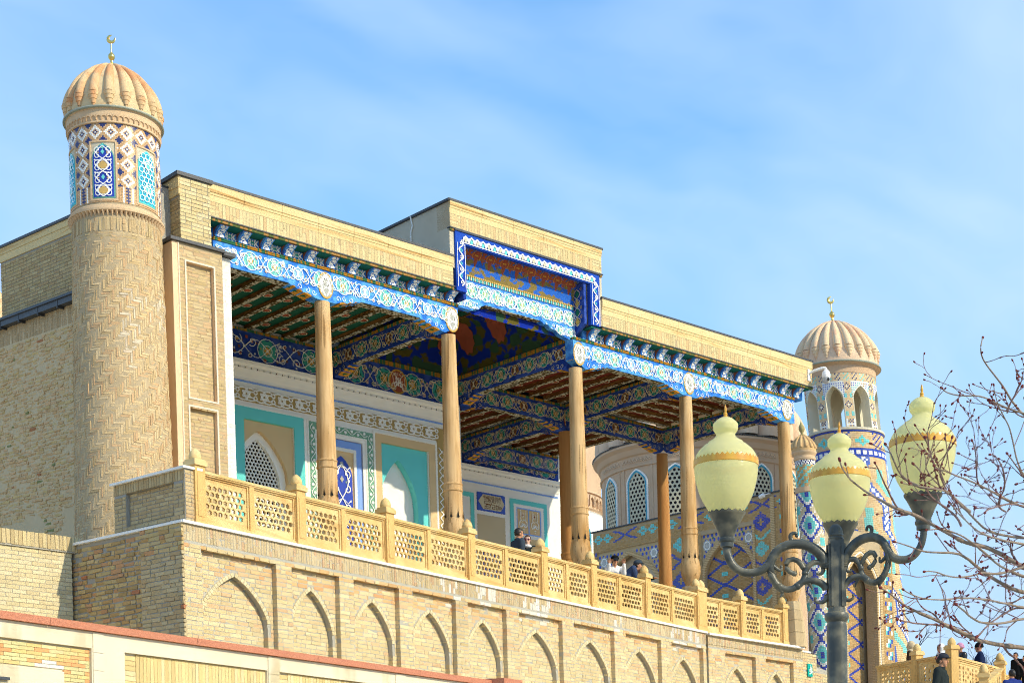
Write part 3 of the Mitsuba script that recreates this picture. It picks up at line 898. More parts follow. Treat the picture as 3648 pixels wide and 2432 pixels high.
def beam(a, b, cols, f, pal, seed, base="blue_paint", under=True, drop=12.86, th=SO, lim=None, both=False):
    k = num(PO + "__beam")
    P = beam_poly(a, b, cols, drop=drop)
    mb = MB().prism(P, -th, th)
    scene[k] = mikit.ply((f(mb.mesh()[0]), mb.mesh()[1]), base)
    o = Orn()
    H = 13.57 - 13.06
    floral(o, a + .02, b - .02, 13.09, 13.53, seed, pal, period=.62, w=.019)
    for c in cols:
        if a - .01 <= c <= b + .01:
            o.blob(c, 13.22, .215, "gold" if pal == "lit" else "red", n=22, sy=1.45)
            o.blob(c, 13.22, .185, "grey" if pal == "lit" else "ochre", n=22, sy=1.45)
            for q in (-1, 1):
                o.line(np.c_[c + q * np.array([.02, .10, .12, .07, .01]), [12.98, 13.10, 13.22, 13.36, 13.45]], .03, "white")
                o.line([(c + q * .05, 13.2), (c + q * .07, 13.30), (c + q * .03, 13.38)], .022, "black")
                o.blob(c + q * .13, 13.06, .03, "white", petals=4)
                o.blob(c + q * .12, 13.38, .028, "sky", n=6)
            o.line([(c, 13.0), (c, 13.3)], .03, "pink")
            o.blob(c, 13.40, .032, "white", n=4, sy=1.6)
        for sd in (-1, 1):
            for x, y in ((.34, 12.98), (.52, 13.0), (.72, 13.03)):
                if a < c + sd * x < b:
                    o.spiral(c + sd * x, y, .07, seed + x * 9, 1.1 * sd, .013, "white" if pal == "lit" else "cream", n=9)
    inside = P.buffer(-.004)
    o.emit(k, f, th + .003, clip=lambda q: inside.contains(Point(q)), names={"white": "scrollwork"})
    if both:
        o.emit(k, f, -th - .012, clip=lambda q: inside.contains(Point(q)))
    E(k + "__gilt_moulding", MB().box((a, 13.571, -th - .02), (b, 13.605, th + .03)).box((a, 13.605, -th), (b, 13.63, th + .045)), "gilt_rope", f)
    E(k + "__soffit_band", MB().box((a, 13.045, -th * .8), (b, 13.057, th * .8)), "soffit", f)
    consoles(k, cols, f, lim or (a, b), th=th)
    return k


mat("gilt_rope", lambda p, n, uv: mix((.42, .20, .03), (.04, .16, .09), smoothstep(.4, .6, noise((p.x * .75 + p.y * .66) * 26 + (p.x * .66 - p.y * .75) * 26, 3.0))))


def soffit(p, n, uv):
    a = (p.x * .75 + p.y * .66) * 11
    b = (p.x * .66 - p.y * .75) * 11
    return mix((.10, .075, .035), (.46, .43, .34), smoothstep(.45, .6, noise(a * 2, b * 2, 1.0)))


mat("soffit", soffit)
fV = lambda u: wall_frame(u, 6.0, u, 0.0)            # faces left (-u): s = 6 - v


def fVu(u):
    g = wall_frame(u, 0, u, 1)                         # n = (1, 0): h towards +u
    return lambda p: g(np.asarray(p) * np.array([1, 1, -1.0]))   # s = v, h towards -u


beam(-3.0, 3.785 + .20, [0, 3.785], fF, "lit", 3, lim=(-3, 3.9))
beam(8.109 - .20, 16.616 + .34, [8.109, 12.359, 16.616], fF, "lit", 5, lim=(8, 16.9))
# the portal's own beam, one storey higher
k = num(PO + "__portal_beam")
Ppb = Polygon([(3.90, 14.36), (3.90, 13.63), (4.55, 13.63), (4.62, 13.70), (4.75, 13.69), (4.85, 13.80), (5.0, 13.86), (6.85, 13.86), (6.98, 13.80), (7.12, 13.81), (7.22, 13.73), (7.45, 13.72), (7.55, 13.64), (7.9, 13.57), (8.12, 13.58), (8.12, 14.36)])
mb = MB().prism(Ppb, -.12, .05)
scene[k] = mikit.ply((fF(mb.mesh()[0]), mb.mesh()[1]), "blue_paint")
o = Orn()
floral(o, 3.92, 8.10, 13.90, 14.34, 9, "portal", period=.40, medallions=False, w=.021)
floral(o, 3.95, 5.0, 13.66, 13.88, 10, "portal", period=.34, medallions=False, w=.015)
floral(o, 7.0, 8.1, 13.62, 13.88, 12, "portal", period=.34, medallions=False, w=.015)
ins = Ppb.buffer(-.004)
o.emit(k, fF, .054, clip=lambda q: ins.contains(Point(q)))
E(k + "__soffit_band", MB().box((5.0, 13.842, -.12), (6.85, 13.857, .04)), "soffit", fF)
mb = MB()
for i in range(64):
    u = 4.0 + i * (4.05 / 64)
    mb.box((u, 14.37, -.02), (u + .034, 14.45, .075), COL["turq"] if i % 2 else (.62, .62, .50))
    mb.box((u, 14.452, -.02), (u + .045, 14.49, .085), (.58, .40, .12))
E(k + "__tongue_moulding", mb, "paint_vertex", fF, color=True, kind="stuff")
E(k + "__blue_fillet", MB().box((3.9, 14.362, -.1), (8.1, 14.372, .06)), "cobalt", fF)
# painted cove between that beam and the frame
q = np.linspace(0, 1, 12)


def cove(p):          # s along u, t in 0..1 up the cove, h out of it
    s, t, h = np.asarray(p).T
    ang = t * PI / 2 * .93
    return B(np.c_[s, -.02 - .40 * (1 - np.cos(ang)) + h * .3, 14.48 + .70 * np.sin(ang) - h * .9 * 0 - h * np.sin(ang)])


S_, T_ = np.meshgrid([4.0, 5, 6, 7, 8.1], q, indexing="ij")
k2 = num(PO + "__painted_cove")
mb = MB().grid(np.stack([S_, T_, 0 * S_], -1))
scene[k2] = mikit.ply((cove(mb.mesh()[0]), mb.mesh()[1]), "cove_paint", smooth=True)


def cove_paint(p, n, uv):
    a = fbm(p.x * 5, p.y * 5, p.z * 7, octaves=3)
    return mix((.03, .13, .55), (.22, .17, .06), smoothstep(.49, .56, a))


mat("cove_paint", cove_paint)
o = Orn()
r2 = np.random.default_rng(4)
for i in range(9):
    c = 4.2 + i * .46
    o.blob(c, .58, .20, "red", petals=4, depth=.55, rot=0, sy=1.7)
    o.ring(c, .58, .13, .014, "ochre", n=10, sy=1.6)
    o.blob(c + .23, .52, .10, "red", petals=3, depth=.4, sy=1.7)
    o.blob(c, .55, .075, "ochre", petals=5, sy=1.5)
    o.blob(c + .23, .33, .10, "brown", petals=5, sy=1.4)
    o.blob(c + .23, .80, .14, "brown", petals=6, sy=1.2)
    o.blob(c + .23, .70, .06, "red", petals=5, sy=1.4)
    for sd in (-1, 1):
        o.spiral(c + sd * .15, .18, .09, r2.random() * 6, sd * 1.2, .018, "gold", n=10)
        o.spiral(c + sd * .13, .42, .09, r2.random() * 6, -sd * 1.2, .016, "lime", n=10)
        o.spiral(c + sd * .12, .86, .09, r2.random() * 6, sd * 1.0, .015, "gold", n=10)
    o.line(np.c_[np.linspace(c - .23, c + .23, 12), .30 + .16 * np.cos(np.linspace(-PI, PI, 12))], .018, "gold")
o.emit(k2, cove, .006, clip=lambda q: 4.02 < q[0] < 8.08 and 0.01 < q[1] < .99)
# blue frame round it
k3 = num(PO + "__portal_frame")
off = -EV + .02
fr = Polygon([(3.70, 15.31), (8.62, 15.31), (8.62, 13.95), (8.28, 13.95), (8.28, 15.02), (4.02, 15.02), (4.02, 13.85), (3.70, 13.85)])
mb = MB().prism(fr, off - .12, off)
scene[k3] = mikit.ply((fF(mb.mesh()[0]), mb.mesh()[1]), "cobalt_frame")
mat("cobalt_frame", lambda p, n, uv: mix((.015, .05, .38), (.03, .10, .50), noise(p.x * 3, p.y * 3, p.z * 3)))
o = Orn()
n = 24
for i in range(n):
    c = 3.92 + i * (4.5 / n) + .1
    o.line(np.c_[c + np.array([-.09, -.06, 0, .06, .09]), 15.09 + np.array([.0, .09, .13, .09, .0])], .045, "white")
    o.blob(c, 15.12, .05, "turq" if i % 2 else "grey", petals=3, sy=1.2)
    o.spiral(c, 15.13, .05, 0, 1.1, .022, "turq" if i % 2 else "cream", n=8)
    o.spiral(c + .09, 15.16, .035, 2, -1.1, .018, "white", n=8)
o.line([(3.86, 15.06), (8.46, 15.06)], .022, "white")
for s0, sg in ((3.86, 1), (8.45, -1)):
    for i in range(7):
        y = 13.98 + i * .16
        o.line(np.c_[s0 + .07 * np.sin(np.linspace(0, PI, 8) + (i % 2) * PI), y + np.linspace(0, .16, 8)], .028, "white")
        o.spiral(s0, y + .08, .05, i, 1.1, .02, "turq" if i % 2 else "white", n=8)
    o.line([(s0 + .12, 13.95), (s0 + .12, 15.02)], .016, "white")
    o.line([(s0 - .12, 13.95), (s0 - .12, 15.02)], .016, "white")
o.emit(k3, fF, off + .003)
E(k3 + "__drip_edge", MB().box((3.67, 15.312, off - .2), (8.66, 15.335, off + .03)), "flashing", fF)
# its right cheek, facing left
k4 = num(PO + "__portal_cheek")
mb = MB().prism(Polygon([(-.10, 13.62), (.42, 13.95), (.42, 15.03), (.33, 15.12), (-.05, 14.9), (-.10, 14.5)]), -.04, .04)
fC = fVu(8.13)
fCm = lambda p: fC(np.asarray(p) * np.array([-1, 1, 1.0]))
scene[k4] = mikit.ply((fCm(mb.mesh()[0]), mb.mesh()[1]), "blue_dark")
o = Orn()
for i in range(4):
    y = 14.05 + i * .24
    o.blob(.17, y, .08, "green" if i % 2 else "gold", petals=4, sy=1.3)
    for sd in (-1, 1):
        o.line(np.c_[.17 + sd * .12 * np.sin(np.linspace(0, PI, 9)), y - .12 + np.linspace(0, .24, 9)], .015, "cream")
        o.spiral(.17 + sd * .16, y + .1, .05, 1, sd, .014, "gold", n=8)
o.emit(k4, fCm, .043)
E(PO + "__portal_cheek", MB().box((-.1, 13.7, -.04), (.42, 15.1, .04)), "blue_dark", lambda p: fVu(4.0)(np.asarray(p) * np.array([-1, 1, 1.0])))


# corbels under the eaves
def corbel_row(us, top, f, u0, u1, pal):
    E(PO + "__eave_soffit", MB().box((u0, top - .015, .0), (u1, top + .012, -EV - .02)), "green_paint", f)
    E(PO + "__corbel_backboard", MB().box((u0, 13.64, -.14), (u1, top - .016, .115)), "blue_paint", f)
    o = Orn()
    for a, b in zip(us[:-1], us[1:]):
        scroll_patch(o, a + .12, b - .12, 13.65, top - .02, "white", w=.024, back="teal")
    o.emit(PO, f, .119, names={"white": "corbel_scrollwork", "teal": "corbel_scrollwork"})
    t = np.linspace(0, 1, 9)
    for i, c in enumerate(us):
        k = num(PO + "__corbel")
        arc = [(-.02 + .36 * (1 - math.cos(x * PI / 2)), 13.63 + (top - .03 - 13.63) * math.sin(x * PI / 2) * 1.0) for x in t]
        prof = np.array([(.08, top - .017), (.08, 13.64)] + [(.20 + .23 * x ** 1.7, 13.645 + (top - .03 - 13.645) * (x ** .75)) for x in t] + [(.43, top - .017)])
        mb = MB()
        P = np.array([[[c + q * .110, y, h] for h, y in prof] for q in (-1, 1)])
        mb.grid(P, close=True)
        ctr = prof.mean(0)
        for q in (0, 1):
            v, fc = trimesh.creation.triangulate_polygon(Polygon(prof).buffer(0), engine="earcut")
            mb.add(np.c_[np.full(len(v), c + (q * 2 - 1) * .110), v[:, 1], v[:, 0]], fc)
        scene[k] = mikit.ply((f(mb.mesh()[0]), mb.mesh()[1]), "red_brown")
        # blue curved face with white scroll
        m2 = MB()
        cv = np.array([(.20 + .23 * x ** 1.7, 13.645 + (top - .03 - 13.645) * (x ** .75)) for x in t])
        cv = np.vstack([[(.195, 13.64)], cv])
        m2.grid(np.array([[[c + q * .112, y - .004, h + .006] for h, y in cv] for q in (-1, 1)]))
        m2.grid(np.array([[[c - .113, y + q * .045, h - q * .045] for h, y in cv] for q in (0, 1)]))
        E(k + "__blue_face", m2, "blue_paint", f)
        o = Orn()
        for y_ in (.15, .4, .62, .85):
            o.blob(c + .03 * (1 if y_ in (.15, .62) else -1), y_, .066, "white", petals=5, sy=1.7)
        o.line(np.c_[c + .07 * np.sin(np.linspace(0, 9, 16)), np.linspace(.02, .97, 16)], .030, "white")
        o.line(np.c_[c - .07 * np.sin(np.linspace(0, 9, 16)), np.linspace(.02, .97, 16)], .022, "white")
        g = lambda p: f(np.c_[p[:, 0], np.interp(p[:, 1], np.linspace(0, 1, len(cv)), cv[:, 1]) - .006, np.interp(p[:, 1], np.linspace(0, 1, len(cv)), cv[:, 0]) + .008 + p[:, 2]])
        o.emit(k, g, 0)


corbel_row(list(np.linspace(-2.85, 3.70, 12)), 13.86, fF, -3.36, 3.75, "a")
corbel_row(list(np.linspace(8.55, 17.02, 14)), 13.91, fF, 8.3, 17.4, "b")


# ---------------------------------------------------------------- columns
def column(u, v, r0=.178, r1=.238, ring=9.1, ser=8.35, foot=7.55, mat_="log_wood", base=True, lean=(0, 0), top=12.86):
    k = num(PO + "__column")
    f = lambda p: B(np.c_[u + p[:, 0] + lean[0] * (p[:, 2] - top), v + p[:, 1] + lean[1] * (p[:, 2] - top), p[:, 2]])
    zs = np.linspace(ser, top, 26)
    rr = r1 + (r0 - r1) * ((zs - ser) / (top - ser)) ** .9
    mb = MB()
    a = np.arange(28) / 28 * 2 * PI
    R = rr[:, None] * (1 + .018 * (meshkit.fbm(np.stack([np.cos(a)[None] * 1.6 + 0 * zs[:, None] + u, np.sin(a)[None] * 1.6 + v + 0 * zs[:, None], zs[:, None] * .9 + 0 * a[None]], -1), 3) - .5) * 2)
    P = np.stack([R * np.cos(a), R * np.sin(a), zs[:, None] + 0 * a], -1)
    mb.grid(P, close=True)
    scene[k] = mikit.ply((f(mb.mesh()[0]), mb.mesh()[1]), mat_, smooth=True)
    rk = r1 + (r0 - r1) * ((ring - ser) / (top - ser)) ** .9
    m = MB().lathe([(rk, -.12), (rk + .022, -.10), (rk + .026, -.075), (rk + .006, -.065), (rk + .010, .05), (rk + .026, .06), (rk + .022, .085), (rk, .10)], (0, 0, ring), 28)
    E(k + "__carved_ring", m, mat_, f, smooth=30)
    # bulb below the cut leaf points
    bulb = [(r1 * .985, ser + .02), (r1 * 1.08, ser - .12), (r1 * 1.19, ser - .26), (r1 * 1.17, ser - .42), (r1 * .97, ser - .58), (r1 * .72, ser - .70), (r1 * .66, foot + .02), (r1 * .66, foot)]
    E(k + "__bulb", MB().lathe(bulb, (0, 0, 0), 28), mat_, f, smooth=50)
    o = Orn()
    for i in range(9):
        c = i / 9 * 2 * PI + .3
        o.poly([(c - .13, .0), (c - .05, .03), (c, .16), (c + .05, .03), (c + .13, .0), (c, -.035)], "black")
        o.line([(c, .13), (c, .22)], .02, "black")
    o.emit(k, lambda p: f(np.c_[(r1 * 1.02 + .004 + p[:, 2]) * np.cos(p[:, 0]), (r1 * 1.02 + .004 + p[:, 2]) * np.sin(p[:, 0]), ser + p[:, 1]]), .002, names={"black": "leaf_cuts"})
    if base:
        mb = MB()
        for r_, z0, z1 in ((.36, 6.2, 6.62), (.33, 6.63, 6.98), (.30, 6.99, 7.28), (.26, 7.29, foot)):
            mb.lathe([(0, z0), (r_, z0), (r_ * .94, z1), (0, z1)], (0, 0, 0), 8)
        E(k + "__stone_base", mb, "base_stone", f)
    return k


for i, u in enumerate(US):
    column(u, 0, lean=(-.02, .012) if i == 4 else (0, 0))
column(12.36, 4.9, r0=.225, r1=.26, mat_="log_wood_orange", foot=7.3, base=True)
column(16.55, 4.9, r0=.175, r1=.225, mat_="log_wood_orange", ser=7.4, foot=6.85, ring=7.6)

# ---------------------------------------------------------------- inner beams, ceilings
for i, u in enumerate(US[1:]):
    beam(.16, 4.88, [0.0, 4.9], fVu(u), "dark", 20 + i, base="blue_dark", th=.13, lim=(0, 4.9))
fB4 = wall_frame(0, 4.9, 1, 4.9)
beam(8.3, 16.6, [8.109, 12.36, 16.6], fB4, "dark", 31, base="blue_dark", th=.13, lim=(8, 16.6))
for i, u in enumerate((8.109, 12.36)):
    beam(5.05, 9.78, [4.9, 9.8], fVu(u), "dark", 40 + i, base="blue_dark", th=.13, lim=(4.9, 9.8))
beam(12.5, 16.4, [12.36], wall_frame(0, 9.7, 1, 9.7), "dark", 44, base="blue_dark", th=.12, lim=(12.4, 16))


def ceiling(u0, u1, v0, v1, col, along_v, n, top=13.74):
    E(PO + "__ceiling_board", MB().box((u0, top, -v1), (u1, top + .03, -v0)), col, fF)
    for j in range(n):
        q = (j + .5) / n
        if along_v:
            a, b = u0 + (u1 - u0) * q - .055, u0 + (u1 - u0) * q + .055
            mb = MB().box((a, top - .10, -v1), (b, top - .002, -v0))
            m2 = MB().box((a - .012, top - .115, -v1), (b + .012, top - .101, -v0))
        else:
            a, b = v0 + (v1 - v0) * q - .055, v0 + (v1 - v0) * q + .055
            mb = MB().box((u0, top - .10, -b), (u1, top - .002, -a))
            m2 = MB().box((u0, top - .115, -b - .012), (u1, top - .101, -a + .012))
        k = E(PO + "__rafter", mb, "rafter_paint", fF)
        E(k + "__painted_underside", m2, "soffit", fF)
    o = Orn()
    for j in range(n + 1):
        for i in range(5):
            q, r_ = (j + .0) / n, (i + .5) / 5
            if along_v:
                x, y = u0 + (u1 - u0) * min(max(q, .03), .97), v0 + (v1 - v0) * r_
            else:
                x, y = u0 + (u1 - u0) * r_, v0 + (v1 - v0) * min(max(q, .03), .97)
            o.blob(x, -y, .15, "brown", n=8)
            o.blob(x, -y, .09, "red", petals=6)
            o.ring(x, -y, .11, .022, "cream", n=12)
    o.emit(PO, lambda p: fF(np.c_[p[:, 0], top - .006 - p[:, 2], p[:, 1]]), .0, names={"brown": "ceiling_rosettes", "red": "ceiling_rosettes", "cream": "ceiling_rosettes"})


mat("rafter_paint", lambda p, n, uv: mix((.16, .07, .022), (.26, .13, .04), smoothstep(.4, .6, noise(p.x * 9, p.y * 9, p.z * 20))))
ceiling(-3.3, 3.65, .15, 4.88, "green_dark", True, 12)
ceiling(8.24, 12.24, .15, 4.76, "oxblood", True, 7)
ceiling(12.48, 16.5, .15, 4.76, "oxblood", False, 8)
ceiling(8.24, 12.24, 5.04, 9.7, "oxblood", True, 7)
ceiling(12.48, 16.5, 5.04, 9.7, "oxblood", True, 7)
# vaulted bay behind the portal
ua, ub, va, vb, zt, zb, ins_ = 3.92, 7.98, .13, 4.78, 14.98, 13.62, .72
k = num(PO + "__vault")
mb = MB()
t = np.linspace(0, 1, 9)
ring = lambda i_: [(ua + i_, va + i_ * .4), (ub - i_, va + i_ * .4), (ub - i_, vb - i_), (ua + i_, vb - i_)]
P = []
for x in t:
    i_ = ins_ * (1 - math.cos(x * PI / 2)) * .98
    z = zb + (zt - zb) * math.sin(x * PI / 2)
    P.append([(a_, b_, z) for a_, b_ in ring(i_)])
P = np.array(P)
for s_ in range(4):
    mb.grid(np.stack([P[:, s_], P[:, (s_ + 1) % 4]], 1))
scene[k] = mikit.ply((B(mb.mesh()[0]), mb.mesh()[1]), "vault_paint", smooth=30)


def vault_paint(p, n, uv):
    a = fbm(p.x * 4.5, p.y * 4.5, p.z * 4.5, octaves=3)
    c = mix((.010, .03, .30), (.10, .085, .02), smoothstep(.48, .56, a))
    return mix(c, (.04, .09, .05), smoothstep(.60, .66, noise(p.x * 3 + 7, p.y * 3, p.z * 3)))


mat("vault_paint", vault_paint)
o = Orn()
for s0 in (1.2, 2.55, 3.9):
    o.blob(s0, .55, .36, "red", petals=10, depth=.14, sy=.85)
    for q in range(6):
        o.blob(s0 + .2 * math.cos(q), .55 + .16 * math.sin(q), .08, "brown", petals=4)
    o.blob(s0, .55, .12, "green", petals=6)


def vside(p):
    x = np.clip(p[:, 1], 0, 1)
    i_ = ins_ * (1 - np.cos(x * PI / 2)) * .98
    return B(np.c_[ub - i_ - .01 - p[:, 2], va + p[:, 0], zb + (zt - zb) * np.sin(x * PI / 2) - p[:, 2] * .5])


def vback(p):
    x = np.clip(p[:, 1], 0, 1)
    i_ = ins_ * (1 - np.cos(x * PI / 2)) * .98
    return B(np.c_[ua + p[:, 0] - .3, vb - i_ - .01 - p[:, 2], zb + (zt - zb) * np.sin(x * PI / 2) - p[:, 2] * .5])


o.emit(k, vside, .004)
o.emit(k, vback, .004)
i_ = ins_
E(PO + "__vault_panel", MB().box((ua + i_ - .02, zt - .02, -(vb - i_ + .02)), (ub - i_ + .02, zt + .02, -(va + i_ * .4 - .02))), "green_dark", fF)
mb = MB()
r3 = [(ua + i_, va + .3), (ub - i_, va + .3), (ub - i_, vb - i_), (ua + i_, vb - i_)]
for j in range(9):
    q = j / 8
    y = -(va + .3 + (vb - i_ - va - .3) * q)
    mb.box((ua + i_, zt - .05, y - .02), (ub - i_, zt - .021, y + .02))
for j in range(7):
    q = j / 6
    x = ua + i_ + (ub - ua - 2 * i_) * q
    mb.box((x - .02, zt - .055, -(vb - i_)), (x + .02, zt - .0215, -(va + .3)))
E(PO + "__vault_ribs", mb, "rafter_paint", fF)
E(PO + "__gilt_moulding", MB().box((ub - .04, zb - .0, -vb), (ub + .0, zb + .05, -va)).box((ua, zb, -vb - .0), (ub, zb + .05, -vb + .05)), "gilt_rope", fF)

# ---------------------------------------------------------------- back wall, left part (v = 4.9)
fW = wall_frame(0, 4.9, 1, 4.9)
E(PO + "__back_wall", MB().prism(sbox(-3.4, 6.2, 8.2, 14.3).difference(unary_union([sbox(.84, 6.2, 2.45, 11.38), sbox(3.2, 6.2, 4.7, 11.3), sbox(5.2, 6.2, 6.98, 11.6)])), -.35, 0).box((-3.4, 6.2, -.9), (8.2, 12, -.36)), "white_paint", fW)
k = num(PO + "__inner_frieze")
mb = MB().box((-3.3, 12.80, 0.001), (7.98, 13.57, .10))
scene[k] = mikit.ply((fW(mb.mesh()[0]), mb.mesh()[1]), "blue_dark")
o = Orn()
floral(o, -3.2, 3.70, 12.84, 13.52, 51, "blue", period=1.5, medallions=False, w=.022)
floral(o, 3.95, 7.9, 12.84, 13.52, 52, "dark", period=.98, medallions=False, w=.022)
o.blob(5.9, 13.18, .29, "red", n=22, sy=1.1)
o.ring(5.9, 13.18, .29, .05, "ochre", n=24, sy=1.1)
for q in (-1, 0, 1):
    o.line([(5.9 + q * .07, 13.05), (5.9 + q * .07, 13.3)], .03, "white")
o.spiral(5.82, 13.08, .1, 0, 1, .025, "white")
o.spiral(5.98, 13.08, .1, PI, -1, .025, "white")
o.emit(k, fW, .104)
E(PO + "__gilt_moulding", MB().box((-3.3, 13.571, 0), (7.98, 13.62, .16)), "gilt_rope", fW)


def white_cornice(f, a, b):
    prof = np.array([(0.0, 12.33), (.05, 12.33), (.05, 12.40), (.07, 12.42), (.10, 12.50), (.15, 12.58), (.155, 12.64), (.19, 12.66), (.24, 12.70), (.26, 12.79), (.0, 12.79)])
    P = np.array([[[s, y, h] for h, y in prof] for s in (a, b)])
    mb = MB().grid(P, close=True)
    for q in (0, 1):
        mb.add(P[q], [[0, i, i + 1] for i in range(1, len(prof) - 1)])
    k = E(PO + "__white_cornice", mb, "white_paint", f)
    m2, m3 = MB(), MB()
    n = int((b - a) / .19)
    for i in range(n):
        s = a + (i + .5) * (b - a) / n
        m2.box((s - .06, 12.60, .1), (s + .06, 12.657, .185))
        m3.box((s + .061, 12.605, .1), (s + .10, 12.64, .165))  # solid near-black slips, painting the shade between the dentils
    E(k + "__dentils", m2, "white_paint", f, kind="stuff")
    E(k + "__dentil_gap_shade", m3, "dark_fill", f, kind="stuff")
    E(k + "__blue_line", MB().box((a, 12.285, 0), (b, 12.322, .03)), "soft_blue", f)


white_cornice(fW, -3.3, 7.98)


def star_band(o, s0, s1, t0, t1, w=.036):
    m, H = (t0 + t1) / 2, (t1 - t0)
    P = H * 1.72
    n = int(round((s1 - s0) / P))
    P = (s1 - s0) / n
    for i in range(n):
        c = s0 + (i + .5) * P
        R = H * .46
        for q in (0, 1):
            a = np.arange(3) * 2 * PI / 3 + PI / 2 + q * PI
            o.segs([(c + R * math.cos(x), m + R * math.sin(x)) for x in a], w, "white", closed=True)
        o.ring(c, m, H * .15, w * .8, "white", n=6)
        for sg in (-1, 1):
            o.segs([(c + P / 2 + H * .17 * math.cos(x), m + sg * H * .24 + H * .17 * math.sin(x)) for x in np.arange(6) * PI / 3], w, "white", closed=True)
            o.segs([(c + R * .87, m + sg * H * .23), (c + P / 2 - H * .17, m + sg * H * .24)], w, "white")
            o.segs([(c, m + sg * R), (c + P * .25, m + sg * H * .5), (c + P / 2 - .08 * H, m + sg * H * .40)], w, "white")
            o.segs([(c, m + sg * R), (c - P * .25, m + sg * H * .5), (c - P / 2 + .08 * H, m + sg * H * .40)], w, "white")


k = E(PO + "__star_band", MB().box((-3.2, 11.80, .001), (7.62, 12.16, .022)).box((7.30, 6.2, .001), (7.62, 11.798, .02)), "tan_deep", fW)
o = Orn()
star_band(o, -3.1, 7.28, 11.82, 12.14)
for i in range(12):
    y = 11.6 - i * .44
    o.segs([(7.34, y), (7.58, y - .22), (7.34, y - .44)], .028, "white")
    o.segs([(7.58, y), (7.34, y - .22), (7.58, y - .44)], .028, "white")
o.emit(k, fW, .024)


def niche_panel(f, a, b, top, outer, inner, fw, arch_c, hw, atop, rise, back, depth=.14, lat=False, third=None):
    """A framed panel: a raised flat frame, a recessed field with a pointed arch cut in it, and what stands in the arch."""
    k = num(PO + "__arched_panel")
    fr = sbox(a, 6.2, b, top).difference(sbox(a + fw, 6.1, b - fw, top - fw))
    mb = MB().prism(fr, -.02, .03)
    scene[k] = mikit.ply((f(mb.mesh()[0]), mb.mesh()[1]), outer)
    ap = arch_poly(arch_c, hw, atop, rise, 6.1)
    E(k + "__field", MB().prism(sbox(a + fw + .002, 6.2, b - fw - .002, top - fw - .002).difference(ap), -.27, -.06), inner, f)
    E(k + "__reveal", MB().prism(sbox(a + fw - .02, 6.2, b - fw + .02, top - fw + .02).difference(sbox(a + fw, 6.1, b - fw, top - fw)), -.10, -.021), third or outer, f)
    if lat:
        ap2 = arch_poly(arch_c - .0, hw * .80, atop - .20, rise * .95, 6.3)
        E(k + "__arch_surround", MB().prism(ap.buffer(.01).difference(ap2), -.33, -.19), "white_paint", f)
        P = hexwin(ap2.buffer(.02).intersection(sbox(-50, 8.4, 50, 20)), .108, .045, .03)
        E(k + "__hexagon_grille", MB().prism(P, -.30, -.26), "white_paint", f)
        E(k + "__window_dark", MB().prism(ap2, -.345, -.34), "dark_fill", f)
    else:
        E(k + "__arch_back", MB().prism(ap.buffer(.02), -.35, -.28), back, f)
    return k


niche_panel(fW, .60, 2.76, 11.65, "turquoise", "tan_paint", .30, 1.42, .86, 11.12, 1.25, "white_paint", lat=True)
E(PO + "__panel_border", MB().prism(sbox(2.88, 6.2, 5.08, 11.67).difference(sbox(3.16, 6.1, 4.80, 11.39)), 0, .02), "white_paint", fW)
k = E(PO + "__panel_border", MB().prism(sbox(2.93, 6.2, 5.03, 11.62).difference(sbox(3.12, 6.1, 4.84, 11.43)), .021, .03), "sage", fW)
mat("sage", (.20, .40, .29))
o = Orn()
for i in range(24):
    y = 6.4 + i * .215
    for s0 in (3.025, 4.935):
        o.line(np.c_[s0 + .065 * np.sin(np.linspace(0, PI, 7) + (i % 2) * PI), y + np.linspace(0, .215, 7)], .022, "white")
        o.blob(s0 - .03 * (-1) ** i, y + .1, .05, "white", petals=6)
        o.blob(s0 - .03 * (-1) ** i, y + .1, .022, "pink", n=6)
for i in range(8):
    x = 3.16 + i * .21
    o.line(np.c_[x + np.linspace(0, .21, 7), 11.525 + .06 * np.sin(np.linspace(0, PI, 7) + (i % 2) * PI)], .022, "white")
    o.blob(x + .1, 11.525 - .03 * (-1) ** i, .05, "white", petals=6)
o.emit(k, fW, .032)
E(PO + "__blue_panel", MB().prism(sbox(3.34, 6.2, 4.66, 11.28).difference(sbox(3.52, 6.1, 4.48, 11.08)), -.2, -.02), "soft_blue", fW)
E(PO + "__blue_panel", MB().prism(sbox(3.521, 6.2, 4.479, 11.079).difference(sbox(3.60, 6.1, 4.40, 10.99)), -.2, .0), "white_paint", fW)
E(PO + "__blue_panel", MB().prism(sbox(3.601, 6.2, 4.399, 10.989), -.2, -.06), "tan_paint", fW)
k = E(PO + "__glazed_panel", MB().prism(arch_poly(4.0, .36, 10.87, .55, 6.4), -.06, -.05), "cobalt", fW)
o = Orn()
arabesque_panel(o, 4.0, .33, 7.0, 10.65, .028, ("white", "sage_c", "grey"))
COL["sage_c"] = (.25, .36, .26)
ORDER.insert(6, "sage_c")
o.emit(k, fW, -.047)
niche_panel(fW, 5.10, 7.22, 11.66, "tan_paint", "turquoise", .22, 5.95, .66, 11.06, 1.3, "white_paint", third="tan_paint")
E(PO + "__panel_moulding", MB().prism(sbox(5.04, 6.2, 7.28, 11.72).difference(sbox(5.10, 6.1, 7.22, 11.66)), 0, .045).prism(sbox(.54, 6.2, 2.82, 11.71).difference(sbox(.60, 6.1, 2.76, 11.65)), 0, .04), "white_paint", fW)

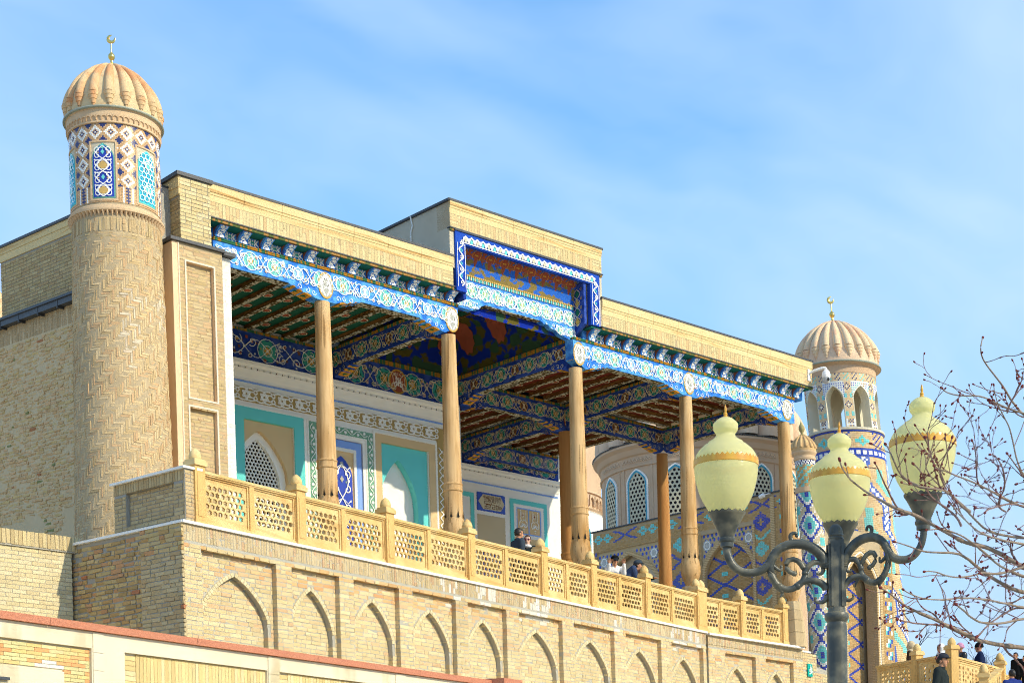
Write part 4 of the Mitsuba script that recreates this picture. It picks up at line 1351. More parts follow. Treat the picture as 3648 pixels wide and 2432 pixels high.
# ---------------------------------------------------------------- back wall, far part (v = 9.8)
fW2 = wall_frame(0, 9.8, 1, 9.8)
E(PO + "__back_wall", MB().box((7.9, 6.2, -.5), (16.85, 14.2, -.001)), "white_paint", fW2)
E(PO + "__back_wall", MB().box((8.05, 6.2, -9.8), (8.2, 14.2, -5.2)), "white_paint", fF)
k = num(PO + "__inner_frieze")
mb = MB().box((8.2, 12.80, 0.001), (16.5, 13.57, .10))
scene[k] = mikit.ply((fW2(mb.mesh()[0]), mb.mesh()[1]), "blue_dark")
o = Orn()
floral(o, 8.3, 16.4, 12.84, 13.52, 61, "dark", period=.98, medallions=False, w=.024)
o.emit(k, fW2, .104)
white_cornice(fW2, 8.3, 16.55)
PQ = PO + "__inscription_panel"
k = E(PQ, MB().box((12.92, 11.42, 0.001), (14.12, 12.02, .03)), "cobalt", fW2)
hexp = Polygon([(12.96, 11.72), (13.16, 11.96), (13.92, 11.96), (14.08, 11.72), (13.92, 11.48), (13.16, 11.48)])
E(k + "__cartouche", MB().prism(hexp, .031, .036).prism(hexp.difference(hexp.buffer(-.025)), .036, .044), "cream_paint", fW2)
mat("cream_paint", (.60, .55, .40))
o = Orn()
kf = lambda x: 13.92 - x * .74        # reads right to left, square script over close uprights
for i in range(24):
    x = 13.17 + i * .0325
    hi = 11.94 if i % 5 else 11.90
    lo = [11.80, 11.74, 11.78, 11.86, 11.72, 11.83][i % 6] if i > 6 else 11.84
    o.line([(x, lo), (x, hi)], .012, "brown")
for seg in ([(13.2, 11.80), (13.46, 11.80), (13.46, 11.74), (13.2, 11.74)], [(13.22, 11.74), (13.22, 11.66), (13.52, 11.66), (13.52, 11.72)], [(13.2, 11.58), (13.48, 11.58), (13.48, 11.64), (13.28, 11.64), (13.28, 11.54)],
            [(13.54, 11.66), (13.66, 11.66), (13.66, 11.58), (13.54, 11.58), (13.54, 11.53), (13.68, 11.53)], [(13.72, 11.68), (13.72, 11.53), (13.80, 11.53), (13.80, 11.64), (13.74, 11.64)], [(13.84, 11.70), (13.84, 11.52)],
            [(13.88, 11.62), (13.94, 11.62), (13.94, 11.55), (13.88, 11.55), (13.88, 11.62)], [(13.3, 11.88), (13.3, 11.84), (13.42, 11.84)], [(13.2, 11.52), (13.46, 11.52)], [(13.56, 11.80), (13.56, 11.74), (13.70, 11.74)]):
    o.segs(seg, .018, "brown")
o.emit(k, fW2, .045, names={"brown": "square_script"})
k = E(PO + "__calligraphy_panel", MB().prism(sbox(14.35, 6.2, 16.0, 12.0).difference(sbox(14.50, 6.1, 15.85, 11.85)), 0.001, .03), "turquoise", fW2)
E(k + "__white_frame", MB().prism(sbox(14.501, 10.75, 15.849, 11.849).difference(sbox(14.62, 10.86, 15.72, 11.74)), 0.001, .025), "white_paint", fW2)
E(k + "__lilac_frame", MB().prism(sbox(14.621, 10.861, 15.719, 11.739).difference(unary_union([sbox(14.66, 10.90, 15.15, 11.70), sbox(15.19, 10.90, 15.68, 11.70)])), 0.001, .02), "soft_blue", fW2)
E(k + "__tan_field", MB().box((14.65, 10.89, .001), (15.69, 11.71, .012)).box((14.501, 6.2, .001), (15.849, 10.74, .013)), "tan_paint", fW2)
o = Orn()
for c in (14.905, 15.435):
    for s in (-1, 1):
        o.line([(c + s * .12, 11.62), (c + s * .115, 11.34)], .026, "white")
        o.line(np.c_[c + s * np.array([.10, .16, .17, .12, .05, .0]), 11.32 + np.array([0, -.06, -.15, -.22, -.20, -.12])], .034, "white")
        o.spiral(c + s * .06, 11.16, .055, 0, s * 1.1, .022, "white", n=10)
        o.blob(c + s * .12, 11.65, .022, "white", n=5)
    o.line([(c - .10, 11.34), (c - .03, 11.30), (c + .03, 11.36), (c + .1, 11.31)], .024, "white")
    o.line([(c - .05, 11.62), (c - .05, 11.42), (c + .02, 11.42), (c + .02, 11.56), (c + .06, 11.56)], .02, "white")
    o.line([(c - .08, 11.24), (c + .08, 11.18)], .022, "white")
    o.line([(c - .04, 11.03), (c + .06, 11.05)], .022, "white")
    o.blob(c + .02, 10.98, .02, "white", n=5)
    o.blob(c, 11.5, .03, "red", petals=5)
o.emit(k, fW2, .014, names={"white": "calligraphy"})
E(PO + "__tan_panel", MB().box((12.92, 6.2, .001), (14.12, 11.30, .012)), "tan_pale", fW2)
mat("tan_pale", (.58, .48, .32))
k = E(PO + "__glazed_panel", MB().prism(arch_poly(13.55, .45, 10.42, .5, 8.0), .013, .02), "cobalt", fW2)
o = Orn()
arabesque_panel(o, 13.55, .36, 8.6, 10.3, .024)
o.ring(13.55, 10.0, .1, .03, "gold")
o.emit(k, fW2, .022)
E(PO + "__panel_moulding", MB().prism(sbox(11.2, 6.2, 12.78, 11.95).difference(sbox(11.34, 6.1, 12.64, 11.81)), 0.001, .03), "turquoise", fW2)

# ---------------------------------------------------------------- pier at the left end
fPi = wall_frame(0, -.70, 1, -.70)
pan = [sbox(-4.03, 9.80, -3.35, 12.70), sbox(-4.04, 6.6, -3.37, 9.60)]
k = num(PO + "__pier")
mb = MB().prism(sbox(-4.34, 6.2, -3.12, 13.08).difference(unary_union(pan)), -.10, -.006).box((-4.32, 6.2, -5.5), (-3.12, 13.08, -.101))
scene[k] = mikit.ply((fPi(mb.mesh()[0]), mb.mesh()[1]), "mortar_buff")


def pier_iv(t):
    return [(-4.20, -4.03), (-3.35, -3.13)] if 6.6 < t < 12.70 and not (9.60 < t < 9.80) else [(-4.20, -3.13)]


R = courses(pier_iv, 6.2, 13.06, H=.075, L=.25, joint=.016, ragged=.7)
R += [(a, b, c, d, -.17, -.095 + h) for a, b, c, d, _, h in courses(lambda t: [(-4.02, -3.36)] if 6.62 < t < 9.58 or 9.82 < t < 12.68 else [], 6.6, 12.7, H=.075, L=.25, joint=.016, ragged=.7)]
bricks(k, R, fPi, [(.52, .40, .22), (.55, .43, .25), (.50, .38, .20), (.54, .38, .22)], parts=300, jit=.004)
for p_ in pan:
    E(k + "__panel_moulding", MB().prism(p_.buffer(.035, join_style=2).difference(p_), -.05, .018), "white_peach", fPi)
    E(k + "__panel_reveal", MB().prism(p_.buffer(.002, join_style=2).difference(p_.buffer(-.004, join_style=2)), -.1, -.02), "plaster_peach", fPi)
mat("white_peach", (.76, .66, .52))
E(k + "__corner_plaster", MB().box((-4.36, 6.2, -.35), (-4.205, 13.07, .004)).box((-4.365, 6.2, -5.5), (-4.34, 13.07, -.351)), "plaster_peach", fPi)
E(k + "__corner_bead", MB().box((-4.225, 6.2, -.02), (-4.20, 13.07, .022)), "white_peach", fPi)
E(k + "__metal_cap", MB().box((-4.42, 13.082, -1.2), (-3.08, 13.15, .07)).box((-3.10, 13.05, -1.0), (-2.80, 13.13, .045)), "flashing", fPi)
fSt = wall_frame(0, -.60, 1, -.60)
k5 = num(PO + "__white_pilaster")
mb = MB().box((-3.12, 6.2, -.6), (-2.85, 13.04, -.008))
scene[k5] = mikit.ply((fSt(mb.mesh()[0]), mb.mesh()[1]), "white_paint")
R = courses(lambda t: [(-3.118, -2.852)], 6.2, 13.03, H=.075, L=.25, joint=.008, hj=.001)
bricks(k5, R, fSt, [(.76, .73, .66), (.78, .75, .69)], parts=60)
# block above it
fBl = wall_frame(0, -.72, 1, -.72)
k = num(PO + "__roof_block")
mb = MB().box((-4.13, 13.15, -5), (-3.40, 14.50, -.012))
scene[k] = mikit.ply((fBl(mb.mesh()[0]), mb.mesh()[1]), "mortar_grey")
R = courses(lambda t: [(-4.14, -3.39)], 13.16, 14.5, H=.083, L=.28, joint=.014)
bricks(k, R, fBl, [(.60, .50, .28), (.57, .46, .25), (.63, .53, .32)], parts=80)
fBs = wall_frame(-4.14, 2.0, -4.14, -.72)
R = courses(lambda t: [(0, 2.70)], 13.16, 14.10, H=.083, L=.28, joint=.014)
bricks(k, R, fBs, TAN, parts=60)
E(k + "__stone_slab", MB().box((0, 14.11, -.05), (2.71, 14.5, .02)), "sandstone", fBs)
E(k + "__metal_cap", MB().box((-4.22, 14.50, -5), (-3.33, 14.58, .05)), "flashing", fBl)
# ================================================================ minaret at the left
MI = thing("minaret", "stout buff brick minaret with a ribbed terracotta dome and blue tiled panels at the left", "minaret")
mu, mv = -5.57, -.55
CAMA = math.atan2(-17.3, 31.7)                      # where the photograph looks from, as an angle round the shaft
RB = 1.035
fM = cyl_frame(mu, mv, RB, 6.2, slope=.0185)
a = np.arange(97) / 96 * 2 * PI * RB
S_, T_ = np.meshgrid(a, np.linspace(5.9, 13.05, 20), indexing="ij")
E(MI + "__shaft_core", MB().grid(np.stack([S_, T_, 0 * S_ - .005], -1)), "mortar_buff", fM, smooth=True)
U_ = 2 * PI * RB / 128
R = []
for j in range(0, int((12.5 - 6.2) / U_)):
    y = 6.2 + j * U_
    for i in range(128):
        if (i - j) % 8 == 0:
            R.append((i * U_ + .004, (i + 4) * U_ - .008, y, y + U_ - .011, -.03, rng.uniform(-.006, .006)))
        if (i - j) % 8 == 7:
            # column i holds an upright brick from row j to j+3
            if y + 4 * U_ < 12.5:
                R.append((i * U_ + .004, (i + 1) * U_ - .011, y, y + 4 * U_ - .011, -.03, rng.uniform(-.006, .006)))
Cm = clay([(.55, .41, .23), (.57, .43, .25), (.53, .39, .21), (.58, .45, .27), (.54, .36, .20)], len(R))
for i, r in enumerate(R):
    q = fbmn(r[0] * 1.3 + 20, r[2] * .9)
    Cm[i] = Cm[i] * (.92 + .2 * q)
    if q > .78 and rng.random() < .35:
        Cm[i] = Cm[i] * .5 + np.array([.30, .29, .26])
bricks(MI, R, fM, BUFF, parts=300, jit=.004, colors=Cm)
R = courses(lambda t: [(0, 2 * PI * RB)], 12.5, 12.68, H=.062, L=.24, joint=.014, ragged=.8)
R += soldiers(0, 2 * PI * RB, 12.69, 12.96, w=.068, joint=.02, split=.2, hj=.008)
bricks(MI, R, fM, OLD, parts=60, jit=.005, rest="upper_brickwork", piece="upright_brick")
mb = MB()
n = 64
for i in range(n):
    c = i / n * 2 * PI * RB
    w_ = PI * RB / n * .92
    mb.add([[c - w_, 13.09, -.04], [c + w_, 13.09, -.04], [c + w_, 13.09, .03], [c - w_, 13.09, .03], [c, 12.98, -.04], [c, 12.98, -.0], [c, 13.085, .085]], [[3, 2, 6], [0, 3, 5], [0, 5, 4], [1, 5, 2], [1, 4, 5], [3, 6, 5], [2, 5, 6]])
E(MI + "__sawtooth_band", mb, "terracotta_plain", fM, kind="stuff")
prof = [(.86, 12.95), (.88, 13.085), (.985, 13.09), (.99, 13.13), (.95, 13.15), (.945, 13.20), (.922, 13.22)]
E(MI + "__lower_moulding", MB().lathe([(r, z - 13.05) for r, z in prof], (0, 0, 13.05), 72), "terracotta_plain", lambda p: B(p + [mu, mv, 0]), smooth=30)
# tiled drum
RD = .915
fD = cyl_frame(mu, mv, RD, 13.2)
cs = 2 * PI * RD / 180
S_, T_ = np.meshgrid(np.arange(181) * cs, np.array([13.2, 13.22, 14.50, 14.86]), indexing="ij")
PAN0 = math.radians(-12.6)
sect = 2 * PI * RD / 6
mb, cells, mt = MB(), MB(), MB()
tile_R, tile_C = [], []
J = 50
for sct in range(6):
    s0 = (PAN0 + sct * PI / 3) * RD
    for i in range(-5, 25):
        inpanel = 5 <= i < 25 - 0 and i >= 6 and i <= 23
        for j in range(J):
            t1 = 14.86 - j * cs
            if inpanel and j >= 11 and j < J - 1:
                continue
            col = None
            dx = (i + 5) % 10 - 5 + .0
            dx = ((i + 5) % 10) - 4.5 - .5
            if j < 11 or not (6 <= i <= 23):
                yc = 5 if j < 11 else (5 + 10 * ((j + 0) // 10) if j < 40 else 99)
                dy = j - yc if yc < 99 else 99
                if dy != 99:
                    d = abs(dx) + abs(dy)
                    if d in (3, 4):
                        col = "white"
                    elif d == 1:
                        col = "navy"
                    elif d == 0:
                        col = "white"
                    elif d >= 8:
                        col = "navy"
                else:
                    if abs(dx) == 3:
                        col = "white"
                    elif dx == 0 or (abs(dx) == 1 and j % 2 == 0):
                        col = "navy"
            c_ = COL[col] if col else clay([(.58, .36, .17), (.62, .41, .21), (.56, .33, .15)])[0]
            h = .004 if col else 0.0
            tile_R.append((s0 + (i - .5) * cs + .0015, s0 + (i + .5) * cs - .0015, t1 - cs + .0015, t1 - .0015, -.02, h + rng.uniform(-.001, .001)))
            tile_C.append(c_)
bricks(MI + "__tiled_drum", tile_R, fD, None, parts=0, piece="tile", bsdf="glazed", jit=.0, colors=tile_C, rest="mosaic_tiles")
k = MI + "__tiled_drum"
E(k, MB().grid(np.stack([S_, T_, 0 * S_ - .012 - .05 * 0], -1)), "mortar_buff", cyl_frame(mu, mv, RD, 13.2), smooth=True)
for sct in range(6):
    c = (PAN0 + PI / 6 + sct * PI / 3) * RD - .5 * cs + .0
    hw = 9 * cs
    t0, t1 = 14.86 - 49 * cs, 14.86 - 11 * cs
    kind_a = sct % 2 == 0
    kp = num(MI + "__niche_panel")
    g = lambda p, c=c: fD(np.asarray(p) + [c, 0, 0])

    def finep(poly, h0, h1, n=10):
        out = MB()
        x0, y0, x1, y1 = poly.bounds
        for q in range(n):
            st = poly.intersection(sbox(x0 + (x1 - x0) * q / n, y0, x0 + (x1 - x0) * (q + 1) / n, y1))
            out.prism(st, h0, h1)
        return out
    pl = finep(sbox(-hw, t0, hw, t1), -.05, -.010)
    scene[kp] = mikit.ply((g(pl.mesh()[0]), pl.mesh()[1]), "stucco")
    fr = sbox(-hw, t0, hw, t1).difference(sbox(-hw + .035, t0 + .03, hw - .035, t1 - .03))
    E(kp + "__brick_frame", finep(fr, -.02, .012), "terracotta_plain", g)
    ap = arch_poly(0, hw - .055, t1 - .05, .30, t0 + .05, 10)
    E(kp + "__tile_border", finep(ap, -.009, .000), "turquoise" if kind_a else "sage_tile", g)
    E(kp + "__glazed_field", finep(ap.buffer(-.022), .001, .005), "cobalt" if kind_a is False else "turq_glaze", g)
    o = Orn()
    ins = ap.buffer(-.026)
    if not kind_a:
        arabesque_panel(o, 0, .20, t0 + .07, t1 - .12, .017, ("white", "gold", "turq"))
    else:
        P = .112
        for j in range(-1, 14):
            for i in range(-3, 4):
                x, y = (i + (.5 if j % 2 else 0)) * P, t0 + .06 + j * P * .866
                o.ring(x, y, P * .50, .011, "white", n=10)
                o.blob(x, y, P * .15, "cobalt", petals=5, depth=.6, rot=j)
                o.blob(x + P * .5, y + P * .29, P * .11, "cobalt", petals=3, depth=.6)
        for y in (t0 + .36, t0 + .86):
            o.blob(0, y, .085, "turq", n=12)
            o.ring(0, y, .085, .014, "white", n=10)
            for q in range(10):
                a_ = q * 2 * PI / 10
                o.line([(.085 * math.cos(a_), y + .085 * math.sin(a_)), (.15 * math.cos(a_), y + .15 * math.sin(a_))], .011, "white")
    o.emit(kp, g, .006, bsdf="glazed", clip=lambda q: ins.contains(Point(q)))
mat("stucco", lambda p, n, uv: mix((.50, .45, .34), (.66, .62, .50), fbm(p.x * 9, p.y * 9, p.z * 9)))
mat("sage_tile", (.13, .38, .30), rough=.3)
mat("turq_glaze", (.05, .45, .58), rough=.25)
# upper moulding with little arches, metal rim, dome
prof = [(.925, 14.86), (.955, 14.87), (.955, 14.90), (.94, 14.91), (.95, 15.00), (.965, 15.02), (.965, 15.14), (.99, 15.15)]
E(MI + "__upper_moulding", MB().lathe([(r, z) for r, z in prof], (0, 0, 0), 72), "terracotta_plain", lambda p: B(p + [mu, mv, 0]), smooth=30)
fU = cyl_frame(mu, mv, .95, 14.9)
mb = MB()
for i in range(54):
    c = i / 54 * 2 * PI * .95
    w_ = PI * .95 / 54 * .85
    P = arch_poly(0, w_, 15.0, .035, 14.915, 5)
    mb.prism(affinity.translate(sbox(-w_ * 1.1, 14.915, w_ * 1.1, 15.012).difference(P), c, 0), -.01, .022)
E(MI + "__arcade_moulding", mb, "terracotta_plain", fU, kind="stuff")
E(MI + "__metal_rim", MB().lathe([(.96, 15.145), (1.025, 15.15), (1.035, 15.165), (1.03, 15.185), (.98, 15.20)], (0, 0, 0), 80), "rim_metal", lambda p: B(p + [mu, mv, 0]), smooth=30)
mat("rim_metal", (.30, .33, .28), rough=.5)


def dome_prof(R, H, n=22, sq=.88):
    t = np.linspace(0, 1, n)
    return np.c_[R * (1 - t ** 2.15) ** .72 * (1 + .03 * np.sin(t * PI)), H * t]


def ribbed_dome(holder, place, R, z0, H, nr, rr, mat_, z_end=.25, kap=True, mat2=None, rot=0.0, upright=0.0, rib_parts=True):
    prof = dome_prof(R, H)
    kd = E(holder + "__dome", MB().lathe([(r, z) for r, z in prof], (0, 0, z0), 96), mat2 or mat_, place, smooth=True)
    t = np.linspace(0, 1, 40)
    P = np.c_[np.interp(t, np.linspace(0, 1, len(prof)), prof[:, 0]), np.interp(t, np.linspace(0, 1, len(prof)), prof[:, 1])]
    P = P[P[:, 1] > z_end]
    for i in range(nr):
        a_ = i / nr * 2 * PI + rot
        d, e = np.array([math.cos(a_), math.sin(a_), 0]), np.array([-math.sin(a_), math.cos(a_), 0])
        mb = MB()
        th = np.linspace(0, PI, 9)
        tg = np.gradient(P, axis=0)
        tg /= np.linalg.norm(tg, axis=1, keepdims=True)
        nrm = np.c_[tg[:, 1], -tg[:, 0]]
        w_ = rr * np.clip(P[:, 0] / R, .12, 1) ** .8
        G = d * P[:, :1, None].reshape(-1, 1, 1) + np.array([0, 0, 1.]) * P[:, 1].reshape(-1, 1, 1)
        G = G + e * (w_[:, None] * np.cos(th))[:, :, None] + (d * nrm[:, 0][:, None, None] + np.array([0, 0, 1.]) * nrm[:, 1][:, None, None]) * (w_[:, None] * np.sin(th) * 1.0)[:, :, None]
        mb.grid(G + [0, 0, z0])
        kr = num(kd + "__rib")
        c0 = d * P[0, 0] + np.array([0, 0, P[0, 1] + z0])
        mb.add(np.vstack([G[0] + [0, 0, z0], c0]), [[q, q + 1, len(th)] for q in range(len(th) - 1)])
        if kap:
            for f0, f1, r0_, r1_ in ((0, -.055, 1.12, .98), (-.055, -.06, .98, .80), (-.06, -.12, .86, .72), (-.12, -.125, .72, .55), (-.125, -.19, .58, .42), (-.19, -.24, .30, .18)):
                q = np.linspace(0, PI, 9)
                sc = rr / .085
                L = []
                for f_, r_ in ((f0, r0_), (f1, r1_)):
                    zz = P[0, 1] + f_ * sc
                    rad = np.interp(max(zz, 0), prof[:, 1], prof[:, 0])
                    L.append(d * rad + np.array([0, 0, zz + z0]) + e * (rr * r_ * np.cos(q))[:, None] + d * (rr * r_ * np.sin(q))[:, None])
                mb.grid(np.array(L))
        scene[kr] = mikit.ply((place(mb.mesh()[0]), mb.mesh()[1]), mat_, smooth=40)
    return kd


plM = lambda p: B(np.asarray(p) + [mu, mv, 0])
ribbed_dome(MI, plM, .945, 15.19, 1.27, 18, .102, "terracotta", z_end=.27, mat2="terracotta_pale", rot=CAMA + .1)
mat("terracotta_pale", lambda p, n, uv: mix(mix((.60, .47, .28), (.66, .53, .33), fbm(p.x * 4, p.y * 4, p.z * 4)), (.58, .36, .20), smoothstep(.55, .75, fbm(p.x * 5 + 2, p.y * 5, p.z * 6)) * .5))


def finial(holder, place, z, s=1.0, cres=True):
    prof = [(.0, -.02), (.085, -.02), (.088, .0), (.075, .02), (.05, .035), (.032, .05), (.028, .10), (.034, .105), (.065, .15), (.07, .18), (.064, .215), (.035, .25), (.022, .262), (.018, .30), (.013, .45), (.0, .455)]
    k = E(holder + "__finial", MB().lathe([(r * s, q * s) for r, q in prof], (0, 0, z), 20), "brass", place, smooth=35)
    if cres:
        a_ = np.linspace(math.radians(75), math.radians(385), 30) + 0
        mb = MB()
        cx, cz, R = 0, z + .545 * s, .095 * s
        th = np.linspace(0, 1, 30)
        wd = .034 * s * np.sin(th * PI) ** .6 + .003 * s
        mid = R - wd
        pts = np.c_[mid * np.cos(a_), np.zeros(30), mid * np.sin(a_)]
        mb.tube(pts + [0, 0, cz], wd, 8)
        E(k + "__crescent", mb, "brass", lambda p: place(np.array([[0, 0, cz]])) + (np.asarray(p) - [0, 0, cz]) @ np.array([[1, 0, 0], [0, .55, 0], [-.03, 0, 1.]]) , smooth=40)


finial(MI, plM, 16.46, 1.0)

# ================================================================ hall to the left of the minaret
HL = thing("brick_hall", "tall brick hall wall with a dark gutter and stone topped parapet left of the minaret", "building")
fh = wall_frame(-4.62, 7.0, -4.62, -.3)
fHu = lambda p: fh(np.asarray(p) + np.c_[0 * p[:, 0], .0885 * (7.0 - p[:, 0]), 0 * p[:, 0]])
E(HL + "__upper_wall", MB().box((0, 12.0, -.5), (7.3, 14.36, -.012)), "mortar_grey", fHu)
R = courses(lambda t: [(.005, 6.3)], 12.1, 14.0, H=.082, L=.28, joint=.016)
bricks(HL, R, fHu, TAN, parts=220)
for i in range(5):
    a_, b_ = i * 1.4, (i + 1) * 1.4 - .006
    E(HL + "__stone_slab", MB().box((a_ - .02 * (i == 0), 14.02, -.3), (b_, 14.20, .018)).box((a_ - .03 * (i == 0), 14.201, -.3), (b_, 14.35, .035)), "sandstone", fHu)
E(HL + "__metal_coping", MB().box((-.07, 14.352, -.6), (7.3, 14.41, .07)), "flashing", fHu)
fl = wall_frame(-5.06, 13.0, -5.06, -.3)
fHl = lambda p: fl(np.asarray(p) + np.c_[0 * p[:, 0], .086 * (13.0 - p[:, 0]), 0 * p[:, 0]])
E(HL + "__lower_wall", MB().box((0, 3.0, -.6), (13.3, 12.25, -.008)), "mortar_rough", fHl)
mat("mortar_rough", lambda p, n, uv: mix((.58, .46, .28), (.63, .51, .33), fbm(p.x * 2, p.y * 2, p.z * 2)))
R = courses(lambda t: [(4.2, 12.9)], 5.6, 11.75, H=.083, L=.25, joint=.026, hj=.012, ragged=1.0)
Cl = clay([(.60, .43, .22), (.62, .45, .24), (.59, .44, .21), (.63, .43, .24), (.59, .39, .20)], len(R))
keep = []
for i, r in enumerate(R):
    if r[2] < 7.6 and fbmn(r[0] * 1.2, r[2] * 3) > .45 + (r[2] - 6.0) * .12:
        continue
    if rng.random() < .012:
        Cl[i] = (.26, .27, .12)
    if rng.random() < .008:
        Cl[i] = (.44, .20, .10)
    keep.append(i)
bricks(HL, [R[i] for i in keep], fHl, None, parts=300, jit=.008, colors=Cl[keep], piece="rough_brick", rest="rough_brickwork")
R = soldiers(4.2, 12.9, 11.76, 12.16, w=.08, joint=.02, split=.3, h1=-.004, hj=.004)
bricks(HL, R, fHl, [(.44, .32, .18), (.46, .34, .20)], parts=40, piece="upright_brick", rest="upright_brickwork")
E(HL + "__gutter", MB().box((0, 12.17, -.1), (13.2, 12.30, .16)).box((0, 12.301, -.7), (13.2, 12.36, .20)), "flashing", fHl)
mb = MB()
for i in range(9):
    mb.box((4.2 + i * .98, 12.12, -.02), (4.24 + i * .98, 12.305, .17))
E(HL + "__gutter_brackets", mb, "flashing", fHl, kind="stuff")

# ================================================================ concrete framed wall with the red granite coping, nearest of all
GW = thing("granite_capped_wall", "cream concrete framed brick wall with a red granite coping, lowest at the left", "wall")
gS, gN = np.array([.538, .843, 0]), np.array([.843, -.538, 0])


def fG(p):
    p = np.asarray(p, float)
    return world(np.array([-6.94, 23.0, 0]) + p[:, :1] * gS + (p[:, 1:2] + .0095 * p[:, :1]) * np.array([-.015, 0, 1.]) + p[:, 2:3] * gN)


rec = [(-1.46, 1.72), (2.373, 5.56), (5.86, 9.05), (9.4, 12.4)]
G0 = -.6
full = sbox(-5, G0, 12.7, 3.22)
holes = unary_union([sbox(a_, 1.2, b_, 2.98) for a_, b_ in rec])
E(GW + "__concrete_frame", MB().prism(full.difference(holes), -.07, 0).prism(full, -.35, -.071), "concrete", fG)
for a_, b_ in ((1.74, 1.95), (5.575, 5.85), (9.07, 9.38)):
    for z0, z1 in ((G0, 2.66), (2.667, 2.92), (2.927, 3.215)):
        E(GW + "__concrete_block", MB().box((a_, z0, 0.0), (b_, z1, .014)), "concrete", fG)
E(GW + "__concrete_panel", MB().box((-1.45, 1.2, -.068), (1.22, 2.60, -.03)), "concrete", fG)
E(GW + "__metal_grille_top", MB().box((-1.05, 2.40, -.03), (.2, 2.44, .02)), "flashing", fG)
for i, x in enumerate(np.arange(-5, 12.7, 2.95)):
    E(GW + "__granite_slab", MB().box((x, 3.225, -.42), (min(x + 2.944, 12.74), 3.33, .07)), "granite_red", fG)
R = [(a_, b_, c, d, -.1, -.05 + h) for a_, b_, c, d, _, h in courses(lambda t: [rec[0]] if t > 2.61 else [(1.23, rec[0][1])], 1.3, 2.975, H=.0535, L=.27, joint=.006, hj=.001, header=False)]
C1 = clay([(.66, .50, .22), (.64, .47, .20), (.68, .55, .30), (.66, .38, .17), (.60, .54, .28), (.66, .33, .15), (.62, .52, .25)], len(R))
for i, r in enumerate(R):
    if r[0] > .5 and r[2] > 2.6 and fbmn(r[0] * 2.5, r[2] * 6) > .68:
        C1[i] = C1[i] * .3 + np.array([.52, .52, .52])
bricks(GW, R, fG, None, parts=120, jit=.001, colors=C1)
R = []
for a_, b_ in rec[1:]:
    R += [(x0, x1, c, d, -.1, -.05) for x0, x1, c, d, _, h in soldiers(a_ + .28, b_ - .0, 1.3, 2.97, w=.075, joint=.006, split=0)]
    R += [(x0, x1, c, d, -.1, -.05) for x0, x1, c, d, _, h in courses(lambda t: [(a_ + .004, a_ + .27)], 1.3, 2.975, H=.075, L=.28, joint=.006, hj=.001, header=False)]
bricks(GW, R, fG, [(.66, .52, .26), (.62, .50, .26), (.68, .56, .32), (.60, .46, .22)], parts=90, jit=.001)
E(GW + "__end_pier", MB().box((12.2, G0, -.3), (12.75, 3.22, .28)), "concrete", fG)
E(GW + "__granite_slab", MB().box((12.15, 3.232, -.36), (12.82, 3.36, .36)), "granite_red", fG)
# ================================================================ tiled gate behind the right end
GA = thing("tiled_gate", "tan brick gate block with blue and turquoise glazed brick patterns and blind arches", "gate")
fGs = wall_frame(25.51, 17.3, 25.51, 7.35)         # s = 17.3 - v, faces left
LG = fGs.L
sv = lambda v: 17.3 - v
arch1, arch2 = (sv(15.35), 1.62), (sv(10.12), 1.20)
ap1, ap2 = arch_poly(arch1[0], arch1[1], 12.25, 1.5, 5.5), arch_poly(arch2[0], arch2[1], 12.10, 1.3, 5.5)
wallp = sbox(0, 5.5, LG, 13.40)
fr1, fr2 = sbox(sv(17.1), 5.5, sv(13.6), 12.55), sbox(sv(11.42), 5.5, sv(8.83), 12.40)
core = MB().prism(wallp.difference(unary_union([fr1, fr2])), -.10, -.008).prism(wallp.difference(ap1).difference(ap2), -.22, -.101).prism(wallp, -.7, -.42)
E(GA + "__side_wall", core, "mortar_buff", fGs)
GB = [(.46, .30, .13), (.50, .34, .16), (.44, .28, .12), (.48, .33, .17)]
cw, ch = .105, .052


def x_pat(i, j):          # glazed brick figures of the top band: crosses and lozenges by turns
    p = i % 34 - 17
    q = j - 4
    if abs(abs(p) - abs(q) * 1.4) < 1.2 and abs(p) < 7:
        return "cobalt"
    pp = abs((i + 5) % 34 - 17) - 0
    for c in (9, 14):
        if abs(abs(p) - c - .5) + abs(q) * .62 < 2.6:
            return "turq" if abs(abs(p) - c - .5) + abs(q) * .62 > .7 else None
    return None


def zig(i, j):
    a_ = abs(i % 16 - 8)
    d = (a_ + j) % 16
    if d in (0, 1):
        return "cobalt"
    e = (a_ - j) % 16
    if e in (0, 1):
        return "cobalt"
    if (abs(i % 16 - 8) < 2 and (j % 16 in (7, 8, 9))):
        return "turq"
    return None


def col_pat(i, j, n):
    q = abs(i - n / 2 + .5)
    m = j % 46
    if m < 14:
        d = q * 1.6 + abs(m - 7)
        return "cobalt" if 2.2 < d < 7.5 else None
    if m < 20:
        return "turq" if abs(q * 1.3 - (20 - m) * .9) < 1.1 else None
    if m < 32:
        d = q * 1.6 + abs(m - 26)
        return "turq" if .9 < d < 6 else None
    if m < 44:
        return "cobalt" if abs(q - abs(m - 38) * .75) < .9 else None
    return None


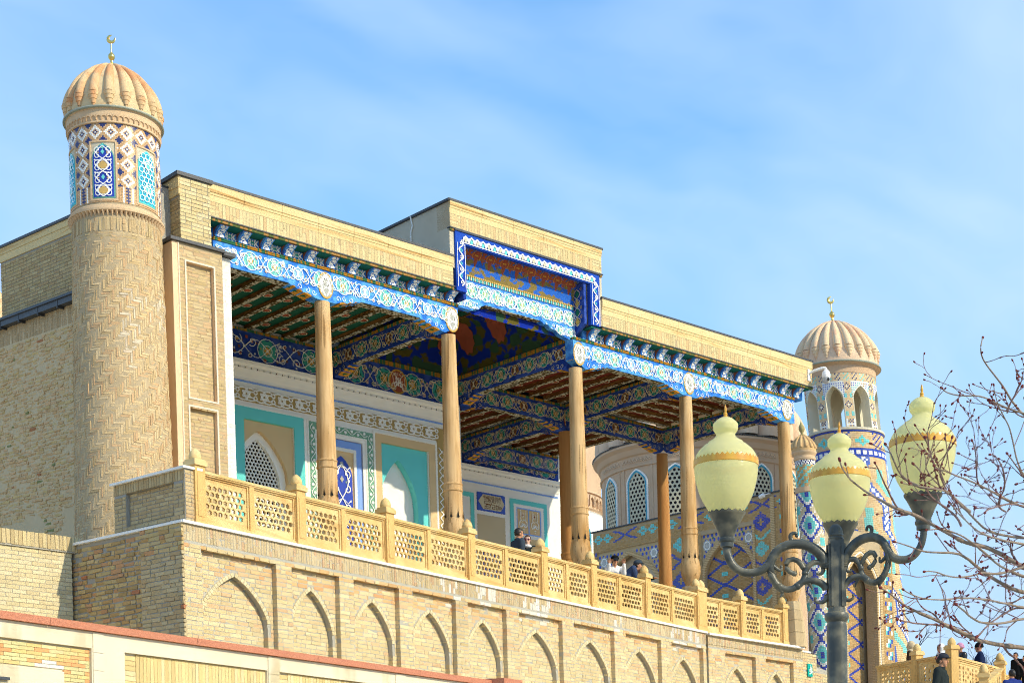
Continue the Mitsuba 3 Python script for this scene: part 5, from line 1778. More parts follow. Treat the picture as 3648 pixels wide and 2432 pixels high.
def patterned(holder, f, s0, s1, t0, t1, pat, h=0.0, back=GB, cw=.105, ch=.052, keep=None, vertical=False, parts=0, name="glazed_brickwork", core=True):
    ni, nj = int(round((s1 - s0) / cw)), int(round((t1 - t0) / ch))
    cw, ch = (s1 - s0) / ni, (t1 - t0) / nj
    R, C, G, GC = [], [], [], []
    for j in range(nj):
        for i in range(ni):
            x0, x1, y0, y1 = s0 + i * cw, s0 + (i + 1) * cw, t1 - (j + 1) * ch, t1 - j * ch
            if keep is not None and not keep((x0 + x1) / 2, (y0 + y1) / 2):
                continue
            c = pat(i, j)
            if c:
                G.append((x0 + .004, x1 - .004, y0 + .003, y1 - .006, h - .03, h + .004)); GC.append(COL[c])
            else:
                R.append((x0 + .002, x1 - .002, y0 + .002, y1 - .006, h - .03, h + rng.uniform(-.002, .002))); C.append(clay(back)[0])
    if R:
        bricks(holder, R, f, None, parts=0, colors=C, jit=0, rest="brickwork")
    if G:
        bricks(holder, G, f, None, parts=parts, colors=GC, jit=0, bsdf="glazed", piece="glazed_brick", rest=name)


patterned(GA, fGs, 0, LG, 12.84, 13.30, x_pat, parts=160)
patterned(GA, fGs, 0, sv(17.1), 6.5, 12.83, lambda i, j: "cobalt" if (j % 14) in (5, 6, 7) and i == 1 else None)
patterned(GA, fGs, 0, LG, 12.56, 12.83, lambda i, j: None)
patterned(GA, fGs, sv(13.6), sv(11.42), 6.5, 12.55, lambda i, j: col_pat(i, j + 20, 21), parts=100)
patterned(GA, fGs, sv(8.80), LG - .62, 6.5, 12.83, lambda i, j: col_pat(i, j, 7), parts=70)
patterned(GA, fGs, LG - .40, LG, 6.5, 13.30, lambda i, j: ("cobalt" if (j % 20) in (4, 5, 6) else "turq") if (j % 10) in (4, 5, 6) and i > 1 else None)
E(GA + "__pilaster_strip", MB().box((LG - .60, 6.2, -.05), (LG - .42, 13.30, .05)), "brick_strip", fGs)
E(GA + "__pilaster_strip", MB().box((sv(8.83) - .0, 6.2, -.05), (sv(8.83) + .10, 12.4, .04)), "brick_strip", fGs)
mat("brick_strip", lambda p, n, uv: mix((.34, .23, .11), (.62, .47, .27), smoothstep(.25, .5, dr.abs(2 * (p.z * 16 - dr.floor(p.z * 16)) - 1))))
E(GA + "__metal_coping", MB().box((-.1, 13.402, -.7), (LG + .05, 13.45, .06)), "flashing", fGs)
for fr, ap, cen, nm in ((fr1, ap1, arch1, "1"), (fr2, ap2, arch2, "2")):
    sp = fr.difference(ap.buffer(.16))
    k = E(GA + "__arch_spandrel", MB().prism(sp.intersection(sbox(-50, 8.5, 50, 20)), -.10, -.07), "tan_tile", fGs)
    o = Orn()
    ins = sp.buffer(-.05)
    x0, y0, x1, y1 = sp.bounds
    for x in np.arange(x0, x1, .21):
        for j, y in enumerate(np.arange(9.5, y1, .19)):
            o.blob(x + (.105 if j % 2 else 0), y, .062, "cobalt", n=6, sy=1.25)
            o.blob(x + (0 if j % 2 else .105), y + .02, .02, "ochre", n=5)
    for sd in (-1, 1):
        o.blob(cen[0] + sd * cen[1] * .86, y1 - .42, .24, "grey", petals=8, depth=.2)
        o.ring(cen[0] + sd * cen[1] * .86, y1 - .42, .15, .03, "white", n=12)
        o.blob(cen[0] + sd * cen[1] * .86, y1 - .42, .06, "cobalt", petals=6)
        o.blob(cen[0] + sd * cen[1] * .62, y1 - .16, .045, "green", n=6)
    o.emit(k, fGs, -.068, clip=lambda q: ins.contains(Point(q)), bsdf="glazed")
    E(k + "__arch_moulding", MB().prism(ap.buffer(.16).difference(ap).intersection(fr), -.10, -.03).prism(ap.buffer(.19).difference(ap.buffer(.16)).intersection(fr), -.09, -.05), "brick_strip", fGs)
mat("tan_tile", (.50, .40, .24))
patterned(GA, fGs, arch2[0] - arch2[1], arch2[0] + arch2[1], 7.0, 12.1, zig, h=-.20, keep=lambda x, y: ap2.contains(Point(x, y)), parts=220)
E(GA + "__arch_back", MB().prism(ap1, -.42, -.40), "plaster_grey", fGs)
# front of the gate with its tall arch
fGf = wall_frame(25.9, 6.15, 31.2, 6.15)
apf = arch_poly(2.5, .92, 11.2, 1.2, 4)
E(GA + "__front_wall", MB().prism(sbox(.45, 4, 4.45, 12.1).difference(apf), -.5, -.01).prism(sbox(.45, 4, 4.4, 12.1), -.9, -.7), "mortar_buff", fGf)
patterned(GA, fGf, 3.72, 4.45, 4.5, 12.0, lambda i, j: ["turq", "cobalt", None, "white"][(i + j // 3) % 4] if (j % 9) < 6 and 1 < i < 6 else None, keep=lambda x, y: not apf.buffer(.15).contains(Point(x, y)))
patterned(GA, fGf, 1.55, 3.45, 4.5, 11.0, lambda i, j: zig(i, j), h=-.69, keep=lambda x, y: apf.contains(Point(x, y)), parts=60)
E(GA + "__arch_moulding", MB().prism(apf.buffer(.10).difference(apf), -.4, .03), "brick_strip", fGf)
E(GA + "__arch_moulding", MB().prism(apf.buffer(.16).difference(apf.buffer(.10)), -.1, .02), "white_paint", fGf)
E(GA + "__arch_moulding", MB().prism(apf.buffer(.30).difference(apf.buffer(.16)), -.1, .05), "brick_strip", fGf)

# little camera on the gate's coping
CB = thing("bullet_camera", "tiny white bullet camera hung on the gate coping", "camera")
fcb = lambda p: fGs(np.asarray(p) + [sv(8.05), 13.28, .12])
E(CB + "__housing", MB().tube([(-.20, .0, .12), (-.02, .06, .10)], [.075, .08], 12), "camera_white", fcb, smooth=40)
E(CB + "__lens", MB().tube([(-.225, -.008, .122), (-.20, 0, .12)], [.055, .055], 12), "camera_black", fcb, smooth=40)
E(CB + "__bracket", MB().tube([(-.02, .06, .10), (.14, .10, 0), (.14, .1, -.12)], .018, 6), "camera_white", fcb, smooth=40)

# corner turret
TU = thing("corner_turret", "slim tiled turret with a small ribbed dome at the gate corner", "turret")
tl = (-.075, .03)
tx, ty = 25.86, 6.62
plT = lambda p: B(np.c_[tx + p[:, 0] + tl[0] * (p[:, 2] - 14.8), ty + p[:, 1] + tl[1] * (p[:, 2] - 14.8), p[:, 2]])
fTu = cyl_frame(tx, ty, .45, 14.8, lean=tl)
fTu2 = cyl_frame(tx, ty, .37, 14.8, lean=tl)
E(TU + "__shaft", MB().lathe([(.435, 4.5), (.435, 13.22), (.47, 13.23), (.47, 13.40), (.36, 13.41), (.36, 14.38), (.40, 14.40), (.41, 14.46), (.38, 14.48), (.38, 14.55), (.43, 14.62), (.45, 14.66), (.45, 14.70)], (0, 0, 0), 40), "terracotta_plain", plT, smooth=30)


def turret_pat(i, j):
    w_ = 14
    p = (i % w_) - w_ / 2 + .5
    z_ = abs((j + 0) % 20 - 10) * .62
    d = abs(p) - z_
    if -.9 < d < .6:
        return "cobalt"
    if -2.2 < d <= -.9:
        return "white"
    if abs(p) < 1.2 and (j % 20) in (0, 1, 19, 2):
        return "cobalt"
    if d <= -2.2 or (abs(p) > 5.4 and abs(z_) < 1.6):
        return "turq"
    return None if (i + j) % 5 else "white"


patterned(TU, fTu, 0, 2 * PI * .45, 4.5, 13.20, turret_pat, h=-.005, back=[(.62, .55, .38), (.66, .58, .42), (.60, .50, .32)], cw=2 * PI * .45 / 42, ch=.058, parts=60)
patterned(TU, fTu2, 0, 2 * PI * .37, 13.42, 14.20, lambda i, j: "turq" if ((i + j) % 4 in (0, 1) and (i - j) % 4 in (0, 1, 2)) else ("gold" if (i - j) % 4 == 3 else None), h=-.004, cw=2 * PI * .37 / 32, ch=.06)
patterned(TU, fTu2, 0, 2 * PI * .37, 14.21, 14.38, lambda i, j: "navy" if (i * 3 + j * 5) % 7 < 3 else "white", h=-.004, cw=2 * PI * .37 / 48, ch=.04)
ribbed_dome(TU, plT, .435, 14.70, .64, 14, .055, "ochre_clay", z_end=.10, kap=False)
mat("ochre_clay", lambda p, n, uv: mix((.56, .36, .17), (.62, .43, .23), fbm(p.x * 3, p.y * 3, p.z * 3)))
E(TU + "__finial", MB().lathe([(.0, 0), (.09, 0), (.10, .03), (.05, .06), (.045, .11), (.09, .17), (.115, .25), (.10, .33), (.05, .41), (.015, .50), (.0, .58)], (0, 0, 15.31), 16), "olive_clay", plT, smooth=40)
mat("olive_clay", (.36, .31, .15))

# ================================================================ tiled minaret at the right
TM = thing("tiled_minaret", "leaning minaret with open arched belfry, ribbed dome and blue zigzag tiles at the right", "minaret")
lx, ly = -.062, .05
ox, oy = 30.66, 8.39
plR = lambda p: B(np.c_[ox + p[:, 0] + lx * (p[:, 2] - 16.43), oy + p[:, 1] + ly * (p[:, 2] - 16.43), p[:, 2]])
RR = 1.44
fR1 = cyl_frame(ox, oy, RR, 16.43, slope=.017, lean=(lx, ly))
E(TM + "__shaft", MB().lathe([(1.44 + .017 * 12 - .02, 4.4), (1.42, 16.40)], (0, 0, 0), 72), "mortar_buff", plR, smooth=30)


def spiral_pat(i, j):
    tri = abs((j % 24) - 12) * .5
    k_ = (i - tri - j * .40) % 18
    if k_ < 1.1 or 4.2 < k_ < 5.3:
        return "lapis"
    if k_ < 4.2:
        return "white" if (i + j) % 4 else "lapis"
    if 9 < k_ < 13 and abs((j + 8) % 20 - 10) > 3.0:
        return "mint"
    return None


TB = [(.68, .50, .28), (.70, .54, .33), (.66, .46, .25)]
COL["lapis"], COL["mint"] = (.07, .13, .50), (.22, .58, .54)
cwT = 2 * PI * RR / 108
patterned(TM, fR1, 0, 2 * PI * RR, 5.0, 15.30, spiral_pat, back=TB, cw=cwT, ch=.075, parts=300)
patterned(TM, fR1, 0, 2 * PI * RR, 15.31, 15.62, lambda i, j: "cobalt" if j in (0, 3) else ("white" if (i % 3) < 2 else "cobalt"), back=TB, cw=cwT, ch=.077, name="glazed_band")


def upper_pat(i, j):
    p = i % 18 - 9
    q = j - 4.5
    if abs(p) + abs(q) * 1.1 < 3.6:
        return "turq" if abs(p) + abs(q) > 1.2 else "gold"
    if abs(p) > 5 and (j + (i % 18)) % 3 == 0:
        return "cobalt"
    return None


patterned(TM, fR1, 0, 2 * PI * RR, 15.63, 16.25, upper_pat, back=TB, cw=cwT, ch=.07, name="glazed_band")
E(TM + "__ledge", MB().lathe([(1.40, 16.26), (1.46, 16.27), (1.46, 16.31), (1.40, 16.32)], (0, 0, 0), 72), "cobalt", plR, smooth=30)
E(TM + "__ledge", MB().lathe([(1.40, 16.325), (1.50, 16.33), (1.50, 16.42), (1.0, 16.44), (.0, 16.44)], (0, 0, 0), 72), "stucco", plR, smooth=30)
# belfry: a ring wall with eight arched openings
fB_ = cyl_frame(ox, oy, 1.38, 16.43, lean=(lx, ly))
per = 2 * PI * 1.38 / 8
PA = CAMA + math.radians(9)
mbW, tl_ = MB(), []
for i in range(8):
    c = (PA + i * PI / 4) * 1.38
    op = arch_poly(0, .345, 18.02, .50, 16.40, 12)
    cell = sbox(-per / 2, 16.44, per / 2, 18.75).difference(op)
    for q in range(14):
        mbW.prism(affinity.translate(cell.intersection(sbox(-per / 2 + per * q / 14, 16, -per / 2 + per * (q + 1) / 14, 19)), c, 0), -.40, 0)
E(TM + "__belfry_wall", mbW, "stucco_pale", fB_)
mat("stucco_pale", (.64, .60, .48))
for i in range(8):
    c = (PA + i * PI / 4) * 1.38
    sp = sbox(-.42, 17.55, .42, 18.20).difference(arch_poly(0, .36, 18.04, .50, 16, 12))
    pp = MB()
    for q in range(8):
        pp.prism(sp.intersection(sbox(-.42 + .105 * q, 17, -.42 + .105 * (q + 1), 19)), -.01, .004)
    gg = lambda p, c=c: fB_(np.asarray(p) + [c, 0, 0])
    k = E(TM + "__arch_spandrel", pp, "line_white", gg)
    o = Orn()
    for x in np.arange(-.38, .4, .085):
        for y in np.arange(17.6, 18.2, .085):
            o.blob(x, y, .03, "cobalt" if i % 2 else ["cobalt", "turq", "ochre"][int(x * 40 + y * 30) % 3], petals=4, depth=.5)
    ins = sp.buffer(-.02)
    o.emit(k, gg, .006, bsdf="glazed", clip=lambda q: ins.contains(Point(q)))
    g2 = lambda p, c=c: fB_(np.asarray(p) + [c + per / 2, 0, 0])

    def pier_pat(i_, j_):
        m = j_ % 12
        if j_ > 24:
            return "white" if i_ in (0, 5) or j_ % 7 == 0 else ("navy" if (i_ + j_) % 2 else None)
        d = abs(i_ - 2.5) + abs(m - 3)
        if m < 7:
            return ("navy" if d > .6 else "white") if d < 2.6 and (i_ + m) % 2 else None
        return "turq" if abs(i_ - 2.5) > .8 and m in (8, 9, 10) else None
    patterned(TM, g2, -.165, .165, 16.46, 18.19, pier_pat, h=.003, back=TB, cw=.055, ch=.058, name="glazed_pier_tiles")
patterned(TM, fB_, 0, 2 * PI * 1.38, 18.21, 18.50, lambda i, j: ("turq" if (i // 6) % 2 else "navy") if (i % 6 + j) % 3 == 1 and 0 < i % 6 < 5 else None, h=.003, back=TB, cw=2 * PI * 1.38 / 160, ch=.058, name="glazed_band")
E(TM + "__upper_moulding", MB().lathe([(1.38, 18.50), (1.40, 18.52), (1.42, 18.80), (1.50, 18.84), (1.62, 18.88), (1.63, 18.93), (1.52, 18.96), (0, 18.7)], (0, 0, 0), 72), "pink_plaster", plR, smooth=30)
E(TM + "__metal_rim", MB().lathe([(1.50, 18.845), (1.64, 18.885), (1.65, 18.92), (1.63, 18.945)], (0, 0, 0), 72), "rim_metal", plR, smooth=30)
ribbed_dome(TM, plR, 1.53, 18.95, 1.95, 22, .15, "terracotta_light", z_end=.50, mat2="pink_terra", rot=.1)
mat("terracotta_light", lambda p, n, uv: mix((.70, .54, .36), (.72, .46, .30), smoothstep(.45, .65, fbm(p.x * 2.6 + 7, p.y * 2.6, p.z * 1.7, octaves=4))))
mat("pink_terra", lambda p, n, uv: mix((.70, .51, .36), (.73, .56, .41), fbm(p.x * 2, p.y * 2, p.z * 2)))
finial(TM, plR, 20.87, 1.55)

# ================================================================ domed drum building behind
DR = thing("domed_drum", "pink round drum building with arched lattice windows under a fluted dome", "building")
dx_, dy_, RDm = 30.93, 16.14, 4.25
plD = lambda p: B(np.asarray(p) + [dx_, dy_, 0])
fDr = cyl_frame(dx_, dy_, RDm, 13.0)
cama = math.atan2(-23 - dx_, 32.3 + dy_)
E(DR + "__drum_wall", MB().lathe([(RDm, 6), (RDm, 16.0), (RDm + .06, 16.02), (RDm + .06, 16.10), (RDm + .02, 16.12), (RDm + .05, 16.45), (RDm + .12, 16.50), (RDm + .20, 16.70), (RDm + .34, 16.82), (RDm + .34, 16.92)], (0, 0, 0), 120), "pink_plaster", plD, smooth=25)
E(DR + "__metal_rim", MB().lathe([(RDm + .36, 16.90), (RDm + .38, 16.95), (RDm, 17.0), (RDm - .3, 17.02)], (0, 0, 0), 120), "flashing", plD, smooth=25)
for i in range(15):
    a_ = cama + math.radians(-38 + 24 * i)
    c = a_ * RDm
    gg = lambda p, c=c: fDr(np.asarray(p) + [c, 0, 0])
    if not -1.5 < ((a_ - cama + PI) % (2 * PI) - PI) < 1.4:
        continue
    k = num(DR + "__window")
    ap = arch_poly(0, .50, 16.0 - .12, .55, 13.3, 12)

    def strips(poly, h0, h1, n=8):
        m = MB()
        x0, y0, x1, y1 = poly.bounds
        for q in range(n):
            m.prism(poly.intersection(sbox(x0 + (x1 - x0) * q / n, y0, x0 + (x1 - x0) * (q + 1) / n, y1)), h0, h1)
        return m
    m = strips(ap.difference(ap.buffer(-.075)), -.02, .05)
    scene[k] = mikit.ply((gg(m.mesh()[0]), m.mesh()[1]), "turq_frame")
    E(k + "__white_frame", strips(ap.buffer(.06).difference(ap), -.02, .06), "white_paint", gg)
    inn = ap.buffer(-.07)
    E(k + "__window_dark", strips(inn, .002, .006), "dark_fill", gg)
    E(k + "__lattice", strips(hexwin(inn, .19, .068, .02), .010, .03), "cream_paint", gg)
    E(DR + "__wall_frame", MB().prism(sbox(-.78, 13, .78, 16.1).difference(sbox(-.70, 12, .70, 16.0)), -.02, .03), "pink_plaster", gg)
    o = Orn()
    for sx in np.arange(-.8, .8, .2):
        o.spiral(sx + .1, 16.28, .07, sx * 9, 1.2, .03, "cream", n=9)
        o.line([(sx, 16.2), (sx + .1, 16.36), (sx + .2, 16.2)], .025, "cream")
    o.emit(DR, gg, .05, names={"cream": "carved_band"}, bsdf="carved")
mat("carved", (.60, .44, .30))
mat("turq_frame", (.05, .30, .40), rough=.35)
ribbed_dome(DR, plD, 4.05, 17.0, 3.6, 26, .44, "pink_terra", z_end=.0, kap=False)

FD = thing("far_drum", "pale pink round tower seen in the gap behind the portico", "building")
plF = lambda p: world(np.asarray(p) + [1.5, 86, 0])
E(FD + "__round_wall", MB().lathe([(3.05, 8), (3.05, 17.1), (3.15, 17.2), (3.0, 17.3), (3.0, 17.95), (3.1, 18), (3.02, 18.1), (3.02, 27)], (0, 0, 0), 60), "pink_plaster", plF, smooth=25)
E(FD + "__white_base", MB().lathe([(3.12, 8), (3.12, 17.0), (3.16, 17.05), (3.05, 17.1)], (0, 0, 0), 60), "white_paint", plF, smooth=25)
fFd = lambda p: world(np.array([1.5, 86, 0]) + np.c_[(3.13 + p[:, 2]) * np.sin(p[:, 0] / 3.1), -(3.13 + p[:, 2]) * np.cos(p[:, 0] / 3.1), p[:, 1]])
aw = arch_poly(2.0, .75, 16.6, .8, 12)
E(FD + "__window", MB().prism(aw, 0, .02), "turq_frame", fFd)
E(FD + "__window__pane", MB().prism(aw.buffer(-.12), .02, .03), "sky_pane", fFd)
mat("sky_pane", (.12, .2, .26), rough=.1)
mb = MB()
for i in range(40):
    c = i * .48
    mb.prism(affinity.translate(sbox(-.2, 17.35, .2, 17.9).difference(arch_poly(0, .15, 17.8, .2, 17.3, 5)), c, 0), -.12, -.02)
E(FD + "__carved_band", mb, "pink_plaster", fFd, kind="stuff")

# far ribbed dome at the left edge
LD = thing("far_ribbed_dome", "far terracotta ribbed dome at the left edge beyond the hall", "dome")
plL = lambda p: world(np.asarray(p) + [-21.0, 60, 0])
E(LD + "__drum", MB().lathe([(3.2, 6), (3.2, 17.4), (3.35, 17.5), (3.35, 17.6)], (0, 0, 0), 60), "pink_plaster", plL, smooth=25)
ribbed_dome(LD, plL, 3.2, 17.6, 3.9, 20, .42, "terracotta", z_end=.0, kap=False, mat2="pink_terra")

# dome camera at the end of the eave
DC = thing("dome_camera", "white dome security camera on an arm at the eave's right end", "camera")
fDc = lambda p: fF(np.asarray(p) + [17.30, 14.33, .47])
E(DC + "__wall_plate", MB().box((-.07, -.20, -.01), (.03, .14, .03)), "camera_white", fDc)
E(DC + "__arm", MB().tube([(-.02, .02, .02), (.05, .08, .16), (.14, .12, .34), (.19, .13, .42), (.21, .11, .46), (.215, .03, .47)], [.04, .04, .045, .045, .045, .045], 12), "camera_white", fDc, smooth=40)
E(DC + "__housing", MB().lathe([(.0, .06), (.05, .05), (.11, -.02), (.125, -.10), (.13, -.14), (.12, -.15), (.12, -.19)], (0, 0, 0), 24), "camera_white", lambda p: fDc(np.c_[.215 + p[:, 0], p[:, 2] + .02, .47 + p[:, 1]]), smooth=40)
E(DC + "__camera_head", MB().lathe([(.112, -.19), (.11, -.26), (.09, -.32), (.05, -.355), (.0, -.365)], (0, 0, 0), 24), "camera_grey", lambda p: fDc(np.c_[.215 + p[:, 0], p[:, 2] + .02, .47 + p[:, 1]]), smooth=40)
mat("camera_grey", (.45, .46, .47), rough=.2)
E(DC + "__lens", MB().lathe([(.0, 0), (.045, 0), (.05, .02), (.03, .035), (.0, .04)], (0, 0, 0), 16), "camera_black", lambda p: fDc(np.c_[.17 + p[:, 0], -.24 + p[:, 1], .575 + p[:, 2]]), smooth=40)
# ================================================================ street lamp in the foreground
SL = thing("street_lamp", "dark iron street lamp with three pale green acorn globes on scrolled arms", "lamp")
LPX, LPY = 2.30, 12.0
KP = .001053


def lz(y):
    return (3050 - (1600 + y / 1.885)) / 6044 * 12


lean_l = lambda P: P + np.c_[-.012 * (P[:, 2] - 1.4), 0 * P[:, 0], 0 * P[:, 0]]
plS = lambda p: world(lean_l(np.asarray(p, float) + [LPX, LPY, 0]))
pr = [(.11, -1.6), (.13, -1.5), (.12, -1.2), (.075, -1.1), (.071, lz(1190)), (.066, lz(1165)), (.080, lz(1150)), (.086, lz(1128)), (.080, lz(1105)), (.062, lz(1095)), (.060, lz(1065)), (0, lz(1065))]
E(SL + "__pole", MB().lathe(pr, (0, 0, 0), 36), "iron", plS, smooth=35)
mb = MB().box((-.048, -.048, lz(1075)), (.048, .048, lz(612)))
for q in range(4):
    a_ = q * PI / 2
    for o_ in (-.036, .036):
        x, y = .052 * math.cos(a_) - o_ * math.sin(a_), .052 * math.sin(a_) + o_ * math.cos(a_)
        mb.box((x - .009, y - .009, lz(1060)), (x + .009, y + .009, lz(640)))
E(SL + "__square_shaft", mb, "iron", plS)
a_ = np.arange(48) / 48 * 2 * PI
prof = [(.040, lz(640)), (.052, lz(612)), (.054, lz(600)), (.048, lz(592)), (.053, lz(584)), (.053, lz(574)), (.049, lz(568))]
dome = [(.051 * math.cos(t_), lz(568) + .068 * math.sin(t_)) for t_ in np.linspace(0, PI / 2, 9)]
P = np.array([[((r * (1 - .10 * (.5 + .5 * np.cos(16 * x)) * (z > lz(569)))) * np.cos(x), (r * (1 - .10 * (.5 + .5 * np.cos(16 * x)) * (z > lz(569)))) * np.sin(x), z) for x in a_] for r, z in prof + dome])
E(SL + "__ribbed_cap", MB().grid(P, close=True), "iron", plS, smooth=30)
ARMS = [((-.77, 0.0), 0.0, 2.78), ((.56, -.25), .075, 2.854), ((.17, .70), .06, 2.84)]


def spl(pts, n=40):
    from scipy.interpolate import make_interp_spline
    pts = np.asarray(pts, float)
    t = np.r_[0, np.cumsum(np.linalg.norm(np.diff(pts, axis=0), axis=1))]
    return make_interp_spline(t, pts, k=min(3, len(pts) - 1))(np.linspace(0, t[-1], n))


MAIN = [(1052, 800), (1020, 715), (940, 652), (850, 638), (770, 665), (718, 722), (690, 775), (645, 815), (585, 832), (525, 825), (475, 790), (445, 740), (432, 690), (430, 640)]
SCROLLS = [([(735, 705), (702, 790), (712, 860), (745, 915), (805, 945), (865, 925), (905, 885), (917, 830), (895, 775), (855, 742), (815, 748), (800, 785), (818, 822), (850, 838)], 22, 13),
           ([(1050, 945), (1015, 900), (960, 884), (900, 895), (868, 922)], 20, 18), ([(745, 910), (762, 940), (775, 968), (766, 990)], 24, 5),
           ([(1042, 800), (1005, 762), (962, 768), (932, 798), (917, 835)], 15, 15), ([(1003, 764), (1030, 795), (1022, 835), (997, 838)], 14, 8),
           ([(1052, 975), (1042, 1015), (1012, 1032), (985, 1024), (980, 1002)], 15, 7), ([(862, 640), (832, 606), (834, 574), (858, 566), (868, 584)], 15, 8),
           ([(705, 775), (735, 800), (765, 815), (770, 790)], 14, 7), ([(925, 885), (950, 915), (962, 945)], 16, 4)]
for (axx, axy), dz, bz in ARMS:
    L = math.hypot(axx, axy)
    dirx, diry = axx / L, axy / L

    def place(p, dirx=dirx, diry=diry, L=L, dz=dz):
        p = np.asarray(p, float)
        r = p[:, 0] * L / .716
        return plS(np.c_[r * dirx - p[:, 1] * diry, r * diry + p[:, 1] * dirx, p[:, 2] + dz * np.clip(p[:, 0] / .716, 0, 1)])
    tr = lambda pts: np.array([[(1112 - x) * KP, 0, lz(y)] for x, y in pts])
    m = spl(tr(MAIN), 60)
    rad = np.interp(np.arange(60), [0, 12, 25, 59], [.038, .037, .029, .028])
    ka = E(SL + "__scrolled_arm", MB().tube(m, rad, 12), "iron", place, smooth=40)
    mb = MB()
    for pts, r0, r1 in SCROLLS:
        q = spl(tr(pts), 26)
        mb.tube(q, np.linspace(r0, r1, 26) * KP * 1.22, 9)
        mb.add(*[(lambda s: (np.array(s.vertices) * r1 * KP * 1.4 + q[-1], s.faces))(trimesh.creation.icosphere(subdivisions=2))][0])
    E(ka + "__scrollwork", mb, "iron", place, smooth=40)
    mb = MB()
    ic = trimesh.creation.icosphere(subdivisions=2)
    for t_ in np.linspace(4, 23, 7):
        i_ = int(t_)
        d = m[i_ + 1] - m[i_]
        d /= np.linalg.norm(d)
        nrm = np.array([-d[2], 0, d[0]])
        v = np.array(ic.vertices) * [.036, .030, .017]
        v = v[:, :1] * d * 1 + v[:, 1:2] * [0, 1, 0] + v[:, 2:3] * nrm
        mb.add(v + m[i_] - nrm * .012, ic.faces)
    for t_ in np.linspace(27, 36, 5):
        i_ = int(t_)
        d = m[i_ + 1] - m[i_]
        d /= np.linalg.norm(d)
        nrm = np.array([-d[2], 0, d[0]])
        v = np.array(ic.vertices) * [.030, .026, .010]
        v = v[:, :1] * (d + nrm * .5) + v[:, 1:2] * [0, 1, 0] + v[:, 2:3] * nrm
        mb.add(v + m[i_] + nrm * .012, ic.faces)
    E(ka + "__acanthus_leaf", mb, "iron", place, smooth=40)
    # cup and globe
    G = .00103
    gz = lambda y: bz + (1090 - y) * G
    pg = lambda p, axx=axx, axy=axy: plS(np.asarray(p) + [axx, axy, 0])
    a_ = np.arange(72) / 72 * 2 * PI
    prof = [(34, 1672), (46, 1668), (47, 1640), (52, 1636), (56, 1628), (56, 1612), (50, 1606), (52, 1592), (62, 1570), (76, 1535), (94, 1498), (112, 1465), (120, 1452)]
    P = [[(r * G * np.cos(x), r * G * np.sin(x), gz(y)) for x in a_] for r, y in prof]
    for r, y, am in ((126, 1444, 0), (128, 1432, 7), (120, 1433, 7), (100, 1450, 0)):
        P.append([(r * G * np.cos(x), r * G * np.sin(x), gz(y + am * np.cos(18 * x))) for x in a_])
    E(ka + "__lamp_cup", MB().grid(np.array(P), close=True), "iron", pg, smooth=40)
    glass = [(18, 778), (45, 788), (64, 802), (80, 819), (86, 830), (85, 842), (84, 864), (78, 876), (68, 888), (64, 896), (68, 910), (84, 926), (104, 940), (120, 950), (124, 957), (140, 968), (160, 984), (179, 1002), (197, 1026), (209, 1050), (215, 1076)]
    lower = [(216, 1076), (217, 1112), (216, 1160), (209, 1210), (196, 1262), (178, 1318), (153, 1368), (126, 1412), (104, 1446)]
    ksh = E(ka + "__lamp_globe", MB().lathe([(r * G, gz(y)) for r, y in spl(glass, 40)] + [(r * G, gz(y)) for r, y in [(rr + .55 * math.sin(i_ * 1.57), yy) for i_, (rr, yy) in enumerate(spl(lower, 170)[1:])]], (0, 0, 0), 64), "lamp_glass", pg, smooth=True)
    ripple = MB()
    b = [(217, 1082), (222, 1084), (223, 1116), (217, 1118)]
    P = [[(r * G * np.cos(x), r * G * np.sin(x), gz(y)) for x in np.arange(160) / 160 * 2 * PI] for r, y in b[::-1][:3]]
    P.append([(221 * G * np.cos(x), 221 * G * np.sin(x), gz(1072 + 9 * np.cos(40 * x))) for x in np.arange(160) / 160 * 2 * PI])
    E(ka + "__gilt_band", MB().grid(np.array(P), close=True), "lamp_band", pg, smooth=False)
    E(ka + "__gilt_finial", MB().lathe([(20 * G, gz(780)), (15 * G, gz(772)), (11 * G, gz(764)), (14 * G, gz(756)), (11 * G, gz(748)), (7 * G, gz(742)), (10 * G, gz(728)), (8 * G, gz(712)), (3 * G, gz(694)), (0, gz(690))], (0, 0, 0), 16), "lamp_band", pg, smooth=40)


# ================================================================ stair landing with its own balustrade
def wf(x0, y0, x1, y1, z=0.0, dz=0.0):
    d = np.array([x1 - x0, y1 - y0])
    L = np.linalg.norm(d)
    d = d / L
    S, N = np.array([d[0], d[1], dz / L]), np.array([d[1], -d[0], 0])

    def f(p):
        p = np.asarray(p, float)
        return world(np.array([x0, y0, z]) + p[:, :1] * S + p[:, 1:2] * np.array([-.02, 0, 1.]) + p[:, 2:3] * N)
    f.L = L
    return f


E("stair_landing", MB().box((8.5, 49.0, 4.2), (24, 58, 4.68)), "paving", world, kind="structure", label="stone landing at the head of the stairs")
SB = thing("stair_balustrade", "pierced stone balustrade with domed posts round the stair head at the lower right", "balustrade")
ZL = 4.70
fa = wf(10.9, 51.2, 12.36, 48.0, ZL)
fb = wf(12.36, 48.0, 15.06, 51.8, ZL)
fc_ = wf(12.55, 44.6, 15.0, 51.6, 3.55, 1.15)


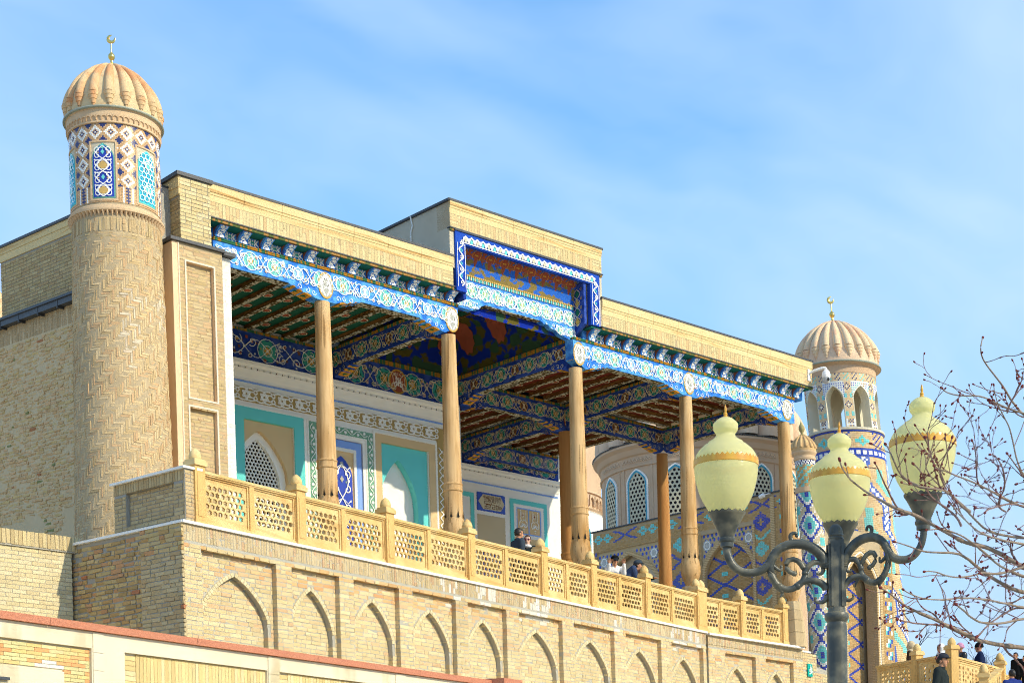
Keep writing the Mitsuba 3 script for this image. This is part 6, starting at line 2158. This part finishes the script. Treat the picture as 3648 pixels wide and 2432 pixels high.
def star_lattice(x0, x1, y0, y1, r=.065):
    P = sbox(x0, y0, x1, y1)
    H = []
    nx = max(1, int(round((x1 - x0) / .95)))
    for k in range(nx):
        cx, cy = x0 + (x1 - x0) * (k + .5) / nx, (y0 + y1) / 2
        w_, h_ = (x1 - x0) / nx / 2 - .10, (y1 - y0) / 2 - .09
        a_ = np.arange(10)
        H.append(Polygon(np.c_[cx + r * np.where(a_ % 2, .75, 1.15) * np.cos(a_ * PI / 5), cy + r * np.where(a_ % 2, .75, 1.15) * np.sin(a_ * PI / 5)]))
        for i, (px_, py_) in enumerate([(-1, 1), (0, 1), (1, 1), (-1, .45), (1, .45), (-.45, .5), (.45, .5), (-1, 0), (1, 0), (-.5, -.5), (.5, -.5), (-1, -.45), (1, -.45), (-1, -1), (0, -1), (1, -1)]):
            n_ = 5
            a2 = np.arange(n_) * 2 * PI / n_ + i
            H.append(Polygon(np.c_[cx + px_ * w_ * .92 + r * .9 * np.cos(a2), cy + py_ * h_ * .9 + r * .9 * np.sin(a2)]))
    return P.difference(unary_union(H))


def stair_run(f, posts, top=1.25, skip=0):
    for s, wd in posts[skip:]:
        post(SB, f, s, wd, top=top - .14 + .04, z0=0.0)
    for (a_, wa), (b_, wb) in zip(posts[:-1], posts[1:]):
        a_, b_ = a_ + wa / 2, b_ - wb / 2
        E(SB + "__top_rail", MB().box((a_, .93, -.21), (b_, .97, -.05)).box((a_, .97, -.24), (b_, 1.03, -.02)), "limestone", f)
        E(SB + "__bottom_rail", MB().box((a_, 0, -.21), (b_, .1, -.05)), "limestone", f)
        E(SB + "__lattice_panel", MB().prism(star_lattice(a_ + .12, b_ - .12, .16, .87), -.16, -.10).prism(sbox(a_, .10, b_, .93).difference(sbox(a_ + .12, .16, b_ - .12, .87)), -.18, -.08), "limestone", f)


stair_run(fa, [(.0, .24), (fa.L - 1.55, .24), (fa.L, .27)], skip=1)

stair_run(fb, [(.0, .27), (fb.L, .26)], skip=1)
stair_run(fc_, [(.2, .22), (fc_.L - .1, .1)])
f4 = wf(15.4, 53.2, 18, 56.5, ZL)
stair_run(f4, [(.0, .25), (3.0, .25)])

# ================================================================ people
ICO = np.array(trimesh.creation.icosphere(subdivisions=1).vertices)
ICO2 = trimesh.creation.icosphere(subdivisions=3)


def bone(*pr):
    return m3.Manifold.hull_points(np.vstack([np.asarray(p) + np.asarray(r) * ICO for p, r in pr]))


def blend(bones, edge=.045, it=6):
    m = m3.Manifold.batch_boolean(bones, m3.OpType.Add).refine_to_length(edge)
    q = m.to_mesh()
    t = trimesh.Trimesh(np.array(q.vert_properties[:, :3]), np.array(q.tri_verts), process=True)
    trimesh.smoothing.filter_taubin(t, iterations=it)
    return np.array(t.vertices), np.array(t.faces)


def person(label, xy, zf, h, yaw, coat, legs="cloth_black", head=None, hair="hair", hat=None, hood=None, lean=0.0, arms=((0, 0), (0, 0)), skin="skin", group=None, coat_len=.0, collar=None, extra=None, head_yaw=0.0, scarf=None, glasses=False, cap_peak=True, puffer=False, bulk=1.0, head_dn=0.0):
    """arms: for (left, right) the angle of the upper arm from hanging (forwards) and the bend of the elbow; lean: forward bend of the trunk."""
    K = thing("person", label, "person", group)
    s = h / 1.72
    cy, sy = math.cos(yaw), math.sin(yaw)

    def pl(p):
        p = np.asarray(p, float) * s
        return world(np.c_[xy[0] + p[:, 0] * cy - p[:, 1] * sy, xy[1] + p[:, 0] * sy + p[:, 1] * cy, zf + p[:, 2]])
    # x forwards, y to the left, z up
    hip = np.array([0, 0, .95])

    def tb(p):         # the trunk bends forward about the hips
        p = np.asarray(p, float) - hip
        c, q = math.cos(lean), math.sin(lean)
        return hip + np.array([p[0] * c + p[2] * q, p[1], -p[0] * q + p[2] * c])
    chest, neck, hd = tb((0.0, 0, 1.27)), tb((.005, 0, 1.46)), tb((.025 + head_dn * .08, 0, 1.60 - head_dn * .05))
    J = {}
    for sd, (ua_, el) in zip((1, -1), arms):
        sh = tb((-.01, sd * .185, 1.395))
        d1 = np.array([math.sin(ua_), sd * .12, -math.cos(ua_)])
        d1 /= np.linalg.norm(d1)
        e = sh + d1 * .29
        d2 = np.array([math.sin(ua_ + el), -sd * .10 * (el > .5), -math.cos(ua_ + el)])
        d2 /= np.linalg.norm(d2)
        w_ = e + d2 * .25
        J[sd] = (sh, e, w_, d2)
    body = [bone((tb((0, .07, .98)), .12), (tb((0, -.07, .98)), .12), (chest, (.12, .16, .14))), bone((chest, (.11, .16, .14)), (tb((0, .13, 1.38)), .07), (tb((0, -.13, 1.38)), .07)), bone((neck - [0, 0, .04], .062), (hd - [0.01, 0, .07], .058))]
    body.append(bone((hd + [0, 0, .03], (.098, .078, .105)), (hd + [.045, 0, -.045], (.055, .055, .06)), (hd + [.055, 0, -.09], (.035, .036, .03))))
    for sd in (1, -1):
        sh, e, w_, d2 = J[sd]
        body += [bone((sh, .062), (e, .045)), bone((e, .045), (w_, .030))]
        pm = w_ + d2 * .085
        side = np.cross(d2, [0, 0, 1.]) + 1e-6
        side /= np.linalg.norm(side)
        body.append(bone((w_, .026), (pm + side * .028, .017), (pm - side * .028, .017)))
        for q in range(4):
            o_ = side * (.033 - .022 * q)
            L_ = (.055, .068, .064, .05)[q]
            body.append(bone((pm + o_ * .95, .0105), (pm + o_ + d2 * L_ * .6, .0095), (pm + o_ + d2 * L_ + np.array([.012, 0, -.012]), .008)))
        body.append(bone((w_ + d2 * .03 + side * .025, .013), (w_ + d2 * .08 + side * .06, .010)))
        hp, kn, an = np.array([0, sd * .09, .93]), np.array([.02, sd * .095, .5]), np.array([-.01, sd * .10, .09])
        body += [bone((hp, .085), (kn, .055)), bone((kn, .055), (an, .04)), bone((an - [0, 0, .04], .04), (an + [.15, 0, -.055], .03))]
    v, f = blend(body, .04)
    scene[K + "__body"] = mikit.ply((pl(v), f), skin, smooth=True)
    # a face: nose, ears, eyes, mouth
    cyh, syh = math.cos(head_yaw), math.sin(head_yaw)
    ph = lambda p: pl(hd + np.c_[p[:, 0] * cyh - p[:, 1] * syh, p[:, 0] * syh + p[:, 1] * cyh, p[:, 2]])
    mbn = MB()
    mbn.add(np.array(ICO2.vertices) * [.022, .014, .03] + [.102, 0, -.015], ICO2.faces)
    for sd in (1, -1):
        mbn.add(np.array(ICO2.vertices) * [.022, .010, .034] + [-.01, sd * .083, -.005], ICO2.faces)
    E(K + "__nose_and_ears", mbn, skin, ph, smooth=True)
    mbe = MB()
    for sd in (1, -1):
        mbe.add(np.array(ICO2.vertices) * [.008, .014, .007] + [.088, sd * .034, .018], ICO2.faces)
        mbe.add(np.array(ICO2.vertices) * [.006, .02, .004] + [.092, sd * .034, .042], ICO2.faces)
    mbe.add(np.array(ICO2.vertices) * [.006, .024, .005] + [.093, 0, -.068], ICO2.faces)
    E(K + "__eyes_and_mouth", mbe, "hair", ph, smooth=True)
    # hair
    if hair:
        V = np.array(ICO2.vertices)
        hv = V * [.113, .092, .118] + [-.012, 0, .034]
        keepf = [fc for fc in ICO2.faces if not (V[fc, 0].mean() > .25 and V[fc, 2].mean() < .42) and V[fc, 2].mean() > -.62]
        E(K + "__hair", MB().add(hv, keepf), hair, ph, smooth=True)
    if hat == "cap":
        mbh = MB()
        V = np.array(ICO2.vertices)
        v2 = V * [.125, .108, .085] + [.005, 0, .075]
        v2[:, 2] = np.maximum(v2[:, 2], .055)
        mbh.add(v2, ICO2.faces)
        if cap_peak:
            mbh.add(V * [.07, .075, .010] + [.105, 0, .060], ICO2.faces)
        E(K + "__cap", mbh, head or "cloth_charcoal", ph, smooth=True)
    if hat == "beanie":
        V = np.array(ICO2.vertices)
        v2 = V * [.120, .102, .125] + [-.005, 0, .045]
        v2[:, 2] = np.maximum(v2[:, 2], .015)
        E(K + "__knitted_hat", MB().add(v2, ICO2.faces).lathe([(.108, .0), (.124, .005), (.124, .045), (.112, .05)], (-.005, 0, .01), 24), head or "cloth_black", ph, smooth=40)
    if hood:
        V = np.array(ICO2.vertices)
        v2 = V * [.135, .122, .15] + [-.022, 0, .022]
        v2 += .010 * (meshkit.noise(v2 * 25) - .5)[:, None] * V
        keepf = [fc for fc in ICO2.faces if not (V[fc, 0].mean() > .62 and abs(V[fc, 2].mean()) < .62)]
        mbh = MB().add(v2, keepf)
        mbh.add(V * [.12, .15, .085] + [-.02, 0, -.14], ICO2.faces)
        E(K + "__headscarf", mbh, hood, ph, smooth=True)
    if scarf:
        V = np.array(ICO2.vertices)
        E(K + "__scarf", MB().add(V * [.10, .115, .06] + [.02, 0, -.16], ICO2.faces), scarf, ph, smooth=True)
    if glasses:
        mbg = MB()
        for sd in (1, -1):
            mbg.add(np.array(ICO2.vertices) * [.008, .034, .027] + [.098, sd * .040, .012], ICO2.faces)
            mbg.tube([(.09, sd * .07, .018), (-.0, sd * .086, .015)], .004, 6)
        mbg.tube([(.103, .015, .018), (.103, -.015, .018)], .004, 6)
        E(K + "__sunglasses", mbg, "glasses", ph, smooth=True)
    # coat over trunk and arms, trousers over legs
    b = bulk
    ct = [bone((tb((0, .07, .90 - coat_len)), .145 * b), (tb((0, -.07, .90 - coat_len)), .145 * b), (chest, (.14 * b, .185 * b, .15))), bone((chest, (.135 * b, .185 * b, .15)), (tb((-.01, .15, 1.39)), .082 * b), (tb((-.01, -.15, 1.39)), .082 * b)), bone((tb((-.015, .10, 1.42)), .06), (tb((-.015, -.10, 1.42)), .06), (neck - [.01, 0, .01], .072))]
    for sd in (1, -1):
        sh, e, w_, d2 = J[sd]
        ct += [bone((sh, .080 * b), (e, .064 * b)), bone((e, .062 * b), (w_ - d2 * .01, .046))]
    v, f = blend(ct, .035, 4)
    v = v + .012 * (meshkit.fbm(v * np.array([9, 9, 16 if not puffer else 26]), 3) - .5)[:, None] * np.array([1, 1, .4])
    kc = K + "__coat"
    scene[kc] = mikit.ply((pl(v), f), coat, smooth=True)
    if collar:
        E(K + "__collar", MB().lathe([(.085, -.03), (.088, .035), (.07, .04), (.07, -.02)], (0, 0, 0), 20), collar, lambda p: pl(np.asarray(p) + neck - [.01, 0, .01]), smooth=40)
    lg = []
    for sd in (1, -1):
        lg += [bone((np.array([0, sd * .08, .95]), .115), (np.array([.02, sd * .095, .5]), .078)), bone((np.array([.02, sd * .095, .5]), .078), (np.array([-.01, sd * .10, .10]), .062))]
    v, f = blend(lg, .06, 3)
    scene[K + "__trousers"] = mikit.ply((pl(v), f), legs, smooth=True)
    if extra:
        extra(K, pl, ph, J, tb)
    return K


ft = 6.2        # terrace floor, in the building's frame
gp = lambda u, v: (B([[u, v, ft]])[0][0], B([[u, v, ft]])[0][1])
zt_ = float(B([[5, 0, ft]])[0][2] - CAMZ) + .0


def at_px(x, y_depth):
    return ((x - 1824) / 6044 * y_depth, y_depth)


def spot(x, s_in):
    """A standing place on the terrace, s_in metres behind the balustrade, at picture column x."""
    lo, hi = 0.0, 19.0
    for _ in range(50):
        m_ = (lo + hi) / 2
        p = fT(np.array([[m_, 7.8, -s_in]]))[0]
        if 1824 + 6044 * p[0] / p[1] < x:
            lo = m_
        else:
            hi = m_
    return p[0], p[1]


ANG = -math.pi / 2
person("man with black hair in a dark slate jacket turning away behind the balustrade", spot(1846, .75), 6.2, 1.76, math.radians(28), "cloth_slate", head_yaw=0.0, collar="cloth_slate", bulk=1.12)
person("brown haired woman in red sunglasses and white scarf looking over the balustrade", spot(1880, .60), 6.2, 1.60, math.radians(-100), "cloth_charcoal", hair="hair_brown", skin="skin_pale", glasses=True, scarf="cloth_white")


def photo_extra(K, pl, ph, J, tb):
    E(K + "__held_camera", MB().box((.13, -.06, -.02), (.19, .06, .05)).tube([(.19, 0, .015), (.25, 0, .015)], .032, 14), "camera_black", ph)
    o = MB()
    for q in range(5):
        o.tube([(.105, -.02 + q * .01, .085), (.106, -.018 + q * .01, .10)], .0035, 5)
    E(K + "__cap_print", o, "line_white", ph)


sx = spot(2190, .85)
person("person in a black cap and white sleeved top holding a camera to the face", sx, 6.2, 1.72, math.radians(-85), "cloth_white", hat="cap", head="cloth_black", arms=((1.0, 1.75), (1.0, 1.75)), extra=photo_extra)
person("bent man in a navy jacket and grey flat cap leaning over the balustrade", spot(2228, .62), 6.2, 1.74, math.radians(8), "cloth_navy2", hat="cap", head="cloth_slate", lean=.42, arms=((.2, .6), (.3, .6)), bulk=1.15, head_dn=.8)
mat("cloth_navy2", (.040, .062, .13))
person("figure in a dark green jacket resting an arm beside the domed post", spot(2262, .80), 6.2, 1.66, math.radians(-60), "cloth_olive", lean=.25, arms=((1.15, .35), (.3, .5)), bulk=1.1, head_dn=.5)
# round the stair head
person("man in a dark flat cap and charcoal jacket walking below the stairs", at_px(3352, 33.0), 3.79 - 1.62, 1.74, math.radians(-28), "cloth_charcoal", hat="cap", head="cloth_slate2", arms=((-.25, .45), (-.15, .35)), collar="cloth_charcoal", bulk=1.1)
mat("cloth_slate2", (.035, .04, .055))


def stair_person(x, y, Y, label, yaw, coat, **k):
    zh = (3050 - y) / 6044 * Y
    return person(label, at_px(x, Y), ZL, (zh - ZL) / .94, yaw, coat, **k)


stair_person(3246, 2302, 51.5, "woman in a beige headscarf behind the stair balustrade beside the tiled minaret", math.radians(150), "cloth_brown", hood="cloth_beige", hair=None)
mat("cloth_brown", (.05, .035, .03))
stair_person(3353, 2310, 51.8, "person in a white hood and teal coat behind the stair corner post", math.radians(200), "cloth_teal", hood="cloth_white", hair=None)
stair_person(3423, 2308, 52.5, "person in a pink knitted hat and shiny black padded coat", math.radians(190), "cloth_shiny", hood=None, hat="beanie", head="cloth_pink", hair=None, puffer=True, bulk=1.2)
mat("cloth_shiny", (.014, .016, .018), rough=.25)
stair_person(3491, 2306, 52.8, "man in a black beanie and dark navy quilted jacket seen from behind", math.radians(165), "cloth_navy", hat="beanie", head="cloth_black", hair=None, puffer=True, bulk=1.12)
stair_person(3622, 2334, 50.5, "grey haired man in a black coat looking down at the right edge", math.radians(215), "cloth_black", head_dn=.6)
stair_person(3652, 2345, 49.5, "person in a black coat cut off by the right edge", math.radians(200), "cloth_black", bulk=1.15)
person("dark haired man in a blue suit seen from behind at the lower right corner", at_px(3606, 45.0), 4.83 - 1.62, 1.72, math.radians(95), "cloth_blue")
mat("cloth_blue", (.03, .05, .22))

# ================================================================ trees
FT = thing("bare_tree", "leafless tree reaching thin budded branches in from the right edge, close by", "tree")
TX, TY = 3.95, 9.2
E(FT + "__trunk", MB().tube([(TX + .1, TY, -1.7), (TX, TY, -.6), (TX - .05, TY, .4), (TX, TY + .05, 1.6), (TX + .1, TY + .1, 3.2)], [.16, .13, .115, .09, .05], 14), "bark", world, smooth=True)
# limbs as they run through the picture: (x, y) there, and their own distance
LIMBS = [(9.0, 1.30, [(1390, 930), (1500, 1010), (1570, 1062), (1700, 1122), (1850, 1192), (2000, 1262), (2150, 1308), (2360, 1335)], 5, 22), (9.3, .3, [(1112, 72), (1180, 200), (1300, 292), (1480, 392), (1640, 455), (1830, 562), (1960, 625), (2130, 672), (2360, 800)], 5, 24),
         (9.35, .4, [(1352, 92), (1420, 242), (1500, 392), (1562, 432)], 4, 9), (8.8, .7, [(1685, 822), (1780, 832), (1870, 858), (1980, 855), (2090, 830), (2200, 835), (2360, 790)], 4, 13), (9.1, .6, [(1480, 625), (1600, 660), (1700, 692), (1900, 702), (2050, 802), (2200, 902), (2360, 965)], 4, 22),
         (8.7, .8, [(1540, 942), (1610, 982), (1800, 1012), (2000, 1002), (2150, 1022), (2360, 1066)], 4, 10), (8.9, .5, [(1895, 1042), (1990, 1122), (2060, 1162), (2200, 1168), (2360, 1138)], 6, 13), (9.2, .6, [(2035, 1262), (2090, 1205), (2150, 1152), (2250, 1088), (2360, 1070)], 5, 9),
         (9.5, .2, [(2077, -745), (2062, -660), (2110, -552), (2200, -432), (2280, -312), (2360, -225)], 4, 14), (9.4, .1, [(1800, -410), (1900, -360), (2060, -350), (2180, -300), (2360, -235)], 4, 11), (9.0, .3, [(2150, -428), (2200, -252), (2260, -122), (2300, 60), (2360, 190)], 3, 11),
         (9.5, .3, [(1422, -30), (1480, 82), (1560, 202), (1680, 262), (1800, 272), (1900, 340), (1990, 420)], 5, 11), (9.4, .3, [(1685, -78), (1730, 50), (1770, 200), (1790, 272)], 4, 6), (9.6, .3, [(1870, -78), (1812, 70), (1790, 172), (1832, 272)], 4, 6), (9.1, .2, [(1608, 102), (1680, 202), (1722, 312), (1832, 400), (1930, 520)], 4, 9),
         (9.0, .5, [(1748, 112), (1900, 182), (2050, 242), (2200, 322), (2360, 392)], 4, 12), (9.2, .4, [(2000, -58), (2030, 72), (2042, 215), (2080, 262)], 4, 6), (9.3, .4, [(2122, 38), (2200, 112), (2222, 232), (2190, 335), (2230, 420)], 4, 7), (9.0, .3, [(2240, 30), (2290, 102), (2330, 162), (2360, 200)], 4, 8), (8.9, .2, [(2340, -510), (2300, -380), (2260, -300), (2240, -240)], 3, 6), (9.1, .7, [(1530, 225), (1640, 250), (1760, 268), (1880, 330), (2000, 450), (2140, 560), (2360, 600)], 4, 12),
         (9.0, .6, [(1695, 545), (1760, 540), (1880, 560), (2020, 640), (2160, 760), (2360, 860)], 4, 11), (8.8, .6, [(1850, 360), (1960, 480), (2060, 560), (2200, 610), (2360, 640)], 4, 10), (8.9, .9, [(1500, 1142), (1620, 1170), (1740, 1180), (1880, 1205)], 5, 7), (9.1, .2, [(1860, 1190), (1820, 1010), (1755, 850)], 5, 3), (9.0, .5, [(2090, 430), (2170, 390), (2270, 372), (2360, 385)], 4, 8)]
buds, limb_n = [], 0


def shoot(p0, d, L_, rad, Y, lev=0):
    """A side branch that forks again."""
    n_ = 7
    P_ = [p0]
    dd = d / np.linalg.norm(d)
    for q in range(n_):
        dd = dd + r5.normal(size=3) * [.16, .08, .16] + [-.01, 0, .03]
        dd /= np.linalg.norm(dd)
        P_.append(P_[-1] + dd * L_ / n_)
    P_ = np.array(P_)
    rr_ = np.linspace(rad, max(rad * .45, .0018), n_ + 1)
    twigs.tube(spl(P_, 20), np.interp(np.linspace(0, 1, 20), np.linspace(0, 1, n_ + 1), rr_) * (1 + .15 * r5.normal(size=20)).clip(.8, 1.3), 6)
    buds.append((P_[-1], dd, .0048))
    for q in range(2, n_):
        if r5.random() < .13:
            e = dd + r5.normal(size=3) * [.6, .3, .6]
            e /= np.linalg.norm(e)
            buds.append((P_[q] + e * rr_[q], e, r5.uniform(.0035, .0055)))
        if lev < 2 and r5.random() < (.36 if lev == 0 else .15):
            e = (P_[q + 1 if q < n_ else q] - P_[q - 1])
            e = e / np.linalg.norm(e) + r5.normal(size=3) * [.5, .25, .5]
            shoot(P_[q], e, L_ * r5.uniform(.35, .65), rr_[q] * .7, Y, lev + 1)
r5 = np.random.default_rng(12)


def bx(x, y, Y):
    sx_, sy_ = 2400 + x / 1.885, 1600 + y / 1.885
    return np.array([(sx_ - 1824) / 6044 * Y, Y, (3050 - sy_) / 6044 * Y])


twigs = MB()
for Y0, dY, pts, r0, r1 in LIMBS:
    n = len(pts)
    Q = np.array([bx(x, y, Y0 + dY * (i / (n - 1) - .5) + .03 * r5.normal()) for i, (x, y) in enumerate(pts)])
    if pts[-1][0] >= 2350:
        end = Q[-1]
        Q = np.vstack([Q, end + (np.array([TX, TY, end[2] - .25]) - end) * .55 + [0, 0, .02], [TX - .03, TY, min(max(end[2] - .45, -.3), 2.6)]])
        rr_ = np.r_[np.linspace(r0, r1, n), r1 * 1.2, r1 * 1.45]
    else:
        rr_ = np.linspace(r0, r1, n)
    S2 = spl(Q, 12 * len(Q))
    rad = np.interp(np.linspace(0, 1, len(S2)), np.linspace(0, 1, len(rr_)), rr_) / 1.885 / 6044 * Y0 * .94
    S2 = S2 + .0022 * (np.array([meshkit.noise(S2 * 16 + 7 * k) for k in range(3)]).T - .5) * 2
    bump = 1 + .28 * (meshkit.noise(np.c_[np.arange(len(S2)) * .31, np.full(len(S2), Y0 * 7), rad * 0]) > .80)
    E(FT + "__branch", MB().tube(S2, rad * bump, 9), "bark" if r1 > 9 else "twig", world, smooth=True)
    buds.append((S2[0], S2[0] - S2[3], rad[0] * 2.3))
    for i in range(10, int(len(S2) * .97), int(r5.integers(12, 20))):
        d0 = S2[i - 1] - S2[min(i + 3, len(S2) - 1)]
        d0 = d0 / np.linalg.norm(d0) + r5.normal(size=3) * [.55, .25, .55]
        if S2[i][0] / S2[i][1] > .228:
            shoot(S2[i], d0, r5.uniform(.10, .34), max(rad[i] * .55, .0026), Y0)
    for i in range(6, int(len(S2) * .95), int(r5.integers(9, 15))):
        d = S2[min(i + 2, len(S2) - 1)] - S2[i]
        d /= np.linalg.norm(d)
        e = r5.normal(size=3) * [1, .5, 1]
        e -= d * e.dot(d)
        e = e / np.linalg.norm(e) - d * .9
        L_ = r5.uniform(.012, .10) if r5.random() < .75 else r5.uniform(.1, .2)
        T_ = np.array([S2[i], S2[i] + e * L_ * .5 + [0, 0, .004], S2[i] + e * L_ * .95 + [0, 0, L_ * .12]])
        if L_ > .03:
            twigs.tube(T_, [min(rad[i] * .6, .0035), .0026, .0020], 6)
        buds.append((T_[-1] if L_ > .03 else S2[i] + e * rad[i] * 1.2, e, r5.uniform(.005, .0075)))
E(FT + "__twigs", twigs, "twig", world, smooth=True, kind="stuff")
mb = MB()
ib = trimesh.creation.icosphere(subdivisions=1)
for c, d, r in buds:
    d = np.asarray(d) / max(np.linalg.norm(d), 1e-9)
    r = min(max(r, .0045), .0085)
    v = np.array(ib.vertices) * r
    mb.add(c + v + d * (v @ d)[:, None] * .8, ib.faces)
E(FT + "__buds", mb, "bud", world, smooth=True, kind="stuff")


def far_tree(label, x, Y, z0, h, seed, spread=.5):
    r = np.random.default_rng(seed)
    K = thing("far_tree", label, "tree")
    X = (x - 1824) / 6044 * Y
    crown, trunk = MB(), MB()

    def grow(p, d, L, rad, lev):
        q = p + d * L * .5 + r.normal(size=3) * L * .05
        e = p + d * L + r.normal(size=3) * L * .06
        (trunk if lev < 2 else crown).tube([p, q, e], [rad, rad * .85, rad * .68], 6 if lev < 2 else 4)
        if lev >= 6:
            return
        for k in range(3 if lev < 5 else 2):
            nd = d + r.normal(size=3) * spread * (.75 if lev else .6)
            nd[2] = abs(nd[2]) * .8 + .15 if lev < 3 else nd[2] + .12
            nd /= np.linalg.norm(nd)
            grow(e if k else q + (e - q) * .5, nd, L * r.uniform(.62, .84), max(rad * .58, .006), lev + 1)
    grow(np.array([X, Y, z0]), np.array([.04, 0, 1.0]), h * .27, h * .020, 0)
    E(K + "__trunk", trunk, "bark_far", world, smooth=True)
    E(K + "__crown", crown, "bark_far", world, smooth=True)


far_tree("far leafless tree behind the headscarves, nearest the tiled minaret", 3300, 84, 3.0, 9.5, 3)
far_tree("far leafless tree behind the pink hat and black beanie", 3440, 88, 3.0, 9.6, 8)
far_tree("low leafless tree behind the men at the right edge", 3590, 92, 2.6, 8.2, 15)
